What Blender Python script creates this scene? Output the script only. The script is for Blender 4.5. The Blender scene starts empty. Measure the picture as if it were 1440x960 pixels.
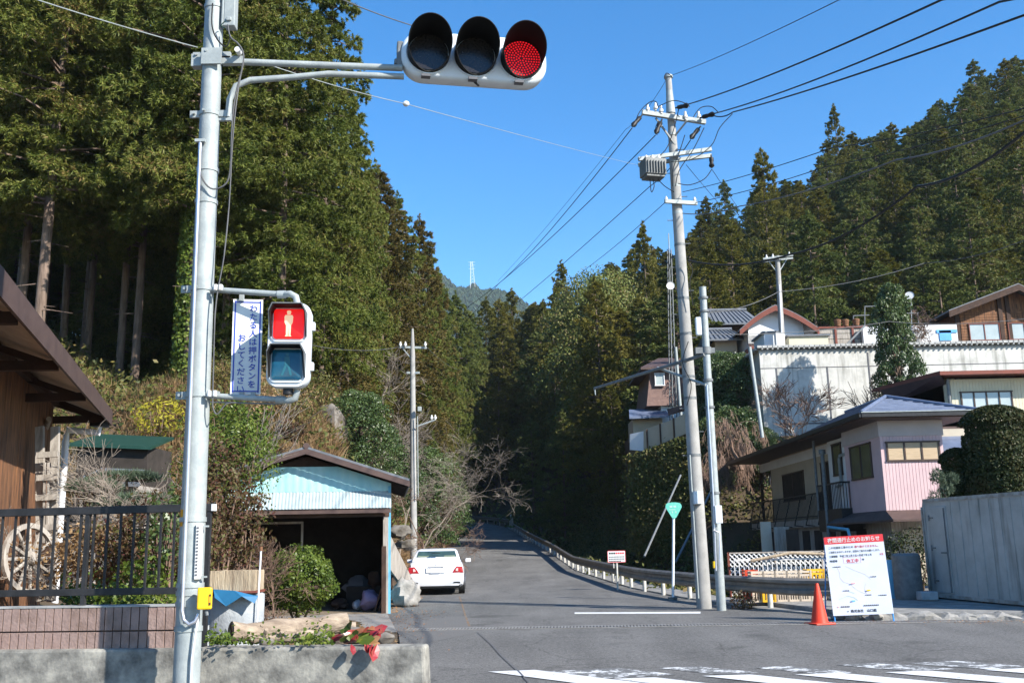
import bpy, math, random
import numpy as np
from mathutils import Vector, Matrix
from mathutils.noise import noise as pnoise

# ------------------------------------------------------------------ camera
SC = bpy.context.scene
F_PX, PITCH, ROLL = 1390.0, math.radians(11.4), -0.0217
CAM = Vector((0, 0, 1.55))
ROT = Matrix.Rotation(math.pi/2 + PITCH, 3, 'X') @ Matrix.Rotation(ROLL, 3, 'Z')
cd = bpy.data.cameras.new('camera'); cd.sensor_width = 36; cd.lens = F_PX/1440*36
cd.clip_start = 0.1; cd.clip_end = 6000
camo = bpy.data.objects.new('camera', cd); SC.collection.objects.link(camo)
camo.matrix_world = Matrix.Translation(CAM) @ ROT.to_4x4()
SC.camera = camo
def at(px, py, Y):
    d = ROT @ Vector(((px-720)/F_PX, (480-py)/F_PX, -1)); return CAM + d*(Y/d.y)
def gr(px, py, z=0.0):
    d = ROT @ Vector(((px-720)/F_PX, (480-py)/F_PX, -1)); return CAM + d*((z-CAM.z)/d.z)

# ------------------------------------------------------------------ light
SUN_EL, SUN_H = math.radians(33), Vector((0.79, -0.613))
SUN_AZ = math.atan2(SUN_H.x, SUN_H.y)
SUNV = Vector((SUN_H.x*math.cos(SUN_EL), SUN_H.y*math.cos(SUN_EL), math.sin(SUN_EL))).normalized()
W = bpy.data.worlds.new('World'); SC.world = W; W.use_nodes = True
nt = W.node_tree; bg = nt.nodes['Background']; sky = nt.nodes.new('ShaderNodeTexSky')
sky.sky_type = 'NISHITA'; sky.sun_disc = False; sky.sun_elevation = SUN_EL; sky.sun_rotation = SUN_AZ
sky.altitude = 500; sky.air_density = 1.0; sky.dust_density = 0.3; sky.ozone_density = 3.0
hs = nt.nodes.new('ShaderNodeHueSaturation'); hs.inputs['Saturation'].default_value = 1.36; nt.links.new(sky.outputs[0], hs.inputs['Color']); nt.links.new(hs.outputs[0], bg.inputs[0]); bg.inputs[1].default_value = 0.128
sl = bpy.data.lights.new('sun', 'SUN'); sl.energy = 4.9; sl.angle = math.radians(0.53); sl.color = (1, .95, .87)
so = bpy.data.objects.new('sun', sl); SC.collection.objects.link(so)
so.rotation_euler = (-SUNV).to_track_quat('-Z', 'Y').to_euler()
SC.view_settings.view_transform = 'Standard'; SC.view_settings.look = 'None'
SC.view_settings.exposure = 1.05; SC.view_settings.gamma = 1.0
SC.cycles.max_bounces = 6; SC.cycles.diffuse_bounces = 2; SC.cycles.transparent_max_bounces = 8
SC.cycles.volume_bounces = 0; SC.cycles.use_denoising = True

# ------------------------------------------------------------------ materials
def mat(name, c1, c2=None, scale=4.0, rough=.75, metal=0, bump=0, bscale=40, stretch=(1, 1, 1), spec=.3,
        c3=None, contrast=(.35, .65), detail=6, coat=0, emit=None, streak=0, streakc=(.08, .08, .07)):
    m = bpy.data.materials.new(name); m.use_nodes = True; t = m.node_tree; N = t.nodes; L = t.links
    b = N['Principled BSDF']; b.inputs['Roughness'].default_value = rough; b.inputs['Metallic'].default_value = metal
    b.inputs['Specular IOR Level'].default_value = spec
    if coat: b.inputs['Coat Weight'].default_value = coat; b.inputs['Coat Roughness'].default_value = .05
    tc = N.new('ShaderNodeTexCoord')
    if c2 is None: c2 = tuple(v*.82 for v in c1)
    mp = N.new('ShaderNodeMapping'); mp.inputs['Scale'].default_value = stretch; L.new(tc.outputs['Object'], mp.inputs[0])
    n = N.new('ShaderNodeTexNoise'); n.inputs['Scale'].default_value = scale; n.inputs['Detail'].default_value = detail
    n.inputs['Roughness'].default_value = .62; L.new(mp.outputs[0], n.inputs[0])
    r = N.new('ShaderNodeValToRGB'); L.new(n.outputs[0], r.inputs[0])
    r.color_ramp.elements[0].position = contrast[0]; r.color_ramp.elements[0].color = (*c1, 1)
    r.color_ramp.elements[1].position = contrast[1]; r.color_ramp.elements[1].color = (*c2, 1)
    if c3:
        e = r.color_ramp.elements.new((contrast[0]+contrast[1])/2); e.color = (*c3, 1)
    out = r.outputs[0]
    if streak:
        mp2 = N.new('ShaderNodeMapping'); mp2.inputs['Scale'].default_value = (1.6, 1.6, .16); L.new(tc.outputs['Object'], mp2.inputs[0])
        n2 = N.new('ShaderNodeTexNoise'); n2.inputs['Scale'].default_value = 2.2; n2.inputs['Detail'].default_value = 8; L.new(mp2.outputs[0], n2.inputs[0])
        r2 = N.new('ShaderNodeValToRGB'); L.new(n2.outputs[0], r2.inputs[0]); r2.color_ramp.elements[0].position = .52; r2.color_ramp.elements[1].position = .74
        r2.color_ramp.elements[1].color = (streak,)*3+(1,)
        mx = N.new('ShaderNodeMix'); mx.data_type = 'RGBA'; L.new(r2.outputs[0], mx.inputs[0]); L.new(out, mx.inputs[6]); mx.inputs[7].default_value = (*streakc, 1)
        out = mx.outputs[2]
    L.new(out, b.inputs['Base Color'])
    if emit: b.inputs['Emission Color'].default_value = (*emit[:3], 1); b.inputs['Emission Strength'].default_value = emit[3]
    if bump:
        nb = N.new('ShaderNodeTexNoise'); nb.inputs['Scale'].default_value = bscale; nb.inputs['Detail'].default_value = 5; L.new(mp.outputs[0], nb.inputs[0])
        bp = N.new('ShaderNodeBump'); bp.inputs['Strength'].default_value = bump; bp.inputs['Distance'].default_value = .02
        L.new(nb.outputs[0], bp.inputs['Height']); L.new(bp.outputs[0], b.inputs['Normal'])
    return m

def leafmat(name, cols, scale=.5, trans=.25, rough=.55, spec=.25, hue_obj=.0):
    """foliage: tone varies by leaf (random per island), by clump (noise) and by tree (object random)"""
    m = bpy.data.materials.new(name); m.use_nodes = True; t = m.node_tree; N = t.nodes; L = t.links
    b = N['Principled BSDF']; b.inputs['Roughness'].default_value = rough; b.inputs['Specular IOR Level'].default_value = spec
    g = N.new('ShaderNodeNewGeometry'); tc = N.new('ShaderNodeTexCoord'); oi = N.new('ShaderNodeObjectInfo')
    n = N.new('ShaderNodeTexNoise'); n.inputs['Scale'].default_value = scale; n.inputs['Detail'].default_value = 3; L.new(tc.outputs['Object'], n.inputs[0])
    def ma(op, a, bb):
        x = N.new('ShaderNodeMath'); x.operation = op
        for i, v in enumerate((a, bb)):
            if isinstance(v, (int, float)): x.inputs[i].default_value = v
            else: L.new(v, x.inputs[i])
        return x.outputs[0]
    v = ma('ADD', ma('MULTIPLY', g.outputs['Random Per Island'], .42), ma('MULTIPLY', n.outputs[0], .9))
    v = ma('ADD', v, ma('MULTIPLY', oi.outputs['Random'], hue_obj))
    v = ma('SUBTRACT', v, .16+hue_obj/2)
    r = N.new('ShaderNodeValToRGB'); L.new(v, r.inputs[0])
    els = r.color_ramp.elements
    for i, c in enumerate(cols):
        p = .18+.64*i/(len(cols)-1)
        e = els[i] if i < 2 else els.new(p)
        e.position = p; e.color = (*c, 1)
    L.new(r.outputs[0], b.inputs['Base Color'])
    tr = N.new('ShaderNodeBsdfTranslucent'); L.new(r.outputs[0], tr.inputs[0]); mx = N.new('ShaderNodeMixShader'); mx.inputs[0].default_value = trans
    L.new(b.outputs[0], mx.inputs[1]); L.new(tr.outputs[0], mx.inputs[2]); L.new(mx.outputs[0], N['Material Output'].inputs[0])
    return m

M = {}
M['galv'] = mat('galvanised steel', (.27, .30, .30), (.36, .39, .38), 9, .6, .12, bump=.1, bscale=60, streak=.6, streakc=(.25, .26, .24))
M['galv_dark'] = mat('weathered and shade toned galvanised steel', (.13, .14, .145), (.20, .21, .21), 8, .6, .2)
M['conduit'] = mat('bright steel conduit', (.62, .62, .66), (.5, .5, .54), 5, .3, .7)
M['cable'] = mat('black cable', (.02, .02, .02), rough=.6)
M['cable_grey'] = mat('grey cable', (.12, .12, .12), rough=.6)
M['ceramic'] = mat('white ceramic', (.75, .74, .7), rough=.25, spec=.5)
M['white_paint'] = mat('white signal paint', (.72, .76, .78), (.62, .67, .69), 3, .35, spec=.5, bump=.03)
M['hood_black'] = mat('matt black hood paint', (.012, .012, .012), rough=.7, spec=.2)
M['lens_dark'] = mat('dark lens', (.012, .01, .01), (.03, .025, .02), 60, .2, spec=.5)
M['lens_red'] = mat('lit red lens', (.035, .003, .004), rough=.4, emit=(1, .005, .012, .02))
M['led_red'] = mat('red lamp diode', (.3, .01, .01), rough=.4, emit=(1, .012, .025, .42))
M['ped_red'] = mat('lit red pedestrian lens', (.55, .012, .012), rough=.35, emit=(1, .012, .012, .35))
M['ped_man'] = mat('lit pale figure', (.8, .55, .35), rough=.4, emit=(1, .62, .35, .3))
M['ped_blue'] = mat('unlit blue green lens', (.005, .05, .10), (.01, .09, .15), 6, .12, spec=.6)
M['ped_ghost'] = mat('unlit figure in lens', (.03, .13, .17), rough=.2)
M['sign_white'] = mat('white enamel sign', (.72, .71, .68), (.64, .63, .6), 5, .4, spec=.4)
M['sign_blue'] = mat('blue sign paint', (.04, .08, .42), rough=.45)
M['yellow'] = mat('yellow enamel', (.85, .52, .01), (.78, .46, .01), 6, .4, spec=.4)
M['orange_label'] = mat('orange label', (.75, .33, .02), rough=.6)
M['black'] = mat('black paint', (.015, .015, .016), (.03, .03, .032), 8, .45)
M['ink'] = mat('black ink', (.03, .03, .03), rough=.7)
M['ink_grey'] = mat('dark grey ink', (.12, .12, .13), rough=.7)
M['ink_red'] = mat('red ink', (.75, .05, .06), rough=.6)
M['ink_map'] = mat('pale red map line', (.75, .35, .36), rough=.6)
M['ink_blue'] = mat('pale blue ink', (.12, .4, .8), rough=.6)
M['red_header'] = mat('red sign header', (.72, .05, .055), (.66, .05, .055), 4, .5)
M['board_white'] = mat('white notice board', (.70, .73, .80), (.64, .68, .76), 3, .45)
M['blue_pipe'] = mat('bright blue pipe', (.05, .3, .72), rough=.4)
M['cone'] = mat('red orange cone plastic', (.72, .06, .025), (.62, .05, .025), 8, .5)
M['teal'] = mat('faded teal sign', (.10, .46, .36), (.16, .52, .42), 12, .5)
M['concrete'] = mat('old concrete', (.36, .34, .29), (.10, .095, .085), 6, .95, bump=.3, bscale=30, c3=(.22, .21, .185), streak=.55, contrast=(.36, .66), detail=12)
M['concrete_pole'] = mat('concrete pole', (.36, .35, .33), (.27, .265, .25), 3, .85, bump=.15, bscale=60, streak=.25)
M['concrete_wall'] = mat('pale concrete wall', (.60, .585, .54), (.40, .39, .355), 1.1, .9, bump=.15, bscale=12, streak=.9, streakc=(.20, .195, .17), c3=(.54, .53, .49))
M['stone_light'] = mat('coping stone', (.42, .42, .40), (.26, .26, .25), 5, .9, bump=.3, bscale=20)
M['tile_block'] = mat('brown block facing', (.27, .18, .15), (.20, .135, .11), 3, .85, bump=.3, bscale=50, c3=(.30, .21, .18))
M['grout'] = mat('block joint', (.09, .06, .05), rough=.95)
M['asphalt'] = None
M['kerb'] = mat('worn kerb concrete', (.30, .29, .27), (.17, .165, .155), 4, .95, bump=.5, bscale=25)
M['paint'] = None
M['wood_warm'] = mat('warm stained timber', (.26, .12, .055), (.07, .038, .024), 5, .8, bump=.4, bscale=18, stretch=(3, 3, .35))
M['wood_dark'] = mat('dark brown timber', (.075, .042, .028), (.04, .024, .018), 3, .8, bump=.3, bscale=20)
M['wood_grey'] = mat('weathered grey timber', (.42, .38, .33), (.24, .21, .18), 4, .9, bump=.5, bscale=22, stretch=(4, 4, .5))
M['wood_pale'] = mat('pale split timber', (.50, .40, .27), (.28, .21, .14), 5, .85, bump=.5, bscale=25, stretch=(4, 4, .6), streak=.6, streakc=(.12, .1, .08))
M['log'] = mat('weathered log wood', (.42, .33, .24), (.20, .15, .11), 5, .9, bump=.8, bscale=14, stretch=(.5, 3, 3))
M['bark'] = mat('conifer bark', (.17, .125, .095), (.075, .055, .045), 3, .95, bump=.9, bscale=14, stretch=(3, 3, .4))
M['bark_pale'] = mat('pale conifer bark', (.22, .16, .125), (.10, .07, .052), 3, .95, bump=.9, bscale=14, stretch=(3, 3, .4))
M['twig'] = mat('bare twig bark', (.30, .25, .20), (.17, .14, .115), 3, .9)
M['twig_brown'] = mat('brown twig bark', (.22, .14, .10), (.13, .085, .06), 3, .9)
M['roof_brown'] = mat('brown painted roof metal', (.10, .065, .055), (.07, .045, .04), 4, .6)
M['corr_under'] = mat('pale corrugated underside', (.72, .62, .52), (.60, .50, .42), 3, .85)  # lightened to include light bounced up from the ground
M['cyan'] = mat('faded cyan corrugated sheet', (.26, .54, .58), (.38, .62, .63), 2, .55, stretch=(1, 1, .4), streak=.25, streakc=(.5, .68, .66))
M['corr_grey'] = mat('grey corrugated sheet', (.42, .50, .51), (.34, .41, .42), 3, .5, .2, streak=.3, streakc=(.25, .24, .2))
M['blue_edge'] = mat('blue corrugated sheet', (.10, .34, .50), (.16, .42, .58), 3, .6)
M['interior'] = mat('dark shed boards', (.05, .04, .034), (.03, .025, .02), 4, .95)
M['pvc'] = mat('white downpipe', (.74, .74, .76), rough=.4, spec=.4)
M['green_roof'] = mat('green painted tin', (.012, .045, .032), (.02, .06, .045), 4, .5)
M['tile_grey'] = mat('grey roof tile', (.17, .18, .20), (.11, .12, .13), 6, .5)
M['tile_blue'] = mat('blue grey roof tile', (.15, .18, .26), (.10, .125, .19), 3, .4, spec=.5)
M['frieze'] = mat('pale mauve frieze', (.46, .40, .39), (.41, .36, .35), 2, .8)
M['pink'] = mat('pale pink siding', (.60, .43, .43), (.54, .385, .39), 2, .8)
M['cream'] = mat('cream render', (.50, .43, .33), (.44, .38, .29), 2, .85)
M['cream_pale'] = mat('pale cream siding', (.62, .58, .42), (.56, .52, .38), 2, .8)
M['white_wall'] = mat('white plaster', (.74, .75, .76), (.68, .69, .70), 2, .8)
M['maroon'] = mat('maroon verge board', (.20, .055, .035), (.15, .045, .03), 4, .6)
M['shingle'] = mat('brown mansard shingle', (.22, .14, .115), (.16, .10, .085), 5, .8)
M['glass'] = mat('dark window glass', (.05, .06, .07), (.03, .035, .04), 2, .08, spec=.8)
M['glass_pale'] = mat('pale reflecting glass', (.42, .47, .46), (.34, .39, .38), 1.5, .1, spec=.8)
M['blind'] = mat('bamboo blind', (.50, .38, .25), (.40, .30, .19), 6, .8, stretch=(.6, .6, 9))
M['frame_brown'] = mat('bronze window frame', (.07, .045, .035), rough=.45)
M['container'] = mat('stained white container panel', (.46, .455, .43), (.36, .355, .33), 2, .6, streak=.95, streakc=(.09, .09, .075))
M['container_rim'] = mat('container rim', (.40, .40, .38), (.22, .2, .17), 5, .6)
M['crate_beige'] = mat('beige crate plastic', (.55, .46, .36), (.48, .40, .31), 4, .5)
M['crate_red'] = mat('red crate plastic', (.55, .06, .02), rough=.5)
M['crate_yellow'] = mat('yellow crate plastic', (.75, .42, .02), rough=.5)
M['rail'] = mat('weathered guardrail steel', (.25, .225, .195), (.16, .14, .12), 3, .6, .15, streak=.4, streakc=(.09, .07, .055))
M['post'] = mat('off white post paint', (.58, .56, .50), (.42, .39, .33), 8, .6)
M['tarp'] = mat('blue tarpaulin', (.02, .12, .24), (.03, .17, .32), 4, .5)
M['basin'] = mat('concrete basin', (.42, .44, .45), (.28, .30, .31), 5, .9, bump=.3)
M['rock'] = mat('grey brown rock', (.19, .155, .12), (.07, .058, .045), 1.6, .95, bump=1, bscale=5, c3=(.20, .18, .155))
M['rock_pale'] = mat('pale rock', (.36, .34, .31), (.20, .19, .17), 4, .95, bump=1, bscale=10)
M['soil'] = None
M['car'] = mat('white car paint', (.78, .78, .80), (.76, .76, .78), 2, .25, spec=.5, coat=1)
M['tyre'] = mat('tyre rubber', (.02, .02, .02), rough=.8)
M['rim'] = mat('alloy', (.5, .5, .52), rough=.3, metal=.8)
M['tail'] = mat('red tail lamp', (.42, .015, .02), rough=.15, spec=.6)
M['tail_clear'] = mat('clear lamp', (.75, .55, .52), rough=.15, spec=.6)
M['car_glass'] = mat('tinted car glass', (.025, .045, .045), (.05, .09, .075), 3, .06, spec=.9)
M['bag_white'] = mat('white plastic sack', (.6, .6, .62), (.45, .44, .47), 6, .5)
M['bag_purple'] = mat('lilac plastic sack', (.30, .24, .36), (.22, .17, .27), 6, .5)
M['rust'] = mat('rusty boards', (.25, .12, .06), (.12, .06, .035), 5, .9)
M['insul_dark'] = mat('dark insulator sleeve', (.02, .018, .016), rough=.5)
M['trafo'] = mat('grey transformer steel', (.19, .20, .20), (.12, .125, .12), 3, .55, .2, streak=.5)
# foliage
M['hinoki'] = leafmat('cypress foliage', [(.036, .058, .010), (.082, .112, .018), (.138, .165, .028), (.19, .20, .042), (.24, .16, .06)], .35, .28, hue_obj=.12)
M['hinoki_far'] = leafmat('green conifer foliage', [(.040, .060, .016), (.080, .108, .024), (.125, .155, .034), (.17, .185, .042), (.2, .14, .06)], .3, .22, hue_obj=.15)
M['sugi'] = leafmat('cedar foliage', [(.055, .060, .010), (.11, .112, .016), (.17, .155, .024), (.22, .18, .032)], .35, .22, hue_obj=.25)
M['sugi_brown'] = leafmat('winter brown cedar foliage', [(.055, .060, .014), (.10, .085, .02), (.15, .11, .03), (.20, .14, .045)], .35, .22, hue_obj=.15)
M['broad'] = leafmat('broadleaf evergreen foliage', [(.026, .050, .014), (.050, .084, .024), (.086, .126, .036), (.132, .162, .054)], .4, .2, rough=.4, spec=.4)
M['mountain_leaf'] = leafmat('distant mountain forest', [(.012, .028, .014), (.022, .045, .022), (.036, .062, .03), (.055, .075, .036)], .02, .1)
M['bush'] = leafmat('garden bush leaves', [(.03, .055, .01), (.07, .11, .016), (.12, .16, .024), (.20, .22, .04)], 2.0, .25, rough=.4)
M['bush_yellow'] = leafmat('yellow leaves', [(.20, .19, .02), (.36, .32, .03), (.5, .42, .04)], 2.0, .35)
M['under'] = leafmat('undergrowth leaves', [(.035, .045, .012), (.07, .09, .02), (.13, .12, .03), (.20, .14, .05)], .5, .25)
M['dry'] = leafmat('dry grass', [(.14, .08, .035), (.24, .15, .07), (.34, .22, .11), (.42, .31, .17)], .6, .3)
M['redleaf'] = leafmat('dark red leaves', [(.05, .014, .014), (.06, .06, .018), (.11, .035, .03), (.10, .10, .03), (.14, .13, .04)], 3, .3)
M['pinkleaf'] = leafmat('crimson fleshy leaves', [(.18, .015, .02), (.33, .035, .04), (.40, .12, .07), (.30, .26, .10)], 5, .2, rough=.3, spec=.5)
M['pine'] = leafmat('blue green pine needles', [(.05, .08, .045), (.09, .125, .075), (.15, .18, .12)], 1.5, .15)
M['palm'] = leafmat('palm fronds', [(.035, .055, .015), (.06, .09, .022), (.11, .12, .035)], 1, .2, rough=.35, spec=.5)
M['topiary'] = leafmat('clipped yew leaves', [(.012, .022, .006), (.022, .038, .009), (.045, .05, .014), (.07, .055, .02)], 2, .15)
M['litter'] = leafmat('orange fallen leaves', [(.25, .10, .03), (.38, .16, .05), (.45, .24, .09)], 1, .1)

def asphalt():
    m = mat('asphalt', (.135, .130, .122), (.185, .178, .167), .35, .9, bump=.55, bscale=120, c3=(.158, .152, .142), contrast=(.3, .7))
    t = m.node_tree; N = t.nodes; L = t.links; b = N['Principled BSDF']; src = b.inputs['Base Color'].links[0].from_socket
    tc = N.new('ShaderNodeTexCoord')
    n = N.new('ShaderNodeTexNoise'); n.inputs['Scale'].default_value = 38; n.inputs['Detail'].default_value = 6; n.inputs['Roughness'].default_value = .85; L.new(tc.outputs['Object'], n.inputs[0])
    r = N.new('ShaderNodeValToRGB'); r.color_ramp.elements[0].position = .40; r.color_ramp.elements[0].color = (.5, .5, .5, 1); r.color_ramp.elements[1].position = .62; r.color_ramp.elements[1].color = (1.45, 1.45, 1.45, 1); L.new(n.outputs[0], r.inputs[0])
    mx = N.new('ShaderNodeMix'); mx.data_type = 'RGBA'; mx.blend_type = 'MULTIPLY'; mx.inputs[0].default_value = 1; L.new(src, mx.inputs[6]); L.new(r.outputs[0], mx.inputs[7])
    # long oily wear streaks and patches
    mp = N.new('ShaderNodeMapping'); mp.inputs['Scale'].default_value = (.9, .16, 1); mp.inputs['Rotation'].default_value = (0, 0, .12); L.new(tc.outputs['Object'], mp.inputs[0])
    n2 = N.new('ShaderNodeTexNoise'); n2.inputs['Scale'].default_value = 1.3; n2.inputs['Detail'].default_value = 7; L.new(mp.outputs[0], n2.inputs[0])
    r2 = N.new('ShaderNodeValToRGB'); r2.color_ramp.elements[0].position = .36; r2.color_ramp.elements[0].color = (.86, .86, .86, 1); r2.color_ramp.elements[1].position = .58; r2.color_ramp.elements[1].color = (1.06, 1.06, 1.06, 1); L.new(n2.outputs[0], r2.inputs[0])
    m2 = N.new('ShaderNodeMix'); m2.data_type = 'RGBA'; m2.blend_type = 'MULTIPLY'; m2.inputs[0].default_value = 1; L.new(mx.outputs[2], m2.inputs[6]); L.new(r2.outputs[0], m2.inputs[7])
    # hairline cracks
    v = N.new('ShaderNodeTexVoronoi'); v.feature = 'DISTANCE_TO_EDGE'; v.inputs['Scale'].default_value = .38
    n3 = N.new('ShaderNodeTexNoise'); n3.inputs['Scale'].default_value = 2.5; n3.inputs['Detail'].default_value = 6; L.new(tc.outputs['Object'], n3.inputs[0])
    ad = N.new('ShaderNodeMix'); ad.data_type = 'RGBA'; ad.blend_type = 'ADD'; ad.inputs[0].default_value = .5; L.new(tc.outputs['Object'], ad.inputs[6]); L.new(n3.outputs[1], ad.inputs[7]); L.new(ad.outputs[2], v.inputs['Vector'])
    r3 = N.new('ShaderNodeValToRGB'); r3.color_ramp.elements[0].position = .0; r3.color_ramp.elements[0].color = (.45, .45, .45, 1); r3.color_ramp.elements[1].position = .010; r3.color_ramp.elements[1].color = (1, 1, 1, 1); L.new(v.outputs['Distance'], r3.inputs[0])
    m3 = N.new('ShaderNodeMix'); m3.data_type = 'RGBA'; m3.blend_type = 'MULTIPLY'; m3.inputs[0].default_value = .6; L.new(m2.outputs[2], m3.inputs[6]); L.new(r3.outputs[0], m3.inputs[7])
    # coarser mottling and a few oily blotches
    last = m3.outputs[2]
    for sc_, p0, c0, p1, c1 in ((14, .38, .84, .62, 1.16), (.9, .30, .66, .40, 1.0)):
        n4 = N.new('ShaderNodeTexNoise'); n4.inputs['Scale'].default_value = sc_; n4.inputs['Detail'].default_value = 5; L.new(tc.outputs['Object'], n4.inputs[0])
        r4 = N.new('ShaderNodeValToRGB'); e4 = r4.color_ramp.elements; e4[0].position = p0; e4[0].color = (c0, c0, c0, 1); e4[1].position = p1; e4[1].color = (c1, c1, c1, 1); L.new(n4.outputs[0], r4.inputs[0])
        m4 = N.new('ShaderNodeMix'); m4.data_type = 'RGBA'; m4.blend_type = 'MULTIPLY'; m4.inputs[0].default_value = 1; L.new(last, m4.inputs[6]); L.new(r4.outputs[0], m4.inputs[7]); last = m4.outputs[2]
    L.new(last, b.inputs['Base Color'])
    return m
M['asphalt'] = asphalt()
def roadpaint():
    m = mat('worn white road paint', (.70, .70, .69), (.60, .60, .59), 3, .8, bump=.3, bscale=60)
    t = m.node_tree; N = t.nodes; L = t.links; b = N['Principled BSDF']; src = b.inputs['Base Color'].links[0].from_socket
    tc = N.new('ShaderNodeTexCoord'); n = N.new('ShaderNodeTexNoise'); n.inputs['Scale'].default_value = 9; n.inputs['Detail'].default_value = 8; n.inputs['Roughness'].default_value = .75; L.new(tc.outputs['Object'], n.inputs[0])
    r = N.new('ShaderNodeValToRGB'); r.color_ramp.elements[0].position = .60; r.color_ramp.elements[1].position = .64; L.new(n.outputs[0], r.inputs[0])
    mx = N.new('ShaderNodeMix'); mx.data_type = 'RGBA'; L.new(r.outputs[0], mx.inputs[0]); L.new(src, mx.inputs[6]); mx.inputs[7].default_value = (.14, .14, .135, 1); L.new(mx.outputs[2], b.inputs['Base Color'])
    m2 = m.copy(); m2.name = 'nearly worn away road paint'; [x for x in m2.node_tree.nodes if x.type == 'TEX_NOISE'][-1].inputs['Scale'].default_value = 4.5; e = [x for x in m2.node_tree.nodes if x.type == 'VALTORGB'][-1].color_ramp.elements; e[0].position = .44; e[1].position = .50
    return m, m2
M['paint'], M['paint_worn'] = roadpaint()
M['soil'] = mat('hillside soil and moss', (.065, .045, .028), (.045, .050, .022), .5, 1, bump=1, bscale=6, c3=(.09, .065, .042), contrast=(.3, .7), detail=9)
M['litter_ground'] = mat('leaf covered verge', (.26, .14, .07), (.20, .17, .14), 2.5, 1, bump=.6, bscale=30, c3=(.18, .13, .09))
M['garden_soil'] = mat('pale garden soil', (.26, .21, .15), (.15, .115, .08), 1.5, 1, bump=.8, bscale=20)
M['grate'] = mat('steel drain grate', (.34, .33, .31), (.22, .2, .18), 5, .6, .3)
M['apron'] = mat('concrete apron', (.28, .265, .24), (.18, .17, .155), 1.5, .95, bump=.3, bscale=30)

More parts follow.
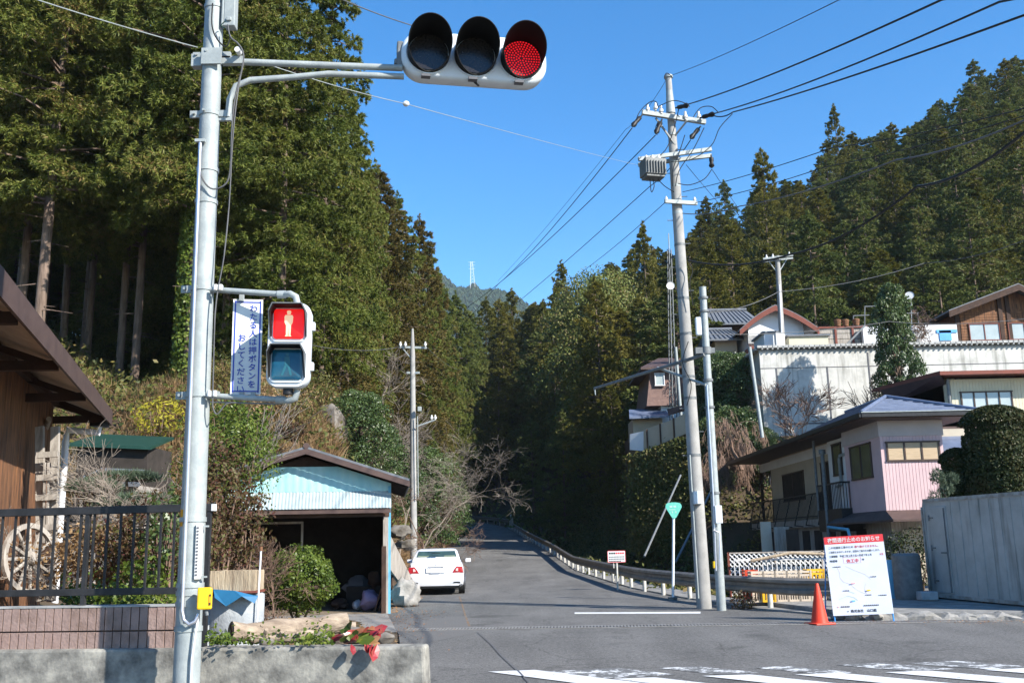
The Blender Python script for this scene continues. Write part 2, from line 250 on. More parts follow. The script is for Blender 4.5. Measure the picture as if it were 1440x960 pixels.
# ------------------------------------------------------------------ mesh helpers
COL = SC.collection
ORG = {}
class MB:
    def __init__(s): s.v = []; s.f = []; s.m = []
    def add(s, vs, fs, mi=0):
        o = len(s.v); s.v += [tuple(p) for p in vs]; s.f += [tuple(i+o for i in f) for f in fs]; s.m += [mi]*len(fs); return s
    def box(s, c, d, rz=0, mi=0, R=None):
        hx, hy, hz = d[0]/2, d[1]/2, d[2]/2; R = R or Matrix.Rotation(rz, 3, 'Z'); c = Vector(c)
        vs = [c + R @ Vector((x*hx, y*hy, z*hz)) for z in (-1, 1) for x, y in ((-1, -1), (1, -1), (1, 1), (-1, 1))]
        return s.add(vs, [(3, 2, 1, 0), (4, 5, 6, 7), (0, 1, 5, 4), (1, 2, 6, 5), (2, 3, 7, 6), (3, 0, 4, 7)], mi)
    def span(s, a, b, mi=0):
        return s.box([(a[i]+b[i])/2 for i in range(3)], [abs(b[i]-a[i]) for i in range(3)], mi=mi)
    def beam(s, a, b, w, h, mi=0, up=(0, 0, 1)):
        a, b = Vector(a), Vector(b); d = (b-a); L = d.length; d.normalize(); u = Vector(up)
        x = d.cross(u); x = x.normalized() if x.length > 1e-4 else Vector((1, 0, 0)); z = x.cross(d)
        R = Matrix((x, d, z)).transposed(); return s.box((a+b)/2, (w, L, h), R=R, mi=mi)
    def tube(s, pts, r, n=8, mi=0, cap=True):
        pts = [Vector(p) for p in pts]; rs = r if isinstance(r, (list, tuple)) else [r]*len(pts)
        vs = []; prev = None
        for i, p in enumerate(pts):
            d = (pts[min(i+1, len(pts)-1)]-pts[max(i-1, 0)]); d.normalize()
            if prev is None: prev = d.orthogonal().normalized()
            x = (prev - d*prev.dot(d)); x = x.normalized() if x.length > 1e-5 else d.orthogonal().normalized(); y = d.cross(x); prev = x
            vs += [p + (x*math.cos(2*math.pi*k/n)+y*math.sin(2*math.pi*k/n))*rs[i] for k in range(n)]
        fs = [(i*n+k, i*n+(k+1) % n, (i+1)*n+(k+1) % n, (i+1)*n+k) for i in range(len(pts)-1) for k in range(n)]
        if cap: fs += [tuple(range(n))[::-1], tuple((len(pts)-1)*n+k for k in range(n))]
        return s.add(vs, fs, mi)
    def cyl(s, a, b, r, n=16, mi=0, r2=None): return s.tube([a, b], [r, r if r2 is None else r2], n, mi)
    def prism(s, poly, vec, mi=0):
        vec = Vector(vec); n = len(poly); P = [Vector(p) for p in poly]
        return s.add(P+[p+vec for p in P], [tuple(range(n))[::-1], tuple(range(n, 2*n))]+[(i, (i+1) % n, n+(i+1) % n, n+i) for i in range(n)], mi)
    def quad(s, *P, mi=0): return s.add(P, [tuple(range(len(P)))], mi)
    def loft(s, rings, mi=0, cap=True):
        n = len(rings[0]); vs = [p for r in rings for p in r]
        fs = [(i*n+k, i*n+(k+1) % n, (i+1)*n+(k+1) % n, (i+1)*n+k) for i in range(len(rings)-1) for k in range(n)]
        if cap: fs += [tuple(range(n))[::-1], tuple((len(rings)-1)*n+k for k in range(n))]
        return s.add(vs, fs, mi)
    def corr(s, a, u, w, v, h, amp, pitch, nrm, mi=0, thick=0):
        """corrugated sheet from corner a, width w along u, height h along v, waves along u"""
        a, u, v, nrm = Vector(a), Vector(u).normalized(), Vector(v).normalized(), Vector(nrm).normalized()
        n = max(4, int(w/pitch*4)); vs = []
        for i in range(n+1):
            o = a+u*(w*i/n)+nrm*(amp*math.sin(math.pi/2*i)); vs += [o, o+v*h]
        return s.add(vs, [(2*i, 2*i+2, 2*i+3, 2*i+1) for i in range(n)], mi)
    def blob(s, c, r, seed=0, amt=.2, nu=14, nv=9, fr=1.5, mi=0):
        c = Vector(c); vs = []; fs = []
        for j in range(nv+1):
            th = math.pi*j/nv
            for i in range(nu):
                ph = 2*math.pi*i/nu; d = Vector((math.sin(th)*math.cos(ph), math.sin(th)*math.sin(ph), math.cos(th)))
                k = 1+amt*pnoise(d*fr+Vector((seed*7.3, seed, 0)))*2; vs.append(c+Vector((d.x*r[0], d.y*r[1], d.z*r[2]))*k)
        for j in range(nv):
            for i in range(nu): fs.append((j*nu+i, (j+1)*nu+i, (j+1)*nu+(i+1) % nu, j*nu+(i+1) % nu))
        return s.add(vs, fs, mi)
    def build(s, name, m, parent=None, smooth=False, bevel=0, loc=None):
        o0 = Vector(loc) if loc is not None else (ORG.get(parent.name, Vector((0, 0, 0))) if parent else Vector((0, 0, 0)))
        me = bpy.data.meshes.new(name)
        me.from_pydata([tuple(Vector(p)-o0) for p in s.v], [], s.f)
        for x in (m if isinstance(m, (list, tuple)) else [m]): me.materials.append(M[x] if isinstance(x, str) else x)
        if any(s.m): me.polygons.foreach_set('material_index', s.m)
        o = bpy.data.objects.new(name, me); COL.objects.link(o); ORG[o.name] = o0
        if parent: o.parent = parent
        else: o.location = o0
        if smooth:
            me.polygons.foreach_set('use_smooth', [True]*len(me.polygons))
            me.set_sharp_from_angle(angle=math.radians(smooth if smooth is not True else 50))
        if bevel:
            bv = o.modifiers.new('bevel', 'BEVEL'); bv.width = bevel; bv.segments = 2; bv.limit_method = 'ANGLE'
        me.update(); return o
def tag(o, label=None, cat=None, group=None, kind=None):
    if label: o['label'] = label
    if cat: o['category'] = cat
    if group: o['group'] = group
    if kind: o['kind'] = kind
    return o
def thing(name, label, cat, loc, group=None):
    o = bpy.data.objects.new(name, None); COL.objects.link(o); o.location = loc; o.empty_display_size = .2
    ORG[o.name] = Vector(loc); return tag(o, label, cat, group)
def tri_object(name, V, m, parent=None, loc=None):
    """V: (3n,3) array of triangle corners, world coordinates unless parent is given (then local)"""
    V = np.asarray(V, dtype=np.float32); n = len(V)//3
    me = bpy.data.meshes.new(name); me.vertices.add(3*n); me.vertices.foreach_set('co', V.ravel())
    me.loops.add(3*n); me.loops.foreach_set('vertex_index', np.arange(3*n, dtype=np.int32))
    me.polygons.add(n); me.polygons.foreach_set('loop_start', np.arange(0, 3*n, 3, dtype=np.int32))
    me.update(calc_edges=True); me.materials.append(M[m])
    o = bpy.data.objects.new(name, me); COL.objects.link(o); ORG[o.name] = Vector((0, 0, 0))
    if parent: o.parent = parent
    return o
def copy_tree(o, parent=None):
    c = o.copy(); COL.objects.link(c)
    if parent: c.parent = parent
    for ch in list(o.children): copy_tree(ch, c)
    return c
def text(string, size, m, parent, origin, xdir=(1, 0, 0), zdir=(0, 0, 1), align='LEFT', name='lettering', depth=.001, sx=1, space=1, bold=0):
    cu = bpy.data.curves.new('lettering', 'FONT'); cu.body = string; cu.size = size; cu.align_x = align; cu.extrude = depth; cu.space_line = space; cu.offset = bold; cu.resolution_u = 3
    to = bpy.data.objects.new('lettering_tmp', cu); COL.objects.link(to)
    dg = bpy.context.evaluated_depsgraph_get(); me = bpy.data.meshes.new_from_object(to.evaluated_get(dg)); bpy.data.objects.remove(to)
    x = Vector(xdir).normalized(); z = Vector(zdir).normalized(); y = x.cross(z)  # text plane x,z ; normal toward viewer = x cross z
    R = Matrix((x*sx, z, y)).transposed().to_4x4(); T = Matrix.Translation(Vector(origin)-(ORG[parent.name] if parent else Vector((0, 0, 0))))
    me.transform(T @ R); me.materials.clear(); me.materials.append(M[m])
    o = bpy.data.objects.new(name, me); COL.objects.link(o); o.parent = parent; return o

# ------------------------------------------------------------------ terrain
RYL = [(-.72, 7.3), (-2.1, 18), (-3.0, 23), (-3.75, 34), (-4.0, 48), (-4.4, 60), (-4.8, 70), (-5.4, 85), (-6.8, 95), (-9.3, 104), (-14, 112), (-22, 119), (-34, 126)]
RYR = [(6.4, 18.9), (5.0, 21.8), (4.15, 26.5), (3.5, 32), (3.3, 36), (2.6, 48), (2.0, 60), (1.2, 70), (0.1, 85), (-1.2, 96), (-3.6, 107), (-9, 117), (-18, 125), (-32, 132)]
def nint(x, xs, ys): return np.interp(x, xs, ys)
def road_z(y): return nint(y, [-50, 36, 48, 60, 70, 85, 95, 110, 140], [0, 0, .12, .7, 1.25, 2.05, 2.8, 3.7, 5.2])
def snoise(x, y, s=0):
    return (np.sin(x*.31+s)*np.cos(y*.27+1.7*s)+.5*np.sin(x*.83+y*.61+s*2)+.3*np.sin(x*1.7-y*1.3+s*3))/1.8
def hz(x, y):
    x = np.asarray(x, float); y = np.asarray(y, float); b = road_z(y)
    h = b-.04
    # left hill
    xf = nint(y, [20, 29, 34, 45, 60, 70, 85, 95, 104, 112, 119, 140], [-4.2, -4.6, -4.7, -4.9, -5.2, -5.5, -6.2, -7.6, -10.4, -15.5, -24, -60])
    yf = nint(x, [-60, -16, -10, -4], [17, 24, 29, 30])
    d = np.minimum(xf-x, (y-yf)*.9)
    cut = nint(y, [28, 31, 34, 42, 52, 90], [1.6, 3.2, 4.6, 4.6, 3.8, 2.6])
    left = b-.04 + np.where(d < 2.0, np.clip(d, 0, 2.0)/2.0*cut, cut+nint(d, [2, 10, 90], [0, 2.4, 48])) + np.clip(d-1, 0, 4)*.12*snoise(x, y) + 3.4*np.exp(-((x+10.0)**2/14+(y-42)**2/50))*np.clip(d/2, 0, 1)
    h = np.where(d > 0, np.maximum(h, left), h)
    # garden behind the low wall
    xg = nint(y, [7.4, 18, 23, 30], [-.95, -2.5, -3.3, -4.2])
    g = nint(y, [7.5, 9, 14, 18, 21.5, 26], [.74, .72, .55, .25, .0, -.04])
    g2 = nint(x, [-9, -6], [.75, 0]); g = np.maximum(g, np.where(y < 26, g2, g2*np.clip((30-y)/4, 0, 1)))
    g = g + .04*snoise(x*3, y*3)*(g > .1)
    edge = np.clip((xg-x)/.6, 0, 1)
    h = np.where((y > 7.55) & (x < xg), np.maximum(h, g*edge-.04*(1-edge)), h)
    # right hill (a slope that rises to the right and away)
    P = .5*(x-5)+.44*(np.minimum(y, 150)-95)-.35*np.maximum(y-150, 0)
    P = np.minimum(P, 95)+ .9*snoise(x*.6, y*.6, 2)
    h = np.where(y > 40, np.maximum(h, P), h)
    # bank under the upper houses
    xb = nint(y, [34, 50, 56, 60, 80, 100, 110, 120, 140], [9.6, 9.2, 7.4, 6.9, 5.4, 4.0, 2.5, -6, -30])
    dr = np.minimum(x-xb, y-50)
    top = nint(y, [50, 66, 80, 96, 110], [6.2, 6.2, 4.0, 3.2, 2.5])
    bank = b-.04+np.clip(dr, 0, 3)/3*top+np.clip(dr-3, 0, 12)*.3
    bank = np.minimum(bank, 11.4) + .25*snoise(x, y, 5)
    h = np.where(dr > 0, np.maximum(h, bank), h)
    ter = 11.5*np.clip((y-54.3)/.8, 0, 1)*np.clip((x-14.0)/.8, 0, 1)*np.where(y < 78, 1, 0)
    h = np.maximum(h, np.where(ter > .01, ter, -99))
    # gully between the road and the bank
    xr = nint(y, [c[1] for c in RYR], [c[0] for c in RYR])
    gl = np.clip((x-xr-1.0)/1.6, 0, 1)*np.clip((xb-.2-x)/1.2, 0, 1)*np.clip((y-25)/5, 0, 1)*np.clip((104-y)/8, 0, 1)
    h = h-1.7*gl
    return h
def hzf(x, y): return float(hz(np.array([x]), np.array([y]))[0])
def hit(px, py, y0=24., y1=75.):
    y = y0
    while y < y1:
        p = at(px, py, y)
        if hzf(p.x, p.y) >= p.z: return p
        y += .25
    return at(px, py, y0)
def grid_mesh(xs, ys, fn, name, m, cut=None):
    X, Y = np.meshgrid(xs, ys); Z = fn(X, Y); nx, ny = len(xs), len(ys)
    V = np.stack([X, Y, Z], -1).reshape(-1, 3)
    idx = np.arange(nx*ny).reshape(ny, nx); q = np.stack([idx[:-1, :-1], idx[:-1, 1:], idx[1:, 1:], idx[1:, :-1]], -1).reshape(-1, 4)
    me = bpy.data.meshes.new(name); me.from_pydata(V.tolist(), [], q.tolist()); me.polygons.foreach_set('use_smooth', [True]*len(me.polygons))
    me.materials.append(M[m]); o = bpy.data.objects.new(name, me); COL.objects.link(o); return o
xs = np.unique(np.concatenate([np.arange(-140, -42, 6), np.arange(-42, 24, .8), np.arange(24, 60, 2), np.arange(60, 260, 8)]))
ys = np.unique(np.concatenate([np.arange(-60, 6, 6), np.arange(6, 64, .6), np.arange(64, 130, 1.4), np.arange(130, 300, 6)]))
tag(grid_mesh(xs, ys, hz, 'terrain', 'soil'), kind='structure')
# one far sheet so the ground reaches the horizon, well below everything else
b_ = MB(); b_.quad((-1100, -300, -6), (1100, -300, -6), (1100, 2100, -6), (-1100, 2100, -6)); tag(b_.build('ground', 'soil'), kind='structure')

# road
poly = [(-60, -25), (70, -25), (70, 12.5), (30, 15.2), (12, 17.35), (9, 17.9), (6.5, 18.7), (5.15, 21.8), (4.3, 26.5), (3.65, 32), (3.45, 36), (-3.8, 36), (-3.75, 34), (-3.0, 23), (-2.1, 18), (-.72, 7.3), (-1.2, 7.0), (-60, 9.5)]
from mathutils.geometry import tessellate_polygon
rb = MB()
for t_ in tessellate_polygon([[Vector((x, y, 0)) for x, y in poly]]):
    T_ = [Vector((*poly[i], 0)) for i in t_]
    if (T_[1]-T_[0]).cross(T_[2]-T_[0]).z < 0: T_.reverse()
    rb.quad(*T_)
def edge(pts, y): return float(np.interp(y, [c[1] for c in pts], [c[0] for c in pts]))
ysr = list(np.arange(36, 86, 2.0))
L_ = [Vector((edge(RYL, y), y, 0)) for y in ysr]+[Vector((a, b, 0)) for a, b in [(-6.1, 90), (-6.8, 95), (-9.3, 104), (-14, 112), (-22, 119), (-34, 126)]]
R_ = [Vector((edge(RYR, y)+.15, y, 0)) for y in ysr]+[Vector((a, b, 0)) for a, b in [(-.5, 91), (-1.2, 97), (-3.4, 107), (-9, 117), (-18, 125), (-32, 132)]]
vs = []
for l, r in zip(L_, R_):
    for k in range(5):
        p = l.lerp(r, k/4); p.z = float(road_z(p.y)); vs.append(p)
rb.add(vs, [(i*5+k, i*5+k+1, i*5+5+k+1, i*5+5+k) for i in range(len(L_)-1) for k in range(4)])
tag(rb.build('road', 'asphalt'), kind='structure')
# verges: a low concrete gutter on the right, leaf litter on the left
vb = MB()
vr = [(6.5, 18.7), (5.15, 21.8), (4.3, 26.5), (3.65, 32), (3.45, 36), (2.75, 48), (2.15, 60), (1.35, 70), (.25, 85), (-.9, 95)]
n = len(vr)
for i in range(n-1):
    (x0, y0), (x1, y1) = vr[i], vr[i+1]; z0, z1 = float(road_z(y0)), float(road_z(y1))
    vb.add([(x0, y0, z0-.2), (x0, y0, z0+.035), (x0+.95, y0, z0+.035), (x0+.95, y0, z0-2.2), (x1, y1, z1-.2), (x1, y1, z1+.035), (x1+.95, y1, z1+.035), (x1+.95, y1, z1-2.2)], [(0, 1, 5, 4), (1, 2, 6, 5), (2, 3, 7, 6)])
tag(vb.build('verge', 'kerb'), kind='structure')
vb = MB()
for i in range(len(L_)-4):
    a, b = L_[i], L_[i+1]
    vb.quad((a.x-1.0, a.y, float(road_z(a.y))+.006), (a.x+.55+.25*math.sin(i*2.1), a.y, float(road_z(a.y))+.006), (b.x+.55+.25*math.sin((i+1)*2.1), b.y, float(road_z(b.y))+.006), (b.x-1.0, b.y, float(road_z(b.y))+.006))
vb.quad((-4.6, 23.3, .006), (-2.75, 23.3, .006), (-3.1, 29, .006), (-3.25, 36, .006), (-4.8, 36, .006), (-4.7, 29, .006))
tag(vb.build('leafy_verge', 'litter_ground'), kind='structure')
b_ = MB(); b_.quad((-8.0, 18.2, .012), (-2.15, 18.2, .012), (-3.0, 23.4, .012), (-8.0, 23.4, .012)); tag(b_.build('apron', 'apron'), kind='structure')
b_ = MB(); b_.prism([(6.3, 18.75, -.15), (9.1, 17.95, -.15), (12, 17.4, -.15), (34, 15.0, -.15), (34, 27, -.15), (14, 29.5, -.15), (7.2, 29, -.15), (5.4, 23, -.15)], (0, 0, .27)); tag(b_.build('yard', 'kerb'), kind='structure')
# worn stones along the yard edge
kb = MB(); rr = random.Random(3); rings = []
for i in range(90):
    x = 6.3+i*.14; y = 18.66-(.27 if x < 9 else .22)*(x-6.4)-(0 if x < 9 else .13); j_ = lambda a: rr.uniform(-a, a); h_ = .11+j_(.035)
    if i % 9 == 0: h_ = .05
    rings.append([(x, y-.10+j_(.03), -.05), (x, y-.08+j_(.035), h_*.6), (x, y-.03+j_(.03), h_), (x, y+.12+j_(.02), h_+.02), (x, y+.22, h_), (x, y+.24, -.05)])
kb.loft(rings)
tag(kb.build('kerb', 'rock_pale'), kind='structure')
# old repair patches in the asphalt
pa = MB()
for P4 in ([(590, 905), (668, 890), (655, 866), (600, 870)], [(655, 800), (700, 797), (712, 812), (652, 815)]):
    pa.quad(*[gr(x, y, .0035) for x, y in P4])
tag(pa.build('road_patch', mat('newer patch asphalt', (.125, .12, .113), (.165, .158, .148), 30, .9, bump=.4, bscale=120)), kind='structure')
# painted markings
pm = MB(); z = .005
def g2(px, py, zz=z): return gr(px, py, zz)
def stripe(p, q, w, L=4.5, worn=False, mb=pm):
    a = g2(*p, .005 if worn else .0095); b = g2(*q, .005 if worn else .0095); d = Vector((.66, -.75, 0)).normalized(); mb.quad(a, a+d*L, b+d*L, b, mi=int(worn))
for (p, q) in [((686, 943.5), (752, 941)), ((862, 953.5), (921, 951.5)), ((987, 949.5), (1055, 947.5)), ((1118, 947.5), (1179, 945)), ((1244, 944.5), (1306, 942)), ((1384, 941), (1450, 938)), ((1520, 937), (1590, 934))]: stripe(p, q, 0)
for (p, q) in [((770, 943.2), (868, 938.4)), ((925, 938.5), (980, 936)), ((1175, 934), (1235, 931)), ((1277, 931.5), (1345, 928.5)), ((1060, 938), (1105, 935.5))]: stripe(p, q, 0, .95, True)
tag(pm.build('crossing_stripes', ['paint', 'paint_worn']), kind='structure')
b_ = MB(); b_.quad(g2(808, 862.5), g2(985, 862), g2(985, 859.4), g2(808, 860.4)); tag(b_.build('stop_line', 'paint'), kind='structure')
# drain grating across the road
gb = MB(); A, B = Vector((-2.05, 18.75, 0)), Vector((8.6, 18.05, 0)); d = (B-A).normalized(); nn = Vector((-d.y, d.x, 0))
gb.prism([A-nn*.22+Vector((0, 0, .004)), B-nn*.22+Vector((0, 0, .004)), B-nn*.17+Vector((0, 0, .004)), A-nn*.17+Vector((0, 0, .004))], (0, 0, .008))
gb.prism([A+nn*.17+Vector((0, 0, .004)), B+nn*.17+Vector((0, 0, .004)), B+nn*.22+Vector((0, 0, .004)), A+nn*.22+Vector((0, 0, .004))], (0, 0, .008))
gb.quad(A-nn*.17+Vector((0, 0, .004)), B-nn*.17+Vector((0, 0, .004)), B+nn*.17+Vector((0, 0, .004)), A+nn*.17+Vector((0, 0, .004)), mi=1)
for i in range(178):
    c = A+d*(.03+.06*i)+Vector((0, 0, .009)); gb.box(c, (.03, .34, .008), rz=math.atan2(d.y, d.x))
tag(gb.build('drain_grate', ['grate', 'cable'], loc=A), 'long steel drain grating set across the asphalt road', 'grate')
# sealed joint running towards the crossing
jb = MB(); pts = [gr(672, 889), gr(690, 905), gr(704, 921), gr(718, 934), gr(730, 945), gr(744, 960)]; w = .008
for a, b in zip(pts, pts[1:]): jb.quad(Vector((a.x-w, a.y, .014)), Vector((a.x+w, a.y, .014)), Vector((b.x+w, b.y, .014)), Vector((b.x-w, b.y, .014)))
tag(jb.build('road_joint', 'ink_grey'), kind='structure')
jb = MB(); pts = [gr(646, 838), gr(650, 850), gr(654, 864), gr(660, 880)]
for a, b in zip(pts, pts[1:]): jb.quad(Vector((a.x-.02, a.y, .004)), Vector((a.x+.02, a.y, .004)), Vector((b.x+.02, b.y, .004)), Vector((b.x-.02, b.y, .004)))
tag(jb.build('road_seam', 'litter_ground'), kind='structure')
# ------------------------------------------------------------------ foliage generators
def nrm(a): return a/np.maximum(np.linalg.norm(a, axis=-1, keepdims=True), 1e-6)
def leaflets(P, D, k, L, w, spread, g, two=False):
    """k slim leaf faces fanning out of each point P along direction D"""
    n = len(P); P = np.repeat(P, k, 0); D = np.repeat(D, k, 0)
    d = nrm(D+spread*g.normal(size=(n*k, 3))); s = nrm(np.cross(d, g.normal(size=(n*k, 3))))
    l = L*g.uniform(.55, 1.2, (n*k, 1)); ww = w*g.uniform(.7, 1.2, (n*k, 1))
    a = P+.1*L*g.normal(size=(n*k, 3)); V = np.stack([a-s*ww, a+s*ww, a+d*l], 1)
    return V.reshape(-1, 3)
def leaves(P, L, w, g, Nn=None, flat=.5):
    """rhombic leaves (two triangles) at points, roughly facing Nn"""
    n = len(P); N_ = g.normal(size=(n, 3)); 
    if Nn is not None: N_ = nrm(Nn+flat*N_)
    else: N_ = nrm(N_)
    d = nrm(np.cross(N_, g.normal(size=(n, 3)))); s = np.cross(N_, d); l = L*g.uniform(.6, 1.2, (n, 1)); ww = w*g.uniform(.7, 1.2, (n, 1))
    a, b, c, e = P-d*l*.5, P+s*ww*.5, P+d*l*.5, P-s*ww*.5
    return np.stack([a, b, c, a, c, e], 1).reshape(-1, 3)
def conifer(seed, H, base, R, nb, ns, k, L, w, droop=.35, up=.25, prof=None, spread=.45, puff=False, top=.02, lopside=0, gapf=.0):
    g = np.random.default_rng(seed); tm = MB(); out = []
    prof = prof or (lambda t: (1-t)**.75)
    lean = g.normal(size=2)*.012*H
    r0 = H*.0065+.03
    tm.tube([(0, 0, -2.0), (0, 0, 0), (lean[0]*.3, lean[1]*.3, H*.4), (lean[0], lean[1], H*.97)], [r0*1.25, r0, r0*.75, .03], 9)
    for i in range(nb):
        t = (i+g.uniform(0, 1))/nb; t = t**1.08
        z0 = H*(base+(1-base-top)*t); az = i*2.39996+g.normal()*.35
        Lb = R*(prof(t)+.06)*g.uniform(.62, 1.18)*(1+lopside*math.cos(az))
        if g.uniform() < gapf: Lb *= .45
        n = max(5, int(ns*(.35+.65*Lb/R))); s = g.uniform(.18, 1, n)**(.62)
        ax = np.array([math.cos(az), math.sin(az), 0]); sd = np.array([-ax[1], ax[0], 0])
        wd = Lb*.30*np.sin(np.pi*np.clip(s, .05, .97))+.12
        lat = g.normal(size=n)*.55*wd
        zz = z0+up*Lb*s*(1+.5*t)-droop*Lb*s**2
        P = ax*(Lb*s)[:, None]+sd*lat[:, None]; P[:, 2] += zz+g.normal(size=n)*.10*(1+puff)*Lb*.5-np.abs(lat)*.25
        P[:, 0] += lean[0]*z0/H; P[:, 1] += lean[1]*z0/H
        slope = up-2*droop*s
        D = ax[None]*.9+sd[None]*(lat/wd*.7)[:, None]; D = D+np.stack([np.zeros(n), np.zeros(n), slope-(.35 if not puff else -.35)], 1)
        out.append(leaflets(P, nrm(D), k, L, w, spread, g))
        if i % 3 == 0:
            e = Vector(ax*Lb*.8); tm.tube([(lean[0]*z0/H, lean[1]*z0/H, z0), (e.x*.5, e.y*.5, z0+up*Lb*.4-droop*Lb*.2), (e.x, e.y, z0+up*Lb*.8-droop*Lb*.64)], [.06, .035, .012], 4, cap=False)
    # leader
    P = np.stack([np.full(40, lean[0]), np.full(40, lean[1]), np.linspace(H*.86, H*1.0, 40)], 1)+g.normal(size=(40, 3))*np.linspace(.35, .05, 40)[:, None]
    out.append(leaflets(P, nrm(np.tile([0, 0, 1.], (40, 1))+.6*g.normal(size=(40, 3))), k, L, w, .4, g))
    # dead stubs on the bare stem
    for i in range(int(10*base*H/6)):
        z0 = H*base*g.uniform(.35, 1); az = g.uniform(0, 6.28); l = g.uniform(.3, 1.1)
        tm.tube([(0, 0, z0), (l*math.cos(az), l*math.sin(az), z0-.15*l)], [.025, .008], 3, cap=False)
    return tm, np.concatenate(out)
def broad(seed, H, R, base, n, L, w, squash=1.0, blobs=34):
    g = np.random.default_rng(seed); tm = MB(); tm.tube([(0, 0, -1), (0, 0, H*.25), (.15, 0, H*.6), (0, .1, H*.85)], [H*.022+.05, H*.018+.03, H*.012+.02, .03], 8)
    out = []
    for i in range(blobs):
        t = (i+.5)/blobs; zc = H*(base+(1-base)*(.08+.88*t)); rr_ = R*math.sqrt(max(.05, 1-((t-.42)/.60)**2))*g.uniform(.45, .95); az = i*2.4+g.normal()*.3
        c = np.array([rr_*math.cos(az), rr_*math.sin(az), zc]); br = R*g.uniform(.26, .46)
        tm.tube([(0, 0, zc-.35*rr_-.3), (c[0]*.5, c[1]*.5, zc-.2*rr_), tuple(c)], [.06, .04, .015], 4, cap=False)
        q = nrm(g.normal(size=(n//blobs, 3))); q[:, 2] = np.where(q[:, 2] < -.35, -q[:, 2], q[:, 2]); rad = br*g.uniform(.62, 1.12, (len(q), 1))
        P = c+q*rad*np.array([1, 1, .75*squash]); out.append(leaves(P, L, w, g, q, .75))
    return tm, np.concatenate(out)
def bare(seed, H, spread=.5, levels=5, r0=.12, up=.35, weep=0, kids=3, first=None, thin=.006, lean=(0, 0)):
    g = random.Random(seed); mb = MB()
    def rec(p, d, L, r, lv):
        pts = [p]; q = p.copy(); dd = d.copy(); m = 3
        for i in range(m):
            dd = (dd+Vector((g.gauss(0, .16), g.gauss(0, .16), g.gauss(0, .10)+(up*.12 if lv < 3 else 0)-weep*.22*lv))).normalized(); q = q+dd*(L/m); pts.append(q.copy())
        r1 = max(r*.62, thin*.5); mb.tube(pts, [r+(r1-r)*i/m for i in range(m+1)], 6 if lv < 1 else (4 if lv < 3 else 3), cap=False)
        if lv >= levels: return
        for k in range(kids+(1 if lv > 0 else 0)):
            a = pts[1+g.randrange(m)] if k else pts[-1]
            nd = (dd+Vector((g.gauss(0, spread), g.gauss(0, spread), g.gauss(0, spread*.6)))).normalized()
            rec(a.copy(), nd, L*g.uniform(.55, .85), max(r1*g.uniform(.6, .85), thin), lv+1)
    rec(Vector((0, 0, -.3)), Vector((lean[0], lean[1], 1)).normalized(), H*.32, r0, 0)
    return mb
def link_tree(name, tm, V, leafm, barkm='bark', crown='crown'):
    root = bpy.data.objects.new(name, None); COL.objects.link(root); ORG[root.name] = Vector((0, 0, 0))
    tm.build('trunk', barkm, root, smooth=60); tri_object(crown, V, leafm, root); return root
PROTO = {}
USED = set()
def place(key, x, y, s=1, rz=0, z=None, label=None, cat='tree', group=None, sz=None, sink=.1, tilt=(0, 0)):
    p = PROTO[key]
    if key in USED: o = copy_tree(p)
    else: o = p; USED.add(key)
    o.location = (x, y, (hzf(x, y) if z is None else z)-sink); o.scale = (s, s, sz or s); o.rotation_euler = (tilt[0], tilt[1], rz)
    for k in ('label', 'category', 'group'):
        if k in o: del o[k]
    return tag(o, label, cat, group)
hin_prof = lambda t: (1-t)**.50*(.75+.25*min(1, t*6))
sug_prof = lambda t: (1-t)**.62*(.7+.3*min(1, t*5))
for i in range(3): PROTO['hin%d' % i] = link_tree('cypress_tree', *conifer(10+i, 24, .27, 3.9, 210, 60, 21, .21, .029, droop=.42, up=.30, prof=hin_prof, spread=.75, gapf=.3), 'hinoki', 'bark_pale')
for i in range(2): PROTO['low%d' % i] = link_tree('cypress_tree', *conifer(20+i, 22, .08, 3.7, 210, 58, 21, .21, .029, droop=.42, up=.26, prof=hin_prof, spread=.75, gapf=.3), 'hinoki')
for i in range(3): PROTO['sug%d' % i] = link_tree('cedar_tree', *conifer(30+i, 20, .16, 3.9, 120, 34, 18, .28, .048, droop=.12, up=.12, prof=sug_prof, spread=.62, puff=True, gapf=.25), 'sugi')
for i in range(1): PROTO['bro%d' % i] = link_tree('cedar_tree', *conifer(40+i, 21, .06, 3.9, 170, 48, 18, .22, .034, droop=.20, up=.14, prof=sug_prof, spread=.62, puff=True, gapf=.25), 'sugi_brown')
for i in range(3): PROTO['far%d' % i] = link_tree('conifer_tree', *conifer(50+i, 19, .16, 4.1, 120, 34, 18, .28, .048, droop=.28, up=.22, prof=hin_prof, spread=.75, gapf=.25), 'hinoki_far', 'bark_pale')
PROTO['roundtree'] = link_tree('evergreen_tree', *broad(61, 17, 5.6, .08, 42000, .26, .15, blobs=110), 'hinoki_far')
PROTO['column'] = link_tree('evergreen_tree', *broad(62, 6.5, 1.25, .05, 30000, .13, .075, blobs=60), 'broad')
PROTO['camellia'] = link_tree('evergreen_tree', *broad(63, 6.0, 2.2, .05, 22000, .15, .085, blobs=60), 'broad')

# --- left hillside forest
G_L = 'conifers of the forest on the slope behind the timber house'
rl = random.Random(5)
spots = []
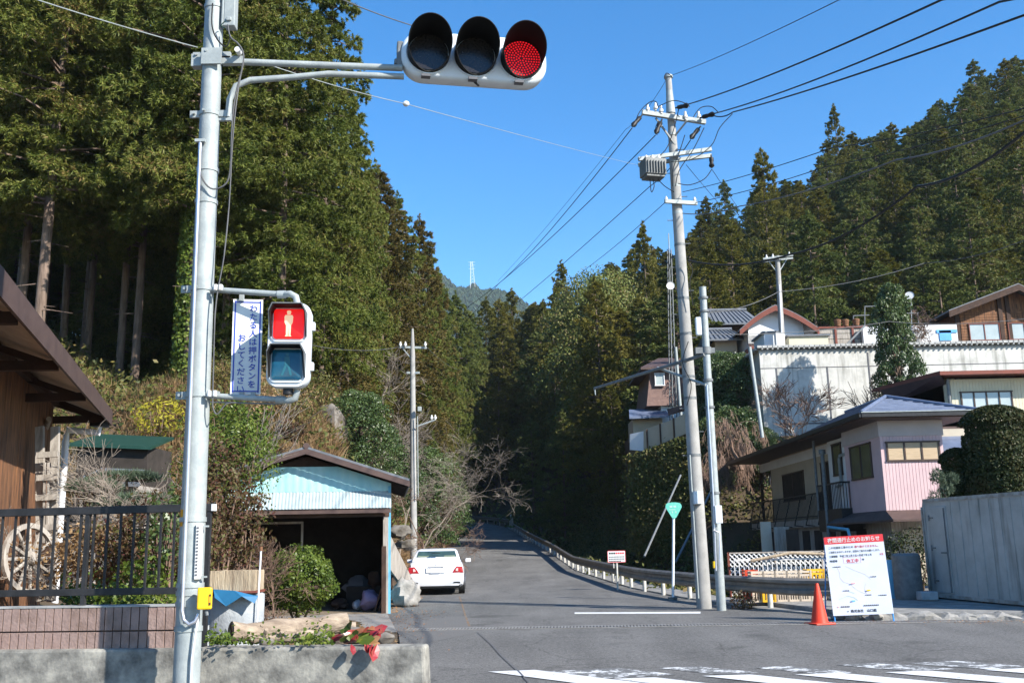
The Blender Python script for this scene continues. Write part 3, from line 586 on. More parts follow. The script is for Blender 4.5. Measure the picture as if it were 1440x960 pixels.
# trees with trunks one can see between the slope and the crowns
front = [(187, 41, 'hin0', 1.0, 'tall cypress with a reddish brown sunlit trunk standing on the slope behind the timber house'),
         (165, 43, 'hin1', .98, 'tall cypress with a slim grey trunk just behind the reddish one on the slope'),
         (118, 47, 'hin2', 1.0, 'tall cypress with a pale shaded trunk behind the roof corner of the timber house'),
         (84, 47, 'hin0', 1.02, 'tall cypress whose pale trunk rises just over the timber house roof edge'),
         (262, 36.5, 'hin1', 1.08, 'tall cypress with an ivy covered trunk directly behind the signal pole'),
         (312, 44, 'hin2', 1.0, 'tall cypress rising behind the pedestrian call sign'),
         (20, 40, 'hin1', 1.03, 'tall cypress above the near roof of the timber house')]
for px, Y, k, s, lab in front:
    x = at(px, 560, Y).x; place(k, x, Y, s, rl.uniform(0, 6), label=lab, group=None); spots.append((x, Y))
def fit_top(x, y, py, H0):          # height scale so that the tree top reaches the height seen at this distance
    px = 720+F_PX*x/y; return (at(px, py, y).z-hzf(x, y))/H0
H0S = {'low': 22, 'bro': 21, 'sug': 20, 'far': 19, 'hin': 24}
edge_tree = [(392, 38.5, 'low0', 1.0, -120, 'large cypress with drooping green sprays under the traffic light arm'),
             (450, 43, 'low1', .8, -60, 'large cypress whose crown edge meets the sky beside the traffic light'),
             (486, 51, 'low0', .8, 150, 'green cypress just behind the crown that meets the sky'),
             (540, 59, 'bro0', 1.1, 232, 'brown tipped cedar with its pointed top against the sky'),
             (478, 48, 'bro0', .62, 330, 'smaller brown cedar below the large cypress crowns'),
             (500, 54, 'low1', .62, 250, 'green cypress behind the smaller brown cedar'),
             (566, 64, 'low1', .9, 268, 'dark green cypress right beside the brown tipped cedar'),
             (586, 70, 'bro0', .95, 300, 'second brown cedar further along the road side tree line'),
             (600, 76, 'low0', .85, 340, 'green cypress further along the tree line beside the road'),
             (612, 84, 'low1', .95, 385, 'broad green cypress leaning over the road edge near the bend'),
             (606, 91, 'low0', .95, 440, 'last green cypress of the tree line before the road bend'),
             (624, 112, 'low1', 1.1, 376, 'green conifer beyond the road bend, nearest the end of the tree line'), (641, 119, 'low0', 1.15, 408, 'green conifer beyond the bend standing against the blue mountain'),
             (656, 122, 'far2', 1.1, 430, 'lower green conifer beyond the bend below the mountain'), (671, 125, 'low1', 1.1, 440, 'smallest green conifer beyond the bend in front of the dark valley'), (684, 130, 'sug0', 1.0, 418, 'olive cedar beyond the bend with its tip against the mountain'),
             (706, 138, 'sug1', 1.1, 420, 'olive cedar at the foot of the far slope beside the blue mountain'), (724, 142, 'sug2', 1.1, 406, 'second olive cedar at the foot of the far slope')]
for px, Y, k, s, py, lab in edge_tree:
    x = at(px, 600, Y).x; place(k, x, Y, s, rl.uniform(0, 6), sz=fit_top(x, Y, py, H0S[k[:3]]), label=lab); spots.append((x, Y))
for Y in np.arange(35, 120, 5.2):
    for j in range(13):
        xfoot = float(nint(Y, [29, 45, 60, 85, 95, 104, 112, 140], [-5, -5.2, -5.8, -7.2, -8.8, -12, -17, -60]))
        x = xfoot-3.0-j*4.6+rl.uniform(-1.2, 1.2); y = Y+rl.uniform(-1.6, 1.6)
        px = 720+1390*x/y
        if px < -260 or min((x-a)**2+(y-b)**2 for a, b in spots) < 11: continue
        if y < 62 and x > -12.5 : continue
        if y > 84 and j > 5: continue
        if y > 60 and px > 560: continue
        inner = y < 62 or j > 3
        k = (rl.choice(['low0', 'low1']) if (j > 5 or y > 56) else 'hin%d' % rl.randrange(3)) if inner else (rl.choice(['low0', 'low1', 'low1', 'bro0', 'low0', 'sug0']) if y < 95 else rl.choice(['low0', 'low1', 'far0']))
        spots.append((x, y)); sk = fit_top(x, y, float(nint(px, [400, 470, 510, 530, 560, 600, 640], [-400, -200, 20, 240, 280, 340, 420]))+rl.uniform(5, 40), H0S[k[:3]]); place(k, x, y, rl.uniform(.95, 1.2), rl.uniform(0, 6), sz=min(rl.uniform(.95, 1.15), max(.4, sk)), label='tall conifer in the dense forest on the slope behind the garage and timber house', group=G_L)
# --- right hillside forest
G_R = 'conifers covering the hillside above the white retaining wall'
rr = random.Random(11); R_sp = []
PLAT = lambda x, y: (x > 12.5 and y < 79)
SKY_X = [600, 700, 740, 800, 850, 910, 960, 1000, 1040, 1062, 1100, 1132, 1180, 1215, 1260, 1300, 1340, 1380, 1440, 1560]
SKY_Y = [440, 430, 408, 378, 366, 325, 338, 274, 262, 290, 222, 246, 208, 160, 170, 155, 154, 116, 88, 40]
special = [(845, 92, 'roundtree', 1.0, 395, 17, 'tall rounded evergreen standing over the road bend'),
           (1098, 104, 'sug1', 1.0, 208, 20, 'pointed cedar standing above the others behind the white gabled house'),
           (1040, 92, 'sug0', 1.05, 310, 20, 'broad olive cedar just behind the small pole near the gabled house'),
           (1215, 138, 'sug2', .9, 146, 20, 'dark tall cedar breaking the skyline near the top of the slope'),
           (920, 100, 'sug2', .9, 312, 20, 'olive cedar behind the wires beside the concrete pole'),
           (1040, 140, 'far1', .8, 252, 19, 'dark conifer on the skyline just beside the pointed cedar'), (1430, 146, 'far0', 1.0, 82, 19, 'highest conifer on the skyline at the edge of the view'), (800, 128, 'sug0', .9, 366, 20, 'olive cedar with its tip on the skyline over the valley')]
for px, Y, k, s, py, H0, lab in special:
    x = at(px, 600, Y).x; place(k, x, Y, s, rr.uniform(0, 6), sz=fit_top(x, Y, py, H0), label=lab); R_sp.append((x, Y))
cnt = 0
for Y in np.arange(74, 156, 4.6):
    for X in np.arange(-20, 90, 4.6):
        x = X+rr.uniform(-2.0, 2.0); y = Y+rr.uniform(-2.0, 2.0); px = 720+1390*x/y
        if px > 1500 or px < 690 or PLAT(x, y): continue
        h = hzf(x, y); b = float(road_z(y))
        if h < b+1.2: continue
        if y < 100 and x < 3+0.02*y: continue
        if x < -3 and y < 122: continue
        if min([9e9]+[(x-a)**2+(y-c)**2 for a, c in R_sp]) < 11: continue
        u = rr.random()+ (.25 if px < 1180 else -.22)
        k = 'sug%d' % rr.randrange(3) if u > .45 else 'far%d' % rr.randrange(3)
        s = rr.uniform(.9, 1.25); lim = fit_top(x, y, float(nint(px, SKY_X, SKY_Y))+abs(rr.gauss(0, 14))+rr.uniform(2, 10), H0S[k[:3]]); sz = min(rr.uniform(.72, 1.0), lim)
        if sz < .33: continue
        R_sp.append((x, y)); cnt += 1
        place(k, x, y, s, rr.uniform(0, 6), sz=sz, label='conifer in the dense forest covering the hillside above the white retaining wall', group=G_R)
print('trees', len(spots), cnt)
# bank trees in front of the round tree and beside the brown house
bk = random.Random(8)
for px, Y, k, s, lab in [(862, 68, 'sug0', .50, 'small brownish cedar on the shaded bank beside the brown house'), (748, 90, 'far1', .6, 'dark conifer at the foot of the bank where the road bends'), (790, 84, 'far0', .62, 'dark conifer between the round evergreen and the brown house'),
                         (905, 84, 'sug1', .78, 'cedar rising directly behind the brown mansard house'), (965, 80, 'far2', .62, 'conifer behind the concrete utility pole'), (1165, 84, 'far0', .72, 'bushy conifer behind the roofs of the upper yard'), (1230, 86, 'far1', .8, 'green conifer behind the satellite dish'), (1320, 84, 'far2', .85, 'green conifer to the side of the timber cabin'), (1410, 88, 'far0', .92, 'green conifer behind the timber cabin roof')]:
    x = at(px, 600, Y).x; place(k, x, Y, s, bk.uniform(0, 6), label=lab)

# --- ground cover on the slopes
def cover(name, label, regions, seed, m, nleaf, L, w, hgt, kind='leaf'):
    g = np.random.default_rng(seed); out = []
    for (x0, x1, y0, y1, n, ok) in regions:
        x = g.uniform(x0, x1, n); y = g.uniform(y0, y1, n); z = hz(x, y); keep = ok(x, y, z); x, y, z = x[keep], y[keep], z[keep]
        if not len(x): continue
        C_ = np.stack([x, y, z], 1)
        if kind == 'leaf':
            sz = g.uniform(.35, 1, (len(x), 1)); P = np.repeat(C_, nleaf, 0)+g.normal(size=(len(x)*nleaf, 3))*np.repeat(sz, nleaf, 0)*np.array([hgt*.8, hgt*.8, hgt*.45])+np.array([0, 0, hgt*.35])
            out.append(leaves(P, L, w, g, np.tile([.2, -.5, .8], (len(P), 1)), .8))
        else:
            out.append(leaflets(C_, np.tile([.15, -.35, .9], (len(x), 1))+g.normal(size=(len(x), 3))*.35, nleaf, L, w, .45, g))
    o = tri_object(name, np.concatenate(out), m); return tag(o, label, kind='stuff')
road_free = lambda x, y: (x < nint(y, [c[1] for c in RYL], [c[0] for c in RYL])-.7) | (x > nint(y, [c[1] for c in RYR], [c[0] for c in RYR])+1.1)
cover('undergrowth', 'green and yellowish undergrowth on the wooded slope', [(-42, -5.3, 26, 62, 5200, lambda x, y, z: z > .35), (-20, -5.4, 60, 100, 1500, lambda x, y, z: z > 1.2)], 1, 'under', 22, .24, .13, .75)
cover('dry_grass', 'dry straw coloured grass and vines on the roadside cutting', [(-13, -4.6, 29, 62, 9000, lambda x, y, z: (z > .25) & (z < 8)), (-14, -5.0, 42, 98, 9000, lambda x, y, z: (z > .8) & (z < 9)), (-34, -13, 27, 45, 1800, lambda x, y, z: z > .5)], 2, 'dry', 12, .75, .020, 1, 'blade')
cover('bank_scrub', 'dark scrub on the shaded bank below the upper houses', [(3.5, 16, 28, 104, 11000, lambda x, y, z: road_free(x, y) & (z < 10.8) & ~((x > 9.6) & (y < 50)) & ~((x > 13) & (y > 53)))], 3, 'under', 18, .22, .12, .6)  # dense scrub over darkened soil stands in for shade on this bank
cover('forest_floor', 'low bushes under the conifers of the far slope', [(-30, 80, 80, 150, 3500, lambda x, y, z: road_free(x, y) & ~((x > 12) & (y < 79)))], 4, 'hinoki_far', 16, .5, .3, 1.2)
g = np.random.default_rng(77)
def litter(n, fx, seed, m, L, name, label):
    g = np.random.default_rng(seed); P = fx(g, n); V = leaves(P, L, L*.6, g, np.tile([0, 0, 1.], (n, 1)), .25); tag(tri_object(name, V, m), label, kind='stuff')
def fl(g, n):
    y = g.uniform(23.5, 95, n)**1.0; xe = nint(y, [c[1] for c in RYL], [c[0] for c in RYL]); x = xe+np.abs(g.normal(size=n))*.45-.55; return np.stack([x, y, road_z(y)+.02], 1)
litter(5200, fl, 5, 'litter', .085, 'fallen_leaves', 'orange fallen leaves along the road edge')
def fl2(g, n):
    x = g.uniform(-7, -1.2, n); y = g.uniform(8.2, 20, n); return np.stack([x, y, hz(x, y)+.02], 1)
litter(5200, fl2, 6, 'dry', .07, 'garden_litter', 'dry leaves scattered over the garden soil')

def grit(g, n):
    m_ = n//2; x = np.concatenate([g.uniform(6.3, 18, m_), g.normal(-2.6, .5, n-m_)]); y = np.concatenate([18.5-.25*(x[:m_]-6.4)-np.abs(g.normal(size=m_))*.35, g.uniform(12, 24, n-m_)])
    return np.stack([x, y, np.full(n, .012)], 1)
litter(2600, grit, 15, 'litter', .035, 'road_grit', 'loose grit and crumbs lying along the road edges')
# ================================================================== LEFT FOREGROUND
# low concrete wall
A = Vector((-16, 8.95, 0)); B = Vector((-.62, 7.15, 0)); d = (B-A).normalized(); nn = Vector((-d.y, d.x, 0))
zt = at(590, 908, 7.15).z
wb = MB(); g_ = random.Random(1); prof = []
wb.prism([A+Vector((0, 0, -.1)), B+Vector((0, 0, -.1)), B+Vector((-.04, 0, zt)), A+Vector((0, 0, zt))], nn*.20)
wall = tag(wb.build('concrete_wall', 'concrete', bevel=.02, loc=B), 'low stained concrete retaining wall behind the signal pole', 'wall')
tw = thing('block_wall', 'brown ribbed block wall course on top of the low concrete wall', 'wall', at(120, 905, 7.9))
def onwall(px, off=0.0):      # point on the wall face line under pixel column px (world XY)
    r = at(px, 900, 1.0)-CAM; t_ = (A.x*d.y-A.y*d.x)/(r.x*d.y-r.y*d.x); return Vector((r.x*t_, r.y*t_, 0))+nn*off
p0, p1 = onwall(-260), onwall(264); z0, z1 = zt-.01, at(120, 851, onwall(120).y+.1).z
tb = MB(); tb.prism([p0+nn*.07+Vector((0, 0, z0)), p1+nn*.07+Vector((0, 0, z0)), p1+nn*.07+Vector((0, 0, z1-.012)), p0+nn*.07+Vector((0, 0, z1-.012))], nn*.11); tb.build('mortar_core', 'grout', tw)
L = (p1-p0).length; w = .0665; k = int(L/w); g_ = random.Random(4); zm = z0+(z1-z0)*.42
fb = MB()
for i in range(k):
    c0 = p0+d*(i*w+.004); c1 = p0+d*((i+1)*w-.004)
    for za, zb in ((z0, zm-.006), (zm+.006, z1-.014)):
        o = nn*(.055+g_.uniform(-.002, .002)); fb.prism([c0+o+Vector((0, 0, za)), c1+o+Vector((0, 0, za)), c1+o+Vector((0, 0, zb)), c0+o+Vector((0, 0, zb))], nn*.03)
fb.build('facing', 'tile_block', tw)
cb = MB(); cb.prism([p0+nn*.05+Vector((0, 0, z1-.012)), p1+nn*.05+Vector((0, 0, z1-.012)), p1+nn*.05+Vector((0, 0, z1)), p0+nn*.05+Vector((0, 0, z1))], nn*.14); cb.build('cap', 'stone_light', tw)
# metal fence
fn = thing('metal_fence', 'black metal railing standing on the brown block wall', 'fence', p1)
f0, f1 = onwall(-260, .12), onwall(284, .12); zr = at(120, 717, f1.y).z; zl = at(120, 833, f1.y).z
def rail(z, h, w, nm): m = MB(); m.beam(f0+Vector((0, 0, z)), f1+Vector((0, 0, z)), w, h); m.build(nm, 'black', fn, bevel=.004)
rail(zr, .058, .045, 'top_rail'); rail(zl, .05, .035, 'bottom_rail')
L = (f1-f0).length; n = int(L/.106)
for i in range(n):
    c = f1-d*(.09+i*.106)
    m = MB(); m.beam(c+Vector((0, 0, zl)), c+Vector((0, 0, zr)), .018, .014, up=d); m.build('baluster', 'black', fn)
for i in range(0, n, 9):
    c = f1-d*(.035+i*.106); m = MB(); m.beam(c+Vector((0, 0, zt)), c+Vector((0, 0, zr-.02)), .032, .032, up=d); m.build('post', 'black', fn)
m = MB(); m.box(f1+d*.0+Vector((0, 0, zr)), (.02, .05, .05), rz=math.atan2(d.y, d.x)); m.build('end_cap', 'pvc', fn)

# ------------------------------------------------------------------ signal pole
PX, PY = -2.253, 7.0
sp = thing('signal_pole', 'tall galvanised steel pole carrying the traffic light and the push button', 'pole', (PX, PY, 0))
m = MB(); m.tube([(PX, PY, -.3), (PX, PY, 3), (PX, PY, 6.6)], [.093, .08, .066], 28, cap=True); m.build('shaft', 'galv', sp, smooth=True)
def prad(z): return .093-(z/6.6)*.027
def zpx(py, Y=PY): return at(280, py, Y).z
for py in (80, 162, 240, 285, 407, 556, 730, 822, 833, 848, 883, 12):
    z = zpx(py); m = MB(); m.cyl((PX, PY, z-.016), (PX, PY, z+.016), prad(z)+.006, 24)
    if py in (80, 162, 407, 556):
        m.box((PX-prad(z)-.035, PY-.01, z), (.075, .02, .055)); m.box((PX+prad(z)+.035, PY-.01, z), (.075, .03, .05)); m.cyl((PX-prad(z)-.04, PY-.05, z), (PX-prad(z)-.04, PY+.03, z), .011, 8)
        m.cyl((PX-.02, PY-prad(z)-.03, z), (PX-.02, PY-prad(z)+.01, z), .009, 8)
    m.build('clamp_band', 'galv', sp, smooth=40)
# mast arm for the three lamp head
Z1 = at(330, 86, PY).z; a0 = Vector((PX+.08, PY, Z1)); a1 = at(566, 96, 7.13)
m = MB(); m.tube([a0, a1], .026, 12)
m.box((PX+.16, PY, Z1), (.16, .05, .06)); m.box((PX+.02, PY-.085, Z1), (.15, .02, .13)); m.box((PX-.11, PY, Z1), (.08, .07, .10))
m.build('mast_arm', 'galv', sp, smooth=40)
b0 = at(321, 165, PY); b1 = at(323, 140, PY); b2 = at(332, 121, PY); b3 = at(352, 113, PY); b4 = at(410, 109, 7.03); b5 = at(462, 104, 7.06); b6 = at(568, 108, 7.13)
m = MB(); m.tube([b0, b1, b2, b3, b4, b5, b6], .024, 12); m.box((b0.x-.04, PY, b0.z), (.13, .03, .06)); m.build('brace_arm', 'galv', sp, smooth=60)
for py in (72,):
    c = at(335, py, 6.93); m = MB(); m.cyl(c+Vector((0, -.03, 0)), c+Vector((0, .03, 0)), .022, 12); m.build('insulator', 'ceramic', sp, smooth=40)
# conduit with hook at the bottom
zb = at(280, 870, 6.9).z
cx = PX-.012
c_pts = [(cx-.02, PY-.098, zpx(200, 6.9)), (cx-.012, PY-.105, zpx(420, 6.9)), (cx, PY-.115, zpx(700, 6.9)), (cx+.002, PY-.118, zb+.06), (cx+.018, PY-.125, zb), (cx+.055, PY-.125, zb-.032), (cx+.095, PY-.12, zb-.012), (cx+.112, PY-.11, zb+.035)]
m = MB(); m.tube(c_pts, .0125, 10); m.build('conduit', 'conduit', sp, smooth=60)
m = MB(); m.box((cx-.02, PY-.10, zpx(198, 6.9)), (.075, .03, .022)); m.build('conduit_head', 'galv', sp)
m = MB(); m.tube([(cx+.11, PY-.11, zb+.03), (cx+.095, PY-.10, zb-.07), (cx+.075, PY-.10, zb-.25), (cx+.07, PY-.10, -.1)], .0085, 8); m.build('ground_wire_pipe', 'pvc', sp, smooth=60)
# cables
def cab(pxs, Y=6.9, r=.0055, mm='cable_grey', par=sp, nm='cable', n=6):
    P = [at(x, y, (q[0] if q else Y)) for (x, y, *q) in pxs]; Q = []
    for i in range(len(P)-1):
        p0_, p1_, p2_, p3_ = P[max(i-1, 0)], P[i], P[i+1], P[min(i+2, len(P)-1)]
        for k in range(4):
            t = k/4; Q.append(.5*((2*p1_)+(p2_-p0_)*t+(2*p0_-5*p1_+4*p2_-p3_)*t*t+(3*p1_-p0_-3*p2_+p3_)*t**3))
    Q.append(P[-1]); m = MB(); m.tube(Q, r, n); return m.build(nm, mm, par, smooth=60)
cab([(320, 35), (324, 52), (335, 62), (342, 75), (341, 95), (331, 135), (326, 180), (324, 235), (318, 258), (300, 266), (286, 254), (279, 228), (282, 202)], r=.0065)
cab([(341, 92), (333, 140), (327, 200), (322, 290), (315, 360), (306, 410), (302, 450), (300, 520), (299, 560), (300, 575), (306, 582), (318, 568), (332, 566)], r=.0055)
cab([(299, 5), (298, 35), (305, 55), (318, 66), (324, 52)], r=.006, mm='cable')
cab([(317, 30), (311, 36), (317, 40)], r=.004, mm='green_roof')
for (px, py) in ((303, 404), (310, 404), (294, 553), (302, 553)):
    c = at(px, py, 6.9); m = MB(); m.cyl(c+Vector((0, 0, -.02)), c+Vector((0, 0, .02)), .015, 12); m.build('insulator', 'ceramic', sp, smooth=40)
# small switch box high on the pole
c = at(325, 15, 6.98); m = MB(); m.box(c, (.085, .09, .30)); m.box(c+Vector((-.052, -.02, -.02)), (.02, .05, .26)); m.box(c+Vector((0, -.05, -.10)), (.04, .02, .03)); m.build('switch_box', 'galv', sp, bevel=.006)
# label sticker and narrow edge-on plate
zc = zpx(727, 6.91); n = 10; rr_ = prad(zc)+.002; m = MB(); a_s = [math.radians(-168+i*5.0) for i in range(n)]
m.add([(PX+rr_*math.cos(a), PY+rr_*math.sin(a), zz) for a in a_s for zz in (zc-.057, zc+.057)], [(2*i, 2*i+2, 2*i+3, 2*i+1) for i in range(n-1)])
st = m.build('sticker', 'orange_label', sp)
for j in range(7):
    q = MB(); a = a_s[4]; q.box((PX+(rr_+.001)*math.cos(a), PY+(rr_+.001)*math.sin(a), zc+.045-j*.015), (.012, .002, .008), rz=a+math.pi/2); q.build('lettering', 'ink_grey', st)
m = MB(); c = at(280, 775, 6.95); m.box(c, (.040, .09, .37), rz=.15); pl = m.build('plate', 'sign_white', sp, bevel=.003)
q = MB()
for j in range(15): q.box(c+Vector((.001, -.0485, .16-j*.0225)), (.013, .002, .012), rz=.15)
q.build('lettering', 'ink_grey', pl)
for dz in (.17, -.17):
    m = MB(); m.box((PX+.07, PY-.06, c.z+dz), (.12, .02, .012)); m.build('plate_bracket', 'galv', sp)

# push button box
pc = at(288, 841, 6.86)
pb = thing('push_button_box', 'yellow pedestrian push button box strapped to the signal pole', 'button box', pc)
R_ = Matrix.Rotation(math.radians(12), 3, 'Z')@Matrix.Rotation(math.radians(-4), 3, 'X')
m = MB(); m.box(pc, (.095, .065, .145), R=R_); m.build('housing', 'yellow', pb, bevel=.012)
m = MB(); m.box(pc+R_@Vector((.036, -.034, -.012)), (.014, .006, .07), R=R_); m.build('cover_hinge', 'orange_label', pb)
for dz in (.02, -.035): m = MB(); m.box(pc+R_@Vector((.038, -.038, dz)), (.01, .006, .014), R=R_); m.build('latch', 'ink', pb)
m = MB(); m.cyl(pc+Vector((.01, 0, -.07)), pc+Vector((.02, 0, -.11)), .012, 10); m.build('gland', 'galv_dark', pb)

# ------------------------------------------------------------------ three-lamp traffic light
TL = thing('traffic_light', 'horizontal three lamp traffic light showing red on the arm of the signal pole', 'traffic light', (0, 0, 0))
def stadium(w, h, y, n=10, r=None):
    r = r or h/2; pts = []
    for cx, cz, a0 in ((w/2-r, h/2-r, 0), (-w/2+r, h/2-r, 90), (-w/2+r, -h/2+r, 180), (w/2-r, -h/2+r, 270)):
        for i in range(n): a = math.radians(a0+90*i/(n-1)); pts.append((cx+r*math.cos(a), y, cz+r*math.sin(a)))
    return pts
m = MB(); m.loft([stadium(1.10, .34, .11, r=.15), stadium(1.14, .385, .09, r=.17), stadium(1.16, .40, .0, r=.175), stadium(1.15, .39, -.03, r=.17), stadium(1.10, .35, -.05, r=.16)]); body = m.build('housing', 'white_paint', TL, smooth=50)
def hood(r, L, y0, cx, cz, m, n=40, cut=.42, t=.006, a_open=0):
    # sleeve cut on a slope, long at the top, short at the bottom
    vs = []; fs = []
    for i in range(n+1):
        a = math.radians(-90+360*i/n); k = (1+math.sin(a))/2; l = L*(cut*.15+(1-cut*.15)*(k**.75))
        for rr_, yy in ((r, y0), (r*1.03, y0-l), (r*1.03+t, y0-l), (r+t, y0)): vs.append((cx+rr_*math.cos(a), yy, cz+rr_*math.sin(a)))
    for i in range(n):
        for k in range(3): fs.append((i*4+k, i*4+k+1, (i+1)*4+k+1, (i+1)*4+k))
    m.add(vs, fs); return m
for j, cx in enumerate((-.368, 0, .368)):
    q = MB(); q.tube([(cx+.176*math.cos(a), -.052, .176*math.sin(a)) for a in [2*math.pi*i/36 for i in range(37)]], .008, 6, cap=False); q.build('lens_ring', 'white_paint', TL, smooth=True)
    q = MB(); q.cyl((cx, -.045, 0), (cx, -.068, 0), .152, 40); q.build('lens', 'lens_red' if j == 2 else 'lens_dark', TL, smooth=40)
    if j == 2:
        q = MB()
        for ring in range(1, 8):
            rr_ = .0205*ring; n = max(6, int(5.6*ring))
            for i in range(n):
                a = 2*math.pi*i/n; x_, z_ = cx+rr_*math.cos(a), rr_*math.sin(a); e = .0062
                q.add([(x_-e, -.069, z_-e), (x_+e, -.069, z_-e), (x_+e, -.069, z_+e), (x_-e, -.069, z_+e), (x_, -.073, z_)], [(0, 1, 4), (1, 2, 4), (2, 3, 4), (3, 0, 4)])
        q.build('diodes', 'led_red', TL)
    q = MB(); hood(.160, .30, -.05, cx, 0, q); q.build('visor', 'hood_black', TL, smooth=50)
    q = MB(); q.box((cx-.02, -.04, -.195), (.07, .05, .02)); q.build('latch', 'ink_grey', TL)
q = MB(); q.tube([(.0, -.0, -.195), (.03, -.02, -.235)], .009, 8); q.build('drain_nipple', 'black', TL)
q = MB(); q.box((-.585, .03, .0), (.05, .09, .22)); q.box((-.60, .03, -.06), (.06, .06, .05)); q.build('mount_bracket', 'galv_dark', TL, bevel=.01)
TL.location = at(667, 84, 7.24); TL.rotation_euler = (math.radians(-2), math.radians(0.6), math.radians(10)); TL.scale = (1, 1, 1)

# ------------------------------------------------------------------ pedestrian light
PL = thing('pedestrian_light', 'two lamp pedestrian light with a lit red standing figure beside the call sign', 'pedestrian light', (0, 0, 0))
m = MB(); m.loft([stadium(.27, .57, .10, r=.07), stadium(.295, .60, .07, r=.085), stadium(.30, .61, -.02, r=.085), stadium(.285, .595, -.04, r=.08)]); m.build('housing', 'white_paint', PL, smooth=50)
def hoodsq(cx, cz, s, L, y0, m, t=.006):
    # three sided hood: top and both cheeks, cheeks cut on a slope
    out = [(-s, -s*.75), (-s, s*.6), (-s*.8, s), (s*.8, s), (s, s*.6), (s, -s*.75)]; ls = [.02, L*.92, L, L, L*.92, .02]
    vs = []
    for (x, z), l in zip(out, ls): k = (s+t)/s; vs += [(cx+x, y0, cz+z), (cx+x*1.02, y0-l, cz+z*1.02), (cx+x*k*1.02, y0-l, cz+z*k*1.02), (cx+x*k, y0, cz+z*k)]
    m.add(vs, [(i*4+k, i*4+k+1, (i+1)*4+k+1, (i+1)*4+k) for i in range(5) for k in range(3)]); return m
for j, cz in enumerate((.145, -.145)):
    q = MB(); q.loft([[(x, y, z+cz) for x, y, z in stadium(.25, .25, -.036, r=.045)], [(x, y, z+cz) for x, y, z in stadium(.25, .25, -.052, r=.045)]]); q.build('lens_door', 'white_paint', PL, smooth=50)
    q = MB(); q.loft([[(x, y, z+cz) for x, y, z in stadium(.212, .212, -.05, r=.02)], [(x, y, z+cz) for x, y, z in stadium(.212, .212, -.062, r=.02)], [(x, y, z+cz) for x, y, z in stadium(.18, .18, -.066, r=.02)]]); ln = q.build('lens', 'ped_red' if j == 0 else 'ped_blue', PL, smooth=30)
    q = MB()
    if j == 0:
        S = .0105
        parts_ = [[(-1, 7.2), (1, 7.2), (1.3, 8.2), (1.2, 9.3), (-1.2, 9.3), (-1.3, 8.2)], [(-1.7, 9.2), (1.7, 9.2), (1.2, 9.6), (.9, 10.0), (-.9, 10.0), (-1.2, 9.6)], [(-2.9, 5.7), (-2.3, 6.9), (2.3, 6.9), (2.9, 5.7), (2.7, 2.0), (2.0, .2), (-2.0, .2), (-2.7, 2.0)],
                  [(-1.7, .4), (1.7, .4), (1.5, -6.8), (.25, -6.8), (0, -1.2), (-.25, -6.8), (-1.5, -6.8)], [(-2.2, -7.7), (-.2, -7.7), (-.3, -6.7), (-1.5, -6.7)], [(.2, -7.7), (2.2, -7.7), (1.5, -6.7), (.3, -6.7)]]
        for P in parts_: q.prism([(x*S, -.067, (z-1.0)*S+cz) for x, z in P], (0, -.002, 0))
        q.build('figure', 'ped_man', ln)
    else:
        S = .0095
        for P in [[(-1, 7.2), (1, 7.2), (1.2, 9.3), (-1.2, 9.3)], [(-2, 6.6), (1.8, 6.6), (2.2, .2), (-1.6, .2)], [(-1.6, .4), (0.2, .4), (-2.6, -7.5), (-4.2, -7.0)], [(0, .4), (2, .4), (4.0, -7.0), (2.4, -7.5)]]: q.prism([(x*S, -.067, (z-1.0)*S+cz) for x, z in P], (0, -.001, 0))
        q.build('figure', 'ped_ghost', ln)
    q = MB(); hoodsq(0, cz, .122, .12, -.05, q); q.build('visor', 'galv_dark', PL)
    q = MB(); hoodsq(0, cz, .116, .115, -.05, q, t=.004); q.build('visor_lining', 'hood_black', PL)
    q = MB(); q.box((.157, .03, cz), (.03, .045, .06)); q.build('hinge', 'white_paint', PL, bevel=.006)
q = MB(); q.cyl((0, .02, -.30), (0, .02, -.345), .035, 14); q.build('bottom_gland', 'black', PL, smooth=40)
pcn = at(407, 486, 6.86); PL.location = pcn; PL.rotation_euler = (0, math.radians(1.0), math.radians(3))
# its two bracket arms belong to the pole
def arm(p0_, p1_, el, name='bracket_arm'):
    a, b = at(*p0_, 6.97), at(*p1_, 6.94); e = [at(x, y, 6.9) for x, y in el]
    q = MB(); q.tube([a, b], .021, 12); q.tube([b]+e, .024, 12); q.cyl(b-Vector((.05, 0, 0)), b+Vector((.01, 0, 0)), .029, 12); q.build(name, 'galv', sp, smooth=60)
arm((296, 407), (400, 414), [(408, 413), (416, 417), (419, 430)]); arm((290, 556), (398, 562), [(407, 563), (415, 560), (418, 548)])
m = MB(); m.tube([at(296, 565, 6.98), at(396, 568, 6.95)], .006, 6); m.build('tie_rod', 'galv_dark', sp)

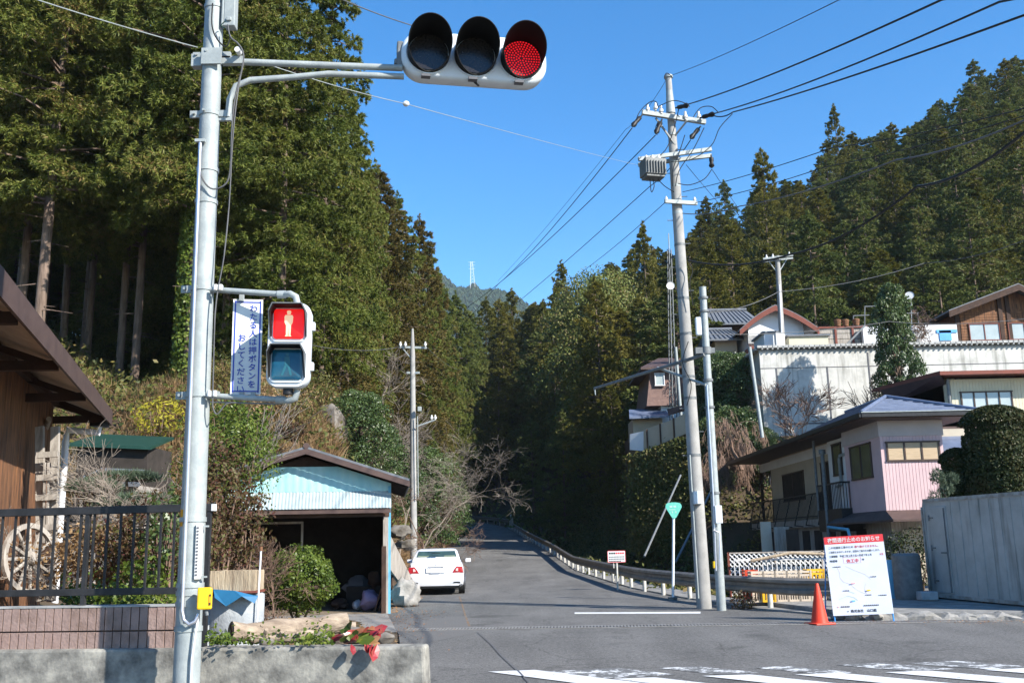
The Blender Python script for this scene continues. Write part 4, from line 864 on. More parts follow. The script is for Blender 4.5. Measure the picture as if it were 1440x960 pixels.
# call sign
CSc = at(347, 487, 7.06); CS = thing('call_sign', 'white vertical sign with blue border and Japanese lettering beside the pedestrian light', 'sign', CSc)
TL_, TR_, BR_, BL_ = at(329, 419, 7.05), at(370, 420, 7.09), at(363, 557, 7.07), at(322, 556, 7.03)
xd = (TR_-TL_).normalized(); zd = Vector((0, 0, 1)); yd = zd.cross(xd)
w_, h_ = .212, .705; c = CSc
m = MB(); m.prism([c-xd*w_/2-zd*h_/2, c+xd*w_/2-zd*h_/2, c+xd*w_/2+zd*h_/2, c-xd*w_/2+zd*h_/2], yd*.012); pnl = m.build('panel', 'sign_white', CS)
m = MB(); e = -yd*.002
for (x0, x1, z0_, z1_) in ((-.094, -.084, -.34, .34), (.084, .094, -.34, .34), (-.094, .094, .325, .335), (-.094, .094, -.335, -.325)):
    m.prism([c+xd*x0+zd*z0_+e, c+xd*x1+zd*z0_+e, c+xd*x1+zd*z1_+e, c+xd*x0+zd*z1_+e], yd*.0015)
m.build('border', 'sign_blue', pnl)
def vtext(s, x, z, size, step):
    for i, ch in enumerate(s): text(ch, size, 'sign_blue', pnl, c+xd*x+zd*(z-i*step)-yd*.003, xd, zd, 'CENTER', bold=.0007)
vtext('わたる人は押ボタンを', .042, .262, .060, .0625); vtext('おしてください', -.036, .04, .060, .0625)
for px, py in ((340, 419), (340, 556), (356, 556)):
    q = MB(); a = at(px, py, 7.04); q.box(a, (.03, .03, .05)); q.build('clip', 'galv', CS)

# ------------------------------------------------------------------ timber house
E0, E1 = at(0, 402, 9.1), at(155, 588, 19.0); ed = (E1-E0); ed.z = 0; ed.normalize(); en = Vector((ed.y, -ed.x, 0))   # en points to the road
ze = (E0.z+E1.z)/2
TH = thing('timber_house', 'brown timber house with an overhanging corrugated roof behind the railing', 'house', (E1.x-2, 15, .7))
S0, S1 = E1-ed*12.2, E1.copy(); S0.z = S1.z = ze
wf = lambda s, o, z: Vector((S0.x, S0.y, 0))+ed*s-en*o+Vector((0, 0, z))     # s along, o inwards from the eave
LEN = (S1-S0).length; OH = .95; wl = LEN-.55
m = MB(); m.add([wf(0, OH, .5), wf(wl, OH, .5), wf(wl, OH, ze+.42), wf(0, OH, ze+.42), wf(0, OH+5, .5), wf(wl, OH+5, .5), wf(wl, OH+5, ze+2.4), wf(0, OH+5, ze+2.4)], [(0, 1, 2, 3), (1, 5, 6, 2), (4, 0, 3, 7), (5, 4, 7, 6), (3, 2, 6, 7)]); m.build('wall_core', 'wood_dark', TH)
g_ = random.Random(2); s_ = 0; i = 0
bo = MB(); bo2 = bo
while s_ < wl-.2:
    w = .2+g_.random()*.03; t = .02+g_.random()*.008; q = (bo if g_.random() < .75 else bo2)
    q.prism([wf(s_+.004, OH, .5), wf(s_+w-.004, OH, .5), wf(s_+w-.004, OH, ze+.38), wf(s_+.004, OH, ze+.38)], en*t); s_ += w
bo.build('board_cladding', 'wood_warm', TH)
m = MB()
s_ = 0
while s_ < 3: 
    a = Vector(wf(wl, OH+s_*1.0, 0)); m.prism([a+Vector((0, 0, .5)), a-en*.2+Vector((0, 0, .5)), a-en*.2+Vector((0, 0, ze+.4)), a+Vector((0, 0, ze+.4))], ed*.022); s_ += .215
m.build('end_boards', 'wood_warm', TH)
# roof: corrugated sheet seen from below, brown fascia, rafters
sl_ = .40
m = MB(); m.corr(wf(0, .03, ze+.02), ed, LEN, (-en+Vector((0, 0, sl_))), 5.4, .035, .30, (en*sl_+Vector((0, 0, 1)))); m.build('roof_underside', 'corr_under', TH, smooth=True)
m = MB(); u = (-en+Vector((0, 0, sl_))).normalized(); a = wf(-.05, 0, ze+.10); b = wf(LEN+.05, 0, ze+.10); m.prism([a, b, b+u*5.5, a+u*5.5], Vector((0, 0, .05))); m.build('roof', 'roof_brown', TH)
m = MB(); m.prism([wf(-.05, 0, ze-.13), wf(LEN+.05, 0, ze-.13), wf(LEN+.05, 0, ze+.15), wf(-.05, 0, ze+.15)], en*.035); m.build('fascia', 'roof_brown', TH)
m = MB(); a = wf(LEN+.03, 0, ze-.13); m.prism([a, a+u*5.5, a+u*5.5+Vector((0, 0, .28)), a+Vector((0, 0, .28))], ed*.035); m.build('verge_board', 'roof_brown', TH)
for s_ in [wl+.1-2.9*k for k in range(4)]:
    m = MB(); a = wf(s_, .05, ze-.06); m.beam(a, wf(s_, OH+.1, ze-.10), .10, .13); m.beam(wf(s_, .2, ze-.04), wf(s_, OH+.2, ze+.28), .08, .09); m.build('rafter', 'wood_dark', TH)
m = MB(); m.beam(wf(0, OH-.06, ze+.22), wf(wl, OH-.06, ze+.22), .10, .12); m.build('purlin', 'wood_dark', TH)
# window frame nearer the camera
ws = (at(8, 640, 12.0)-Vector((S0.x, S0.y, 0))).dot(ed)
wi = MB(); wi.prism([wf(ws-1.4, OH-.02, 1.15), wf(ws+.35, OH-.02, 1.15), wf(ws+.35, OH-.02, 2.55), wf(ws-1.4, OH-.02, 2.55)], en*.05); wfm = wi.build('window', 'wood_dark', TH)
m = MB(); m.prism([wf(ws-1.3, OH-.06, 1.25), wf(ws+.25, OH-.06, 1.25), wf(ws+.25, OH-.06, 2.45), wf(ws-1.3, OH-.06, 2.45)], en*.035); m.build('pane', mat('warm window pane', (.55, .25, .08), (.40, .17, .06), 1, .35), wfm)
m = MB(); m.prism([wf(ws-1.5, OH-.25, 2.58), wf(ws+.45, OH-.25, 2.58), wf(ws+.45, OH-.05, 2.66), wf(ws-1.5, OH-.05, 2.66)], Vector((0, 0, .05))); m.build('window_hood', 'wood_dark', TH)
# downpipe
dp = [at(108, 606, 18.6), at(93, 612, 18.6), at(88, 720, 18.5), at(82, 826, 18.4)]
m = MB(); a = wf(LEN-.3, .15, ze-.13); m.tube([a, a+Vector((0, 0, -.18)), dp[1]+Vector((.03, 0, .1)), dp[1]+Vector((0, 0, -.12)), Vector((dp[1].x, dp[1].y, .55))], .062, 12); m.build('downpipe', 'pvc', TH, smooth=60)
m = MB(); m.box(a+Vector((0, 0, -.02)), (.24, .34, .10)); m.build('gutter_box', 'black', TH)
# logs sticking out of the wall
m = MB(); c = at(62, 607, 18.0); m.tube([c, c+Vector((.5, -.9, .12))], [.06, .045], 8); m.tube([c+Vector((-.05, -.1, -.14)), c+Vector((.3, -.7, -.16))], [.05, .04], 8); m.build('beam_end', 'wood_grey', TH)

# weathered ladder-like timber rack against the wall, with wheel
lad = thing('timber_rack', 'weathered grey timber rack leaning on the wall of the timber house', 'rack', at(66, 850, 15.6))
for px0, px1 in ((58, 56), (72, 78)):
    m = MB(); m.beam(at(px0, 845, 15.4), at(px1, 600, 15.8), .13, .06, up=(0, 1, 0)); m.build('stile', 'wood_grey', lad)
for py in (640, 672, 700, 742, 782): m = MB(); m.beam(at(52, py, 15.5), at(82, py-2, 15.5), .07, .09); m.build('rung', 'wood_grey', lad)
m = MB(); m.beam(at(63, 650, 15.52), at(61, 800, 15.5), .03, .03, up=(0, 1, 0)); m.beam(at(68, 650, 15.52), at(66, 800, 15.5), .03, .03, up=(0, 1, 0)); m.build('spindle', 'wood_grey', lad)
m = MB(); m.box(at(80, 773, 15.2), (.36, .22, .22)); m.build('shelf_box', 'wood_dark', lad)
def wheel(name, label, c, R, axis_rz, tilt):
    w = thing(name, label, 'wheel', (0, 0, 0)); q = MB(); N = 36
    for k in range(N):
        pass
    rings = []
    for k in range(N+1):
        a = 2*math.pi*k/N; ca, sa = math.cos(a), math.sin(a); rings.append([(r*ca, y, r*sa) for r, y in ((R*.86, -.03), (R, -.03), (R, .03), (R*.86, .03))])
    q.loft(rings, cap=False); q.build('rim', 'wood_grey', w)
    for k in range(12): a = 2*math.pi*k/12; q = MB(); q.tube([(R*.12*math.cos(a), 0, R*.12*math.sin(a)), (R*.88*math.cos(a), 0, R*.88*math.sin(a))], [.03, .024], 6); q.build('spoke', 'wood_grey', w)
    q = MB(); q.tube([(0, -.11, 0), (0, -.05, 0), (0, .07, 0)], [.07, .10, .09], 14); q.build('hub', 'wood_grey', w, smooth=50)
    w.location = c; w.rotation_euler = (tilt, 0, axis_rz); return w
wheel('cart_wheel', 'old wooden cart wheel with spokes leaning on the timber house wall', at(42, 785, 14.4), .50, math.radians(72), math.radians(-6))
st_ = MB(); st_.tube([at(113, 838, 14.5), at(113, 775, 14.5)], [.24, .21], 12); tag(st_.build('tree_stump', 'wood_grey', loc=at(113, 838, 14.5), smooth=50), 'grey cut tree stump standing in the garden behind the railing', 'stump')
# background sheds behind the garden
gs = thing('garden_shed', 'low shed with a dark green tin roof behind the garden pines', 'shed', at(160, 660, 26))
m = MB(); a, b = at(96, 627, 25), at(212, 632, 25); m.prism([a, b, b+Vector((-.25, 2.4, .5)), a+Vector((-.25, 2.4, .5))], (0, 0, .07)); m.build('roof', 'green_roof', gs)
m = MB(); m.span((a.x+.15, 25.2, .5), (b.x-.15, 27, a.z-.02)); m.build('wall', 'interior', gs)
gs = thing('tiled_hut', 'low hut with a grey slate roof behind the garden shrubs', 'hut', at(150, 690, 22))
m = MB(); a, b = at(98, 682, 21.5), at(196, 684, 21.5); m.prism([a, b, b+Vector((-.5, 1.6, .42)), a+Vector((.0, 1.6, .42))], (0, 0, .07)); m.build('roof', 'tile_grey', gs)
m = MB(); m.span((a.x+.1, 21.7, .3), (b.x-.1, 23, a.z-.02)); m.build('wall', 'wood_grey', gs)

# ------------------------------------------------------------------ garden planting
def bush(name, label, c, r, n, L, w, m, seed, cat='bush', stems=0, grp=None, base=None, lump=.35, leaves_only=False, barkm='twig_brown', flat=.7):
    g = np.random.default_rng(seed); root = thing(name, label, cat, (c[0], c[1], (base if base is not None else c[2]-r[2]))); ORG[root.name] = Vector(root.location)
    q = nrm(g.normal(size=(n, 3))); k = 1+lump*np.array([pnoise(Vector(p*2.2)+Vector((seed*3.1, 0, 0))) for p in q])
    rad = (g.uniform(.45, 1.0, n)**.5*k)[:, None]; P = q*rad*np.array(r)+np.array(c)-np.array(root.location)
    tri_object('foliage', leaves(P, L, w, g, q, flat), m, root)
    sm = MB(); gg = random.Random(seed)
    for i in range(stems or 5):
        a = Vector(root.location)+Vector((gg.uniform(-.15, .15)*r[0], gg.uniform(-.15, .15)*r[1], -.05)); t = Vector(c)+Vector((gg.uniform(-.7, .7)*r[0], gg.uniform(-.7, .7)*r[1], gg.uniform(-.1, .75)*r[2]))
        mid = a.lerp(t, .5)+Vector((gg.uniform(-.1, .1), 0, 0)); sm.tube([a, mid, t], [.022, .014, .006], 5)
    sm.build('stems', barkm, root, smooth=60); return root
# round azalea in front of the garage
c = at(421, 815, 16.5); bush('azalea_bush', 'round clipped green azalea bush in front of the garage opening', c, (.60, .60, .56), 9000, .055, .032, 'bush', 5, lump=.34, base=.3, flat=.6)
# red and green tangled shrub beside the pole
for i, (px, py, Y, r, m_, lab) in enumerate([
    (305, 700, 12.5, (.42, .5, .75), 'redleaf', 'tall shrub with dark red leaves just to the side of the signal pole'),
    (332, 745, 13.2, (.42, .5, .62), 'redleaf', 'olive green leafy shrub between the signal pole and the garage'),
    (322, 640, 19.0, (.8, .8, 1.1), 'bush', 'leafy bush above the red leaved shrub beside the pole'),
    (205, 770, 11.5, (.62, .5, .48), 'redleaf', 'dark red leaved shrub pressing against the railing near the pole'),
    (200, 808, 10.6, (.25, .3, .22), 'bush', 'yellow green low shrub behind the railing'),
    (232, 750, 11.0, (.22, .3, .45), 'broad', 'dark green shrub right behind the pole side end of the railing'),
    (135, 690, 19.5, (.4, .4, .35), 'redleaf', 'small shrub with crimson tips beside the white downpipe'),
    (150, 785, 12.0, (.75, .3, .42), 'dry', 'dry straw coloured shrub behind the middle of the railing'),
    (285, 775, 10.0, (.2, .2, .5), 'redleaf', 'narrow red leaved shoot climbing beside the narrow plate')]):
    c = at(px, py, Y); bush('garden_shrub', lab, c, r, int(2300*r[0]*r[2]/.3), .07, .036, m_, 20+i, cat='shrub', base=hzf(c.x, c.y), lump=.9, stems=9)
for i, (px, py, Y, r, lab) in enumerate([(178, 676, 20.5, (.8, .5, .22), 'upper cloud pruned pad of blue green pine in the garden'), (132, 690, 17.0, (.45, .4, .22), 'small blue green pine pad beside the dark red shrub'), (195, 712, 16.0, (.7, .5, .22), 'lower cloud pruned blue green pine in the garden')]):
    c = at(px, py, Y); g = np.random.default_rng(60+i); root = thing('garden_pine', lab, 'pine', (c.x, c.y, hzf(c.x, c.y))); n = 700
    q = nrm(g.normal(size=(n, 3))); q[:, 2] = np.abs(q[:, 2])*.8; P = q*np.array(r)*g.uniform(.5, 1, (n, 1))+np.array([0, 0, c.z-root.location.z])
    tri_object('foliage', leaflets(P, nrm(q+np.array([0, 0, .8])), 9, .12, .008, .5, g), 'pine', root)
    sm = MB(); b = Vector(root.location); sm.tube([b, b+Vector((.15, 0, (c.z-b.z)*.5)), Vector(c)], [.06, .045, .03], 7); sm.tube([Vector(c), Vector(c)+Vector((r[0]*.7, 0, .02))], [.025, .01], 5); sm.tube([Vector(c), Vector(c)-Vector((r[0]*.7, 0, -.02))], [.025, .01], 5); sm.build('trunk', 'bark', root, smooth=60)
# yellow shrub on the slope
c = at(225, 585, 32); bush('yellow_shrub', 'bright yellow leaved shrub at the foot of the wooded slope', c, (.9, .9, .7), 520, .18, .05, 'bush_yellow', 31, cat='shrub', base=hzf(c.x, c.y))
c = at(335, 620, 27); bush('leafy_shrub', 'fresh green shrub on the slope below the call sign', c, (.9, .7, 1.0), 2200, .14, .08, 'bush', 32, cat='shrub', base=hzf(c.x, c.y), lump=.7)
c = at(408, 605, 31); bush('slope_shrub', 'pinkish red leaved shrub on the dry slope above the garage roof', c, (.5, .4, .3), 500, .13, .07, 'redleaf', 33, cat='shrub', base=hzf(c.x, c.y))
# ivy on the big trunk
g = np.random.default_rng(5); n = 5200; ivx = at(262, 560, 36.5).x; zz0 = hzf(ivx, 36.5); a = g.uniform(0, 6.28, n); zz = g.uniform(0, 8.2, n); rr_ = .44+.16*g.uniform(size=n)*(1.3-zz/8)
P = np.stack([ivx+rr_*np.cos(a), 36.5+rr_*np.sin(a), zz0+zz], 1); N_ = np.stack([np.cos(a), np.sin(a), .2+0*a], 1)
iv = thing('ivy', 'bright green ivy climbing the tree trunk behind the signal pole', 'ivy', (0, 0, 0)); tri_object('foliage', leaves(P, .14, .12, g, N_, .5), 'bush', iv)
# palms on the slope behind the pedestrian light
def palm(x, y, z, H, label, seed):
    g = random.Random(seed); r = thing('palm_tree', label, 'palm', (x, y, z)); q = MB(); q.tube([(x, y, z-.5), (x+.1, y, z+H*.5), (x+.15, y, z+H)], [.13, .12, .11], 8); q.build('trunk', 'bark', r, smooth=60); T = []
    gg = np.random.default_rng(seed)
    for i in range(26):
        az = i*2.4; el = g.uniform(-.5, 1.2); dv = np.array([math.cos(az)*math.cos(el), math.sin(az)*math.cos(el), math.sin(el)]); L = g.uniform(.7, 1.05); tip = np.array([.15, 0, H])+dv*L*.55
        sd = np.cross(dv, [0, 0, 1.]); sd /= np.linalg.norm(sd)+1e-6
        for k in range(20):
            t = -1.25+2.5*k/19; dd = dv*math.cos(t)+sd*math.sin(t); dd[2] -= .15; e = tip+dd*L*.62; e[2] -= .12; s = np.cross(dd, [0, 0, 1.])*.022; T += [tip-s, tip+s, e]
        T += [np.array([.15, 0, H])-sd*.012, np.array([.15, 0, H])+sd*.012, tip]
    tri_object('fronds', np.array(T), 'palm', r)
for i, (px, py, Y, H, lab) in enumerate([(447, 435, 34, 3.6, 'fan palm on the slope just beside the pedestrian light'), (470, 500, 33, 2.4, 'lower fan palm behind the pedestrian light'), (498, 470, 38, 3.0, 'fan palm on the slope between the pedestrian light and the far pole')]):
    p = hit(px, 548+(py-435)*.4, 30); palm(p.x, p.y, hzf(p.x, p.y), 1.5, lab, 70+i)
for i in range(34):
    gq = random.Random(500+i); hp = hit(gq.uniform(300, 590), gq.uniform(500, 640), 29); x_, Y_ = hp.x, hp.y
    if Y_ < 29.5 or hzf(x_, Y_) < 1.3 or x_ > -5.6: continue
    z_ = hzf(x_, Y_); rz_ = gq.uniform(.5, 1.1); bush('scrub_bush', 'scruffy half dry bush on the sunny slope between the garage and the tree line', (x_, Y_, z_+rz_*.6), (gq.uniform(.6, 1.3), .8, rz_), 1300, .13, .05, gq.choice(['under', 'under', 'dry', 'bush', 'sugi_brown', 'dry']), 300+i, cat='bush', base=z_, lump=.9, grp=None, stems=6)['group'] = 'scruffy bushes on the sunny slope behind the garage'
# evergreen bushes on the slope below the crowns
for i, (px, Y, s, k, lab) in enumerate([(505, 38, .7, 'camellia', 'green evergreen bush halfway up the slope behind the garage'), (548, 46, .7, 'camellia', 'evergreen bush just behind the far utility pole'), (590, 55, 1.0, 'camellia', 'evergreen bush on the cutting beyond the far utility pole'), (628, 72, .8, 'camellia', 'evergreen bush at the road side near the bend')]):
    x = at(px, 600, Y).x; place(k, x, Y, s, i*1.3, label=lab, cat='tree')
# bare deciduous shrubs and trees
def bare_tree(label, px, Y, H, seed, name='bare_tree', base=None, m='twig', **kw):
    x = at(px, 700, Y).x; z = hzf(x, Y) if base is None else base; r = thing(name, label, 'tree', (x, Y, z)); ORG[r.name] = Vector((0, 0, 0)); bare(seed, H, **kw).build('branches', m, r, smooth=60); return r
bare_tree('grey leafless cherry tree spreading over the road beside the far utility pole', 588, 45, 7.6, 3, levels=7, r0=.07, up=.3, spread=.6, kids=2, lean=(.05, -.1), thin=.006)
bare_tree('leafless tree on the cutting just before the far utility pole', 560, 42, 7.5, 4, levels=6, r0=.09, up=.3, spread=.55, kids=2, thin=.008)
bare_tree('leafless tree leaning out of the cutting above the parked car', 598, 40, 6.0, 5, levels=7, r0=.07, up=.1, spread=.6, kids=2, lean=(.4, 0), thin=.006, m='twig_brown')
bare_tree('pale leafless tree high on the slope behind the garage', 520, 44, 8.5, 8, levels=5, r0=.10, up=.4, spread=.5, thin=.011)
bare_tree('reddish leafless bush beyond the far utility pole', 622, 54, 5.0, 9, levels=6, r0=.06, up=.1, spread=.7, thin=.009, m='twig_brown')
bare_tree('thin leafless sapling in front of the garage wall', 365, 15.0, 2.2, 12, levels=5, r0=.02, up=.3, spread=.45, thin=.004, m='twig_brown', name='bare_shrub')
bare_tree('thin brown leafless shrub beside the garage opening', 392, 15.2, 1.9, 13, levels=5, r0=.016, up=.2, spread=.5, thin=.004, m='twig_brown', name='bare_shrub')
bare_tree('leafless grey shrub above the middle of the railing', 160, 14.5, 3.2, 14, levels=5, r0=.035, up=.3, spread=.5, thin=.005, name='bare_shrub')
bare_tree('leafless grey shrub right behind the signal pole', 222, 15.5, 3.8, 15, levels=5, r0=.04, up=.3, spread=.5, thin=.005, name='bare_shrub')
bare_tree('tall thin sapling with pale stems beneath the call sign', 330, 21, 5.6, 16, levels=4, r0=.035, up=.8, spread=.28, thin=.008, name='bare_shrub')
bare_tree('tangled leafless shrub beside the white downpipe', 138, 21.5, 4.0, 17, levels=5, r0=.04, up=.3, spread=.5, thin=.006, name='bare_shrub')
bare_tree('dry brown weed stalks behind the fallen log', 378, 9.3, .75, 18, levels=4, r0=.008, up=.6, spread=.4, thin=.003, m='twig_brown', name='bare_shrub')
# rock outcrop behind the garage
ro = MB(); c = hit(456, 600); ro.blob(c+Vector((.1, .4, -.5)), (.75, 1.2, 1.5), 3, .2, 30, 20, 1.3); tag(ro.build('rock_outcrop', 'rock', loc=c, smooth=True), 'smooth grey rock outcrop on the slope above the garage roof', 'rock')
ym = MB(); c = hit(395, 603); ym.cyl((c.x, c.y, min(hzf(c.x, c.y), c.z)-.1), (c.x, c.y, c.z+.12), .07, 10); tag(ym.build('marker_post', 'yellow', loc=c), 'short yellow marker post on the dry slope', 'post')
# concrete lined cutting beyond the car
rc = MB()
for i, (px, py, Y, r) in enumerate([(628, 738, 60, (.5, 2.6, 1.1)), (643, 735, 72, (.6, 3, 1.3))]): 
    c = at(px, py, Y); rc = MB(); rc.blob(c+Vector((-.9, 0, -.2)), r, 5+i, .2, 20, 12, 1.6); tag(rc.build('roadside_rock', 'rock', loc=c, smooth=True), ['grey rock face beside the road beyond the parked car', 'longer rock face further up the road edge', 'low rock just past the parked car', 'rock face at the far end of the cutting'][i], 'rock')

# ------------------------------------------------------------------ things on the wall top
def cyl_log(name, label, a, b, r0, r1, seed, cut=True):
    g = random.Random(seed); a, b = Vector(a), Vector(b); n = 9; pts = [a.lerp(b, i/(n-1))+Vector((0, g.uniform(-.012, .012), g.uniform(-.012, .012))) for i in range(n)]
    r = thing(name, label, 'log', a); q = MB(); q.tube(pts, [r0+(r1-r0)*i/(n-1)+g.uniform(-.008, .008) for i in range(n)], 12); q.build('stem', 'log', r, smooth=50)
    q = MB(); q.cyl(a, a+(a-b).normalized()*.004, r0*.9, 14); q.build('sawn_end', 'wood_dark', r)
    for i in range(3): p = pts[2+i*2]; q = MB(); q.tube([p, p+Vector((.02, -.05, g.uniform(.03, .09)))], [.03, .015], 6); q.build('knot', 'log', r)
    return r
cyl_log('fallen_log', 'weathered pale log lying along the top of the concrete wall', at(325, 889, 7.6), at(488, 876, 8.0), .07, .082, 1)
cyl_log('fallen_log', 'short brown branch lying in front of the pale log', at(350, 899, 7.55), at(440, 893, 7.6), .03, .035, 2)
cyl_log('fallen_log', 'dark log half hidden behind the pale log', at(400, 893, 8.2), at(500, 884, 8.4), .05, .055, 6)
for i, (px, py, Y, r) in enumerate([(452, 897, 7.8, .06), (497, 893, 8.0, .08), (375, 903, 7.5, .04), (540, 897, 8.1, .06)]):
    q = MB(); c = at(px, py, Y); q.blob(c, (r*1.4, r, r*.8), i, .2); tag(q.build('stone', 'rock', loc=c, smooth=True), ['round stone beside the log end on the wall', 'dark stone behind the crimson leaved plant', 'small stone in front of the log', 'stone at the wall corner'][i], 'stone')
# crimson fleshy plant
bp = thing('crimson_plant', 'low plant with broad crimson leaves hanging over the end of the concrete wall', 'plant', at(510, 900, 7.45)); g_ = random.Random(9); T = MB(); T2 = MB()
for i in range(34):
    c = at(g_.uniform(478, 545), g_.uniform(884, 903), g_.uniform(7.25, 7.7)); az = g_.uniform(0, 6.28); el = g_.uniform(-.45, .4)
    if i % 5 == 0: c = at(g_.uniform(490, 535), 905, 7.17); el = -.9; az = -1.5+g_.uniform(-.6, .6)
    dv = Vector((math.cos(az)*math.cos(el), math.sin(az)*math.cos(el), math.sin(el))); sd = dv.orthogonal().normalized(); up_ = sd.cross(dv); L = g_.uniform(.07, .15); w = L*.30
    vs = [c, c+dv*L*.3+sd*w*.8+up_*.012, c+dv*L*.7+sd*w+up_*.01, c+dv*L, c+dv*L*.7-sd*w+up_*.01, c+dv*L*.3-sd*w*.8+up_*.012, c+dv*L*.55]
    (T if g_.random() < .7 else T2).add(vs, [(0, 1, 6), (1, 2, 6), (2, 3, 6), (3, 4, 6), (4, 5, 6), (5, 0, 6)])
T.build('leaves', 'pinkleaf', bp); T2.build('green_leaves', 'bush', bp)
# creeping plants along the wall edge
g = np.random.default_rng(8); n = 2600; px = np.concatenate([g.uniform(300, 470, 1500), g.uniform(285, 330, 500), g.uniform(425, 470, 600)]); P = np.array([tuple(at(p, 905-abs(g.normal())*(9 if i < 2000 else 14), 7.2+g.uniform(0, .9))) for i, p in enumerate(px)])
P = P[(g.uniform(size=len(P)) < .38)]; cr = thing('creeping_plant', 'creeping plant with small yellow green leaves along the wall edge in front of the log', 'plant', (P[0][0], P[0][1], P[0][2])); tri_object('foliage', leaves(P-np.array(cr.location), .035, .026, g, np.tile([0, -.5, .8], (len(P), 1)), .7), 'bush', cr)
g = np.random.default_rng(9); n = 1200; P = np.array([tuple(at(g.uniform(85, 250), 850-abs(g.normal())*16, 7.9+g.uniform(0, .8))) for i in range(n)]); cr = thing('creeping_plant', 'low green creeper growing through the railing onto the block wall', 'plant', tuple(P[0])); tri_object('foliage', leaves(P-np.array(cr.location), .05, .03, g, np.tile([0, -.5, .8], (len(P), 1)), .8), 'bush', cr)
# basin with tarpaulin and box
bs = thing('concrete_basin', 'grey concrete basin standing on the wall top behind the yellow button box', 'basin', at(330, 880, 8.6)); q = MB(); c = at(331, 856, 8.7); z_b = .72
rings = [[(c.x+.24*k*math.cos(a), c.y+.2*k*math.sin(a), z) for a in [2*math.pi*i/20 for i in range(20)]] for k, z in ((.92, z_b-.1), (1, z_b+.1), (1.02, c.z+.12), (.9, c.z+.135), (.85, c.z+.0))]
q.loft(rings); q.build('tub', 'basin', bs, smooth=40)
q = MB(); q.box((c.x-.33, c.y-.05, z_b+.1), (.22, .3, .4), rz=.5); q.build('slab', 'basin', bs, bevel=.02)
tp = MB(); pts = [at(300, 828, 8.45), at(330, 830, 8.42), at(363, 838, 8.45), at(358, 848, 8.42), at(340, 838, 8.4), at(318, 852, 8.4), at(302, 840, 8.42)]; ctr = at(330, 830, 8.85)
tp.add([ctr]+pts+[at(300, 828, 9.0), at(363, 832, 9.0)], [(0, 1, 2), (0, 2, 3), (2, 5, 3), (3, 5, 4), (2, 6, 5), (1, 6, 2), (1, 7, 6), (0, 8, 1), (0, 3, 9)]); tag(tp.build('tarpaulin', 'tarp', loc=ctr), 'folded blue tarpaulin draped over the concrete basin', 'tarpaulin')
wbx = thing('wooden_planter', 'weathered pale wooden box set on the tarpaulin covered basin', 'planter', at(332, 830, 8.7)); c = at(331, 815, 8.65)
g_ = random.Random(5)
for fy, nm in ((-.13, 'front_board'), (.13, 'back_board')):
    q = MB()
    for i in range(13): q.box((c.x-.19+i*.0318, c.y+fy, c.z-.004+g_.uniform(-.004, .004)), (.030, .02+g_.uniform(0, .006), .17))
    q.build(nm, 'wood_pale', wbx)
for fx in (-.2, .2): q = MB(); q.box((c.x+fx, c.y, c.z-.004), (.02, .28, .16)); q.build('side_board', 'wood_pale', wbx)
q = MB(); q.box((c.x, c.y, c.z-.095), (.44, .3, .018)); q.build('tray', 'maroon', wbx)
q = MB(); a = at(359, 880, 8.55); q.cyl((a.x, a.y, .55), tuple(at(367, 774, 8.55)), .008, 8); q.cyl(tuple(at(367, 774, 8.55)), tuple(at(367, 768, 8.55)), .014, 8, 1); tag(q.build('stake', ['pvc', 'rust'], loc=a), 'thin white stake beside the wooden planter', 'stake')

# ------------------------------------------------------------------ garage
GZ = 0.0; GY = 23.2; gr_ = thing('garage', 'old garage with a cyan corrugated gable and a wide dark opening', 'garage', (at(546, 800, GY).x, GY, 0))
xr_ = at(546, 800, GY).x; xl_ = at(322, 800, GY).x-.15; dep = 5.4
zh = at(450, 718, GY).z; zc0 = at(450, 692, GY).z; ep = at(430, 632, GY-.35); er = at(573, 676, GY-.35); el_ = at(280, 679, GY-.35)
xc = ep.x; zside = at(546, 674, GY).z
# corrugated gable
q = MB(); n = 90; vs = []
for i in range(n+1):
    x = xl_+(xr_+.06-xl_)*i/n; zt_ = min(ep.z-.30-(abs(x-xc))*.0-.0, ep.z-.16-abs(x-xc)*(ep.z-er.z)/(er.x-xc)); y = GY-.02+.007*math.sin(i*math.pi/2)
    zt_ = min(zt_, at(450, 657, GY).z); vs += [(x, y, zc0), (x, y, zt_)]
q.add(vs, [(2*i, 2*i+2, 2*i+3, 2*i+1) for i in range(n)]); q.build('gable_sheet', 'cyan', gr_, smooth=True)
q = MB(); q.prism([(xl_-.2, GY+.05, zc0), (xr_, GY+.05, zc0), (xr_, GY+.05, zside-.1), (xc, GY+.05, ep.z-.15), (xl_-.2, GY+.05, zside-.1)], (0, .08, 0)); q.build('gable_boards', 'wood_dark', gr_)
# skirt awning
q = MB(); q.corr((xl_-.1, GY-.30, zh+.03), (1, 0, 0), xr_-xl_+.16, (0, .30, zc0-zh-.01), math.hypot(.30, zc0-zh), .006, .075, (0, -1, .5)); q.build('awning', 'corr_grey', gr_, smooth=True)
q = MB(); q.beam((xl_-.1, GY-.24, zh-.03), (xr_+.05, GY-.24, zh-.03), .06, .10); q.build('header', 'roof_brown', gr_)
q = MB(); q.beam((xl_-.1, GY-.02, zh-.05), (xr_+.02, GY-.02, zh-.05), .12, .22); q.build('lintel', 'wood_dark', gr_)
q = MB(); q.box((xr_-.06, GY, zh/2), (.12, .12, zh)); q.build('door_post', 'wood_grey', gr_)
q = MB(); q.box((xr_-.10, GY-.08, .75), (.10, .03, 1.5)); q.build('post_board', 'wood_dark', gr_)
q = MB(); q.corr((xr_+.02, GY-.02, 0), (0, 1, 0), dep, (0, 0, 1), zside-.15, .012, .075, (1, 0, 0)); q.build('side_sheet', 'blue_edge', gr_, smooth=True)
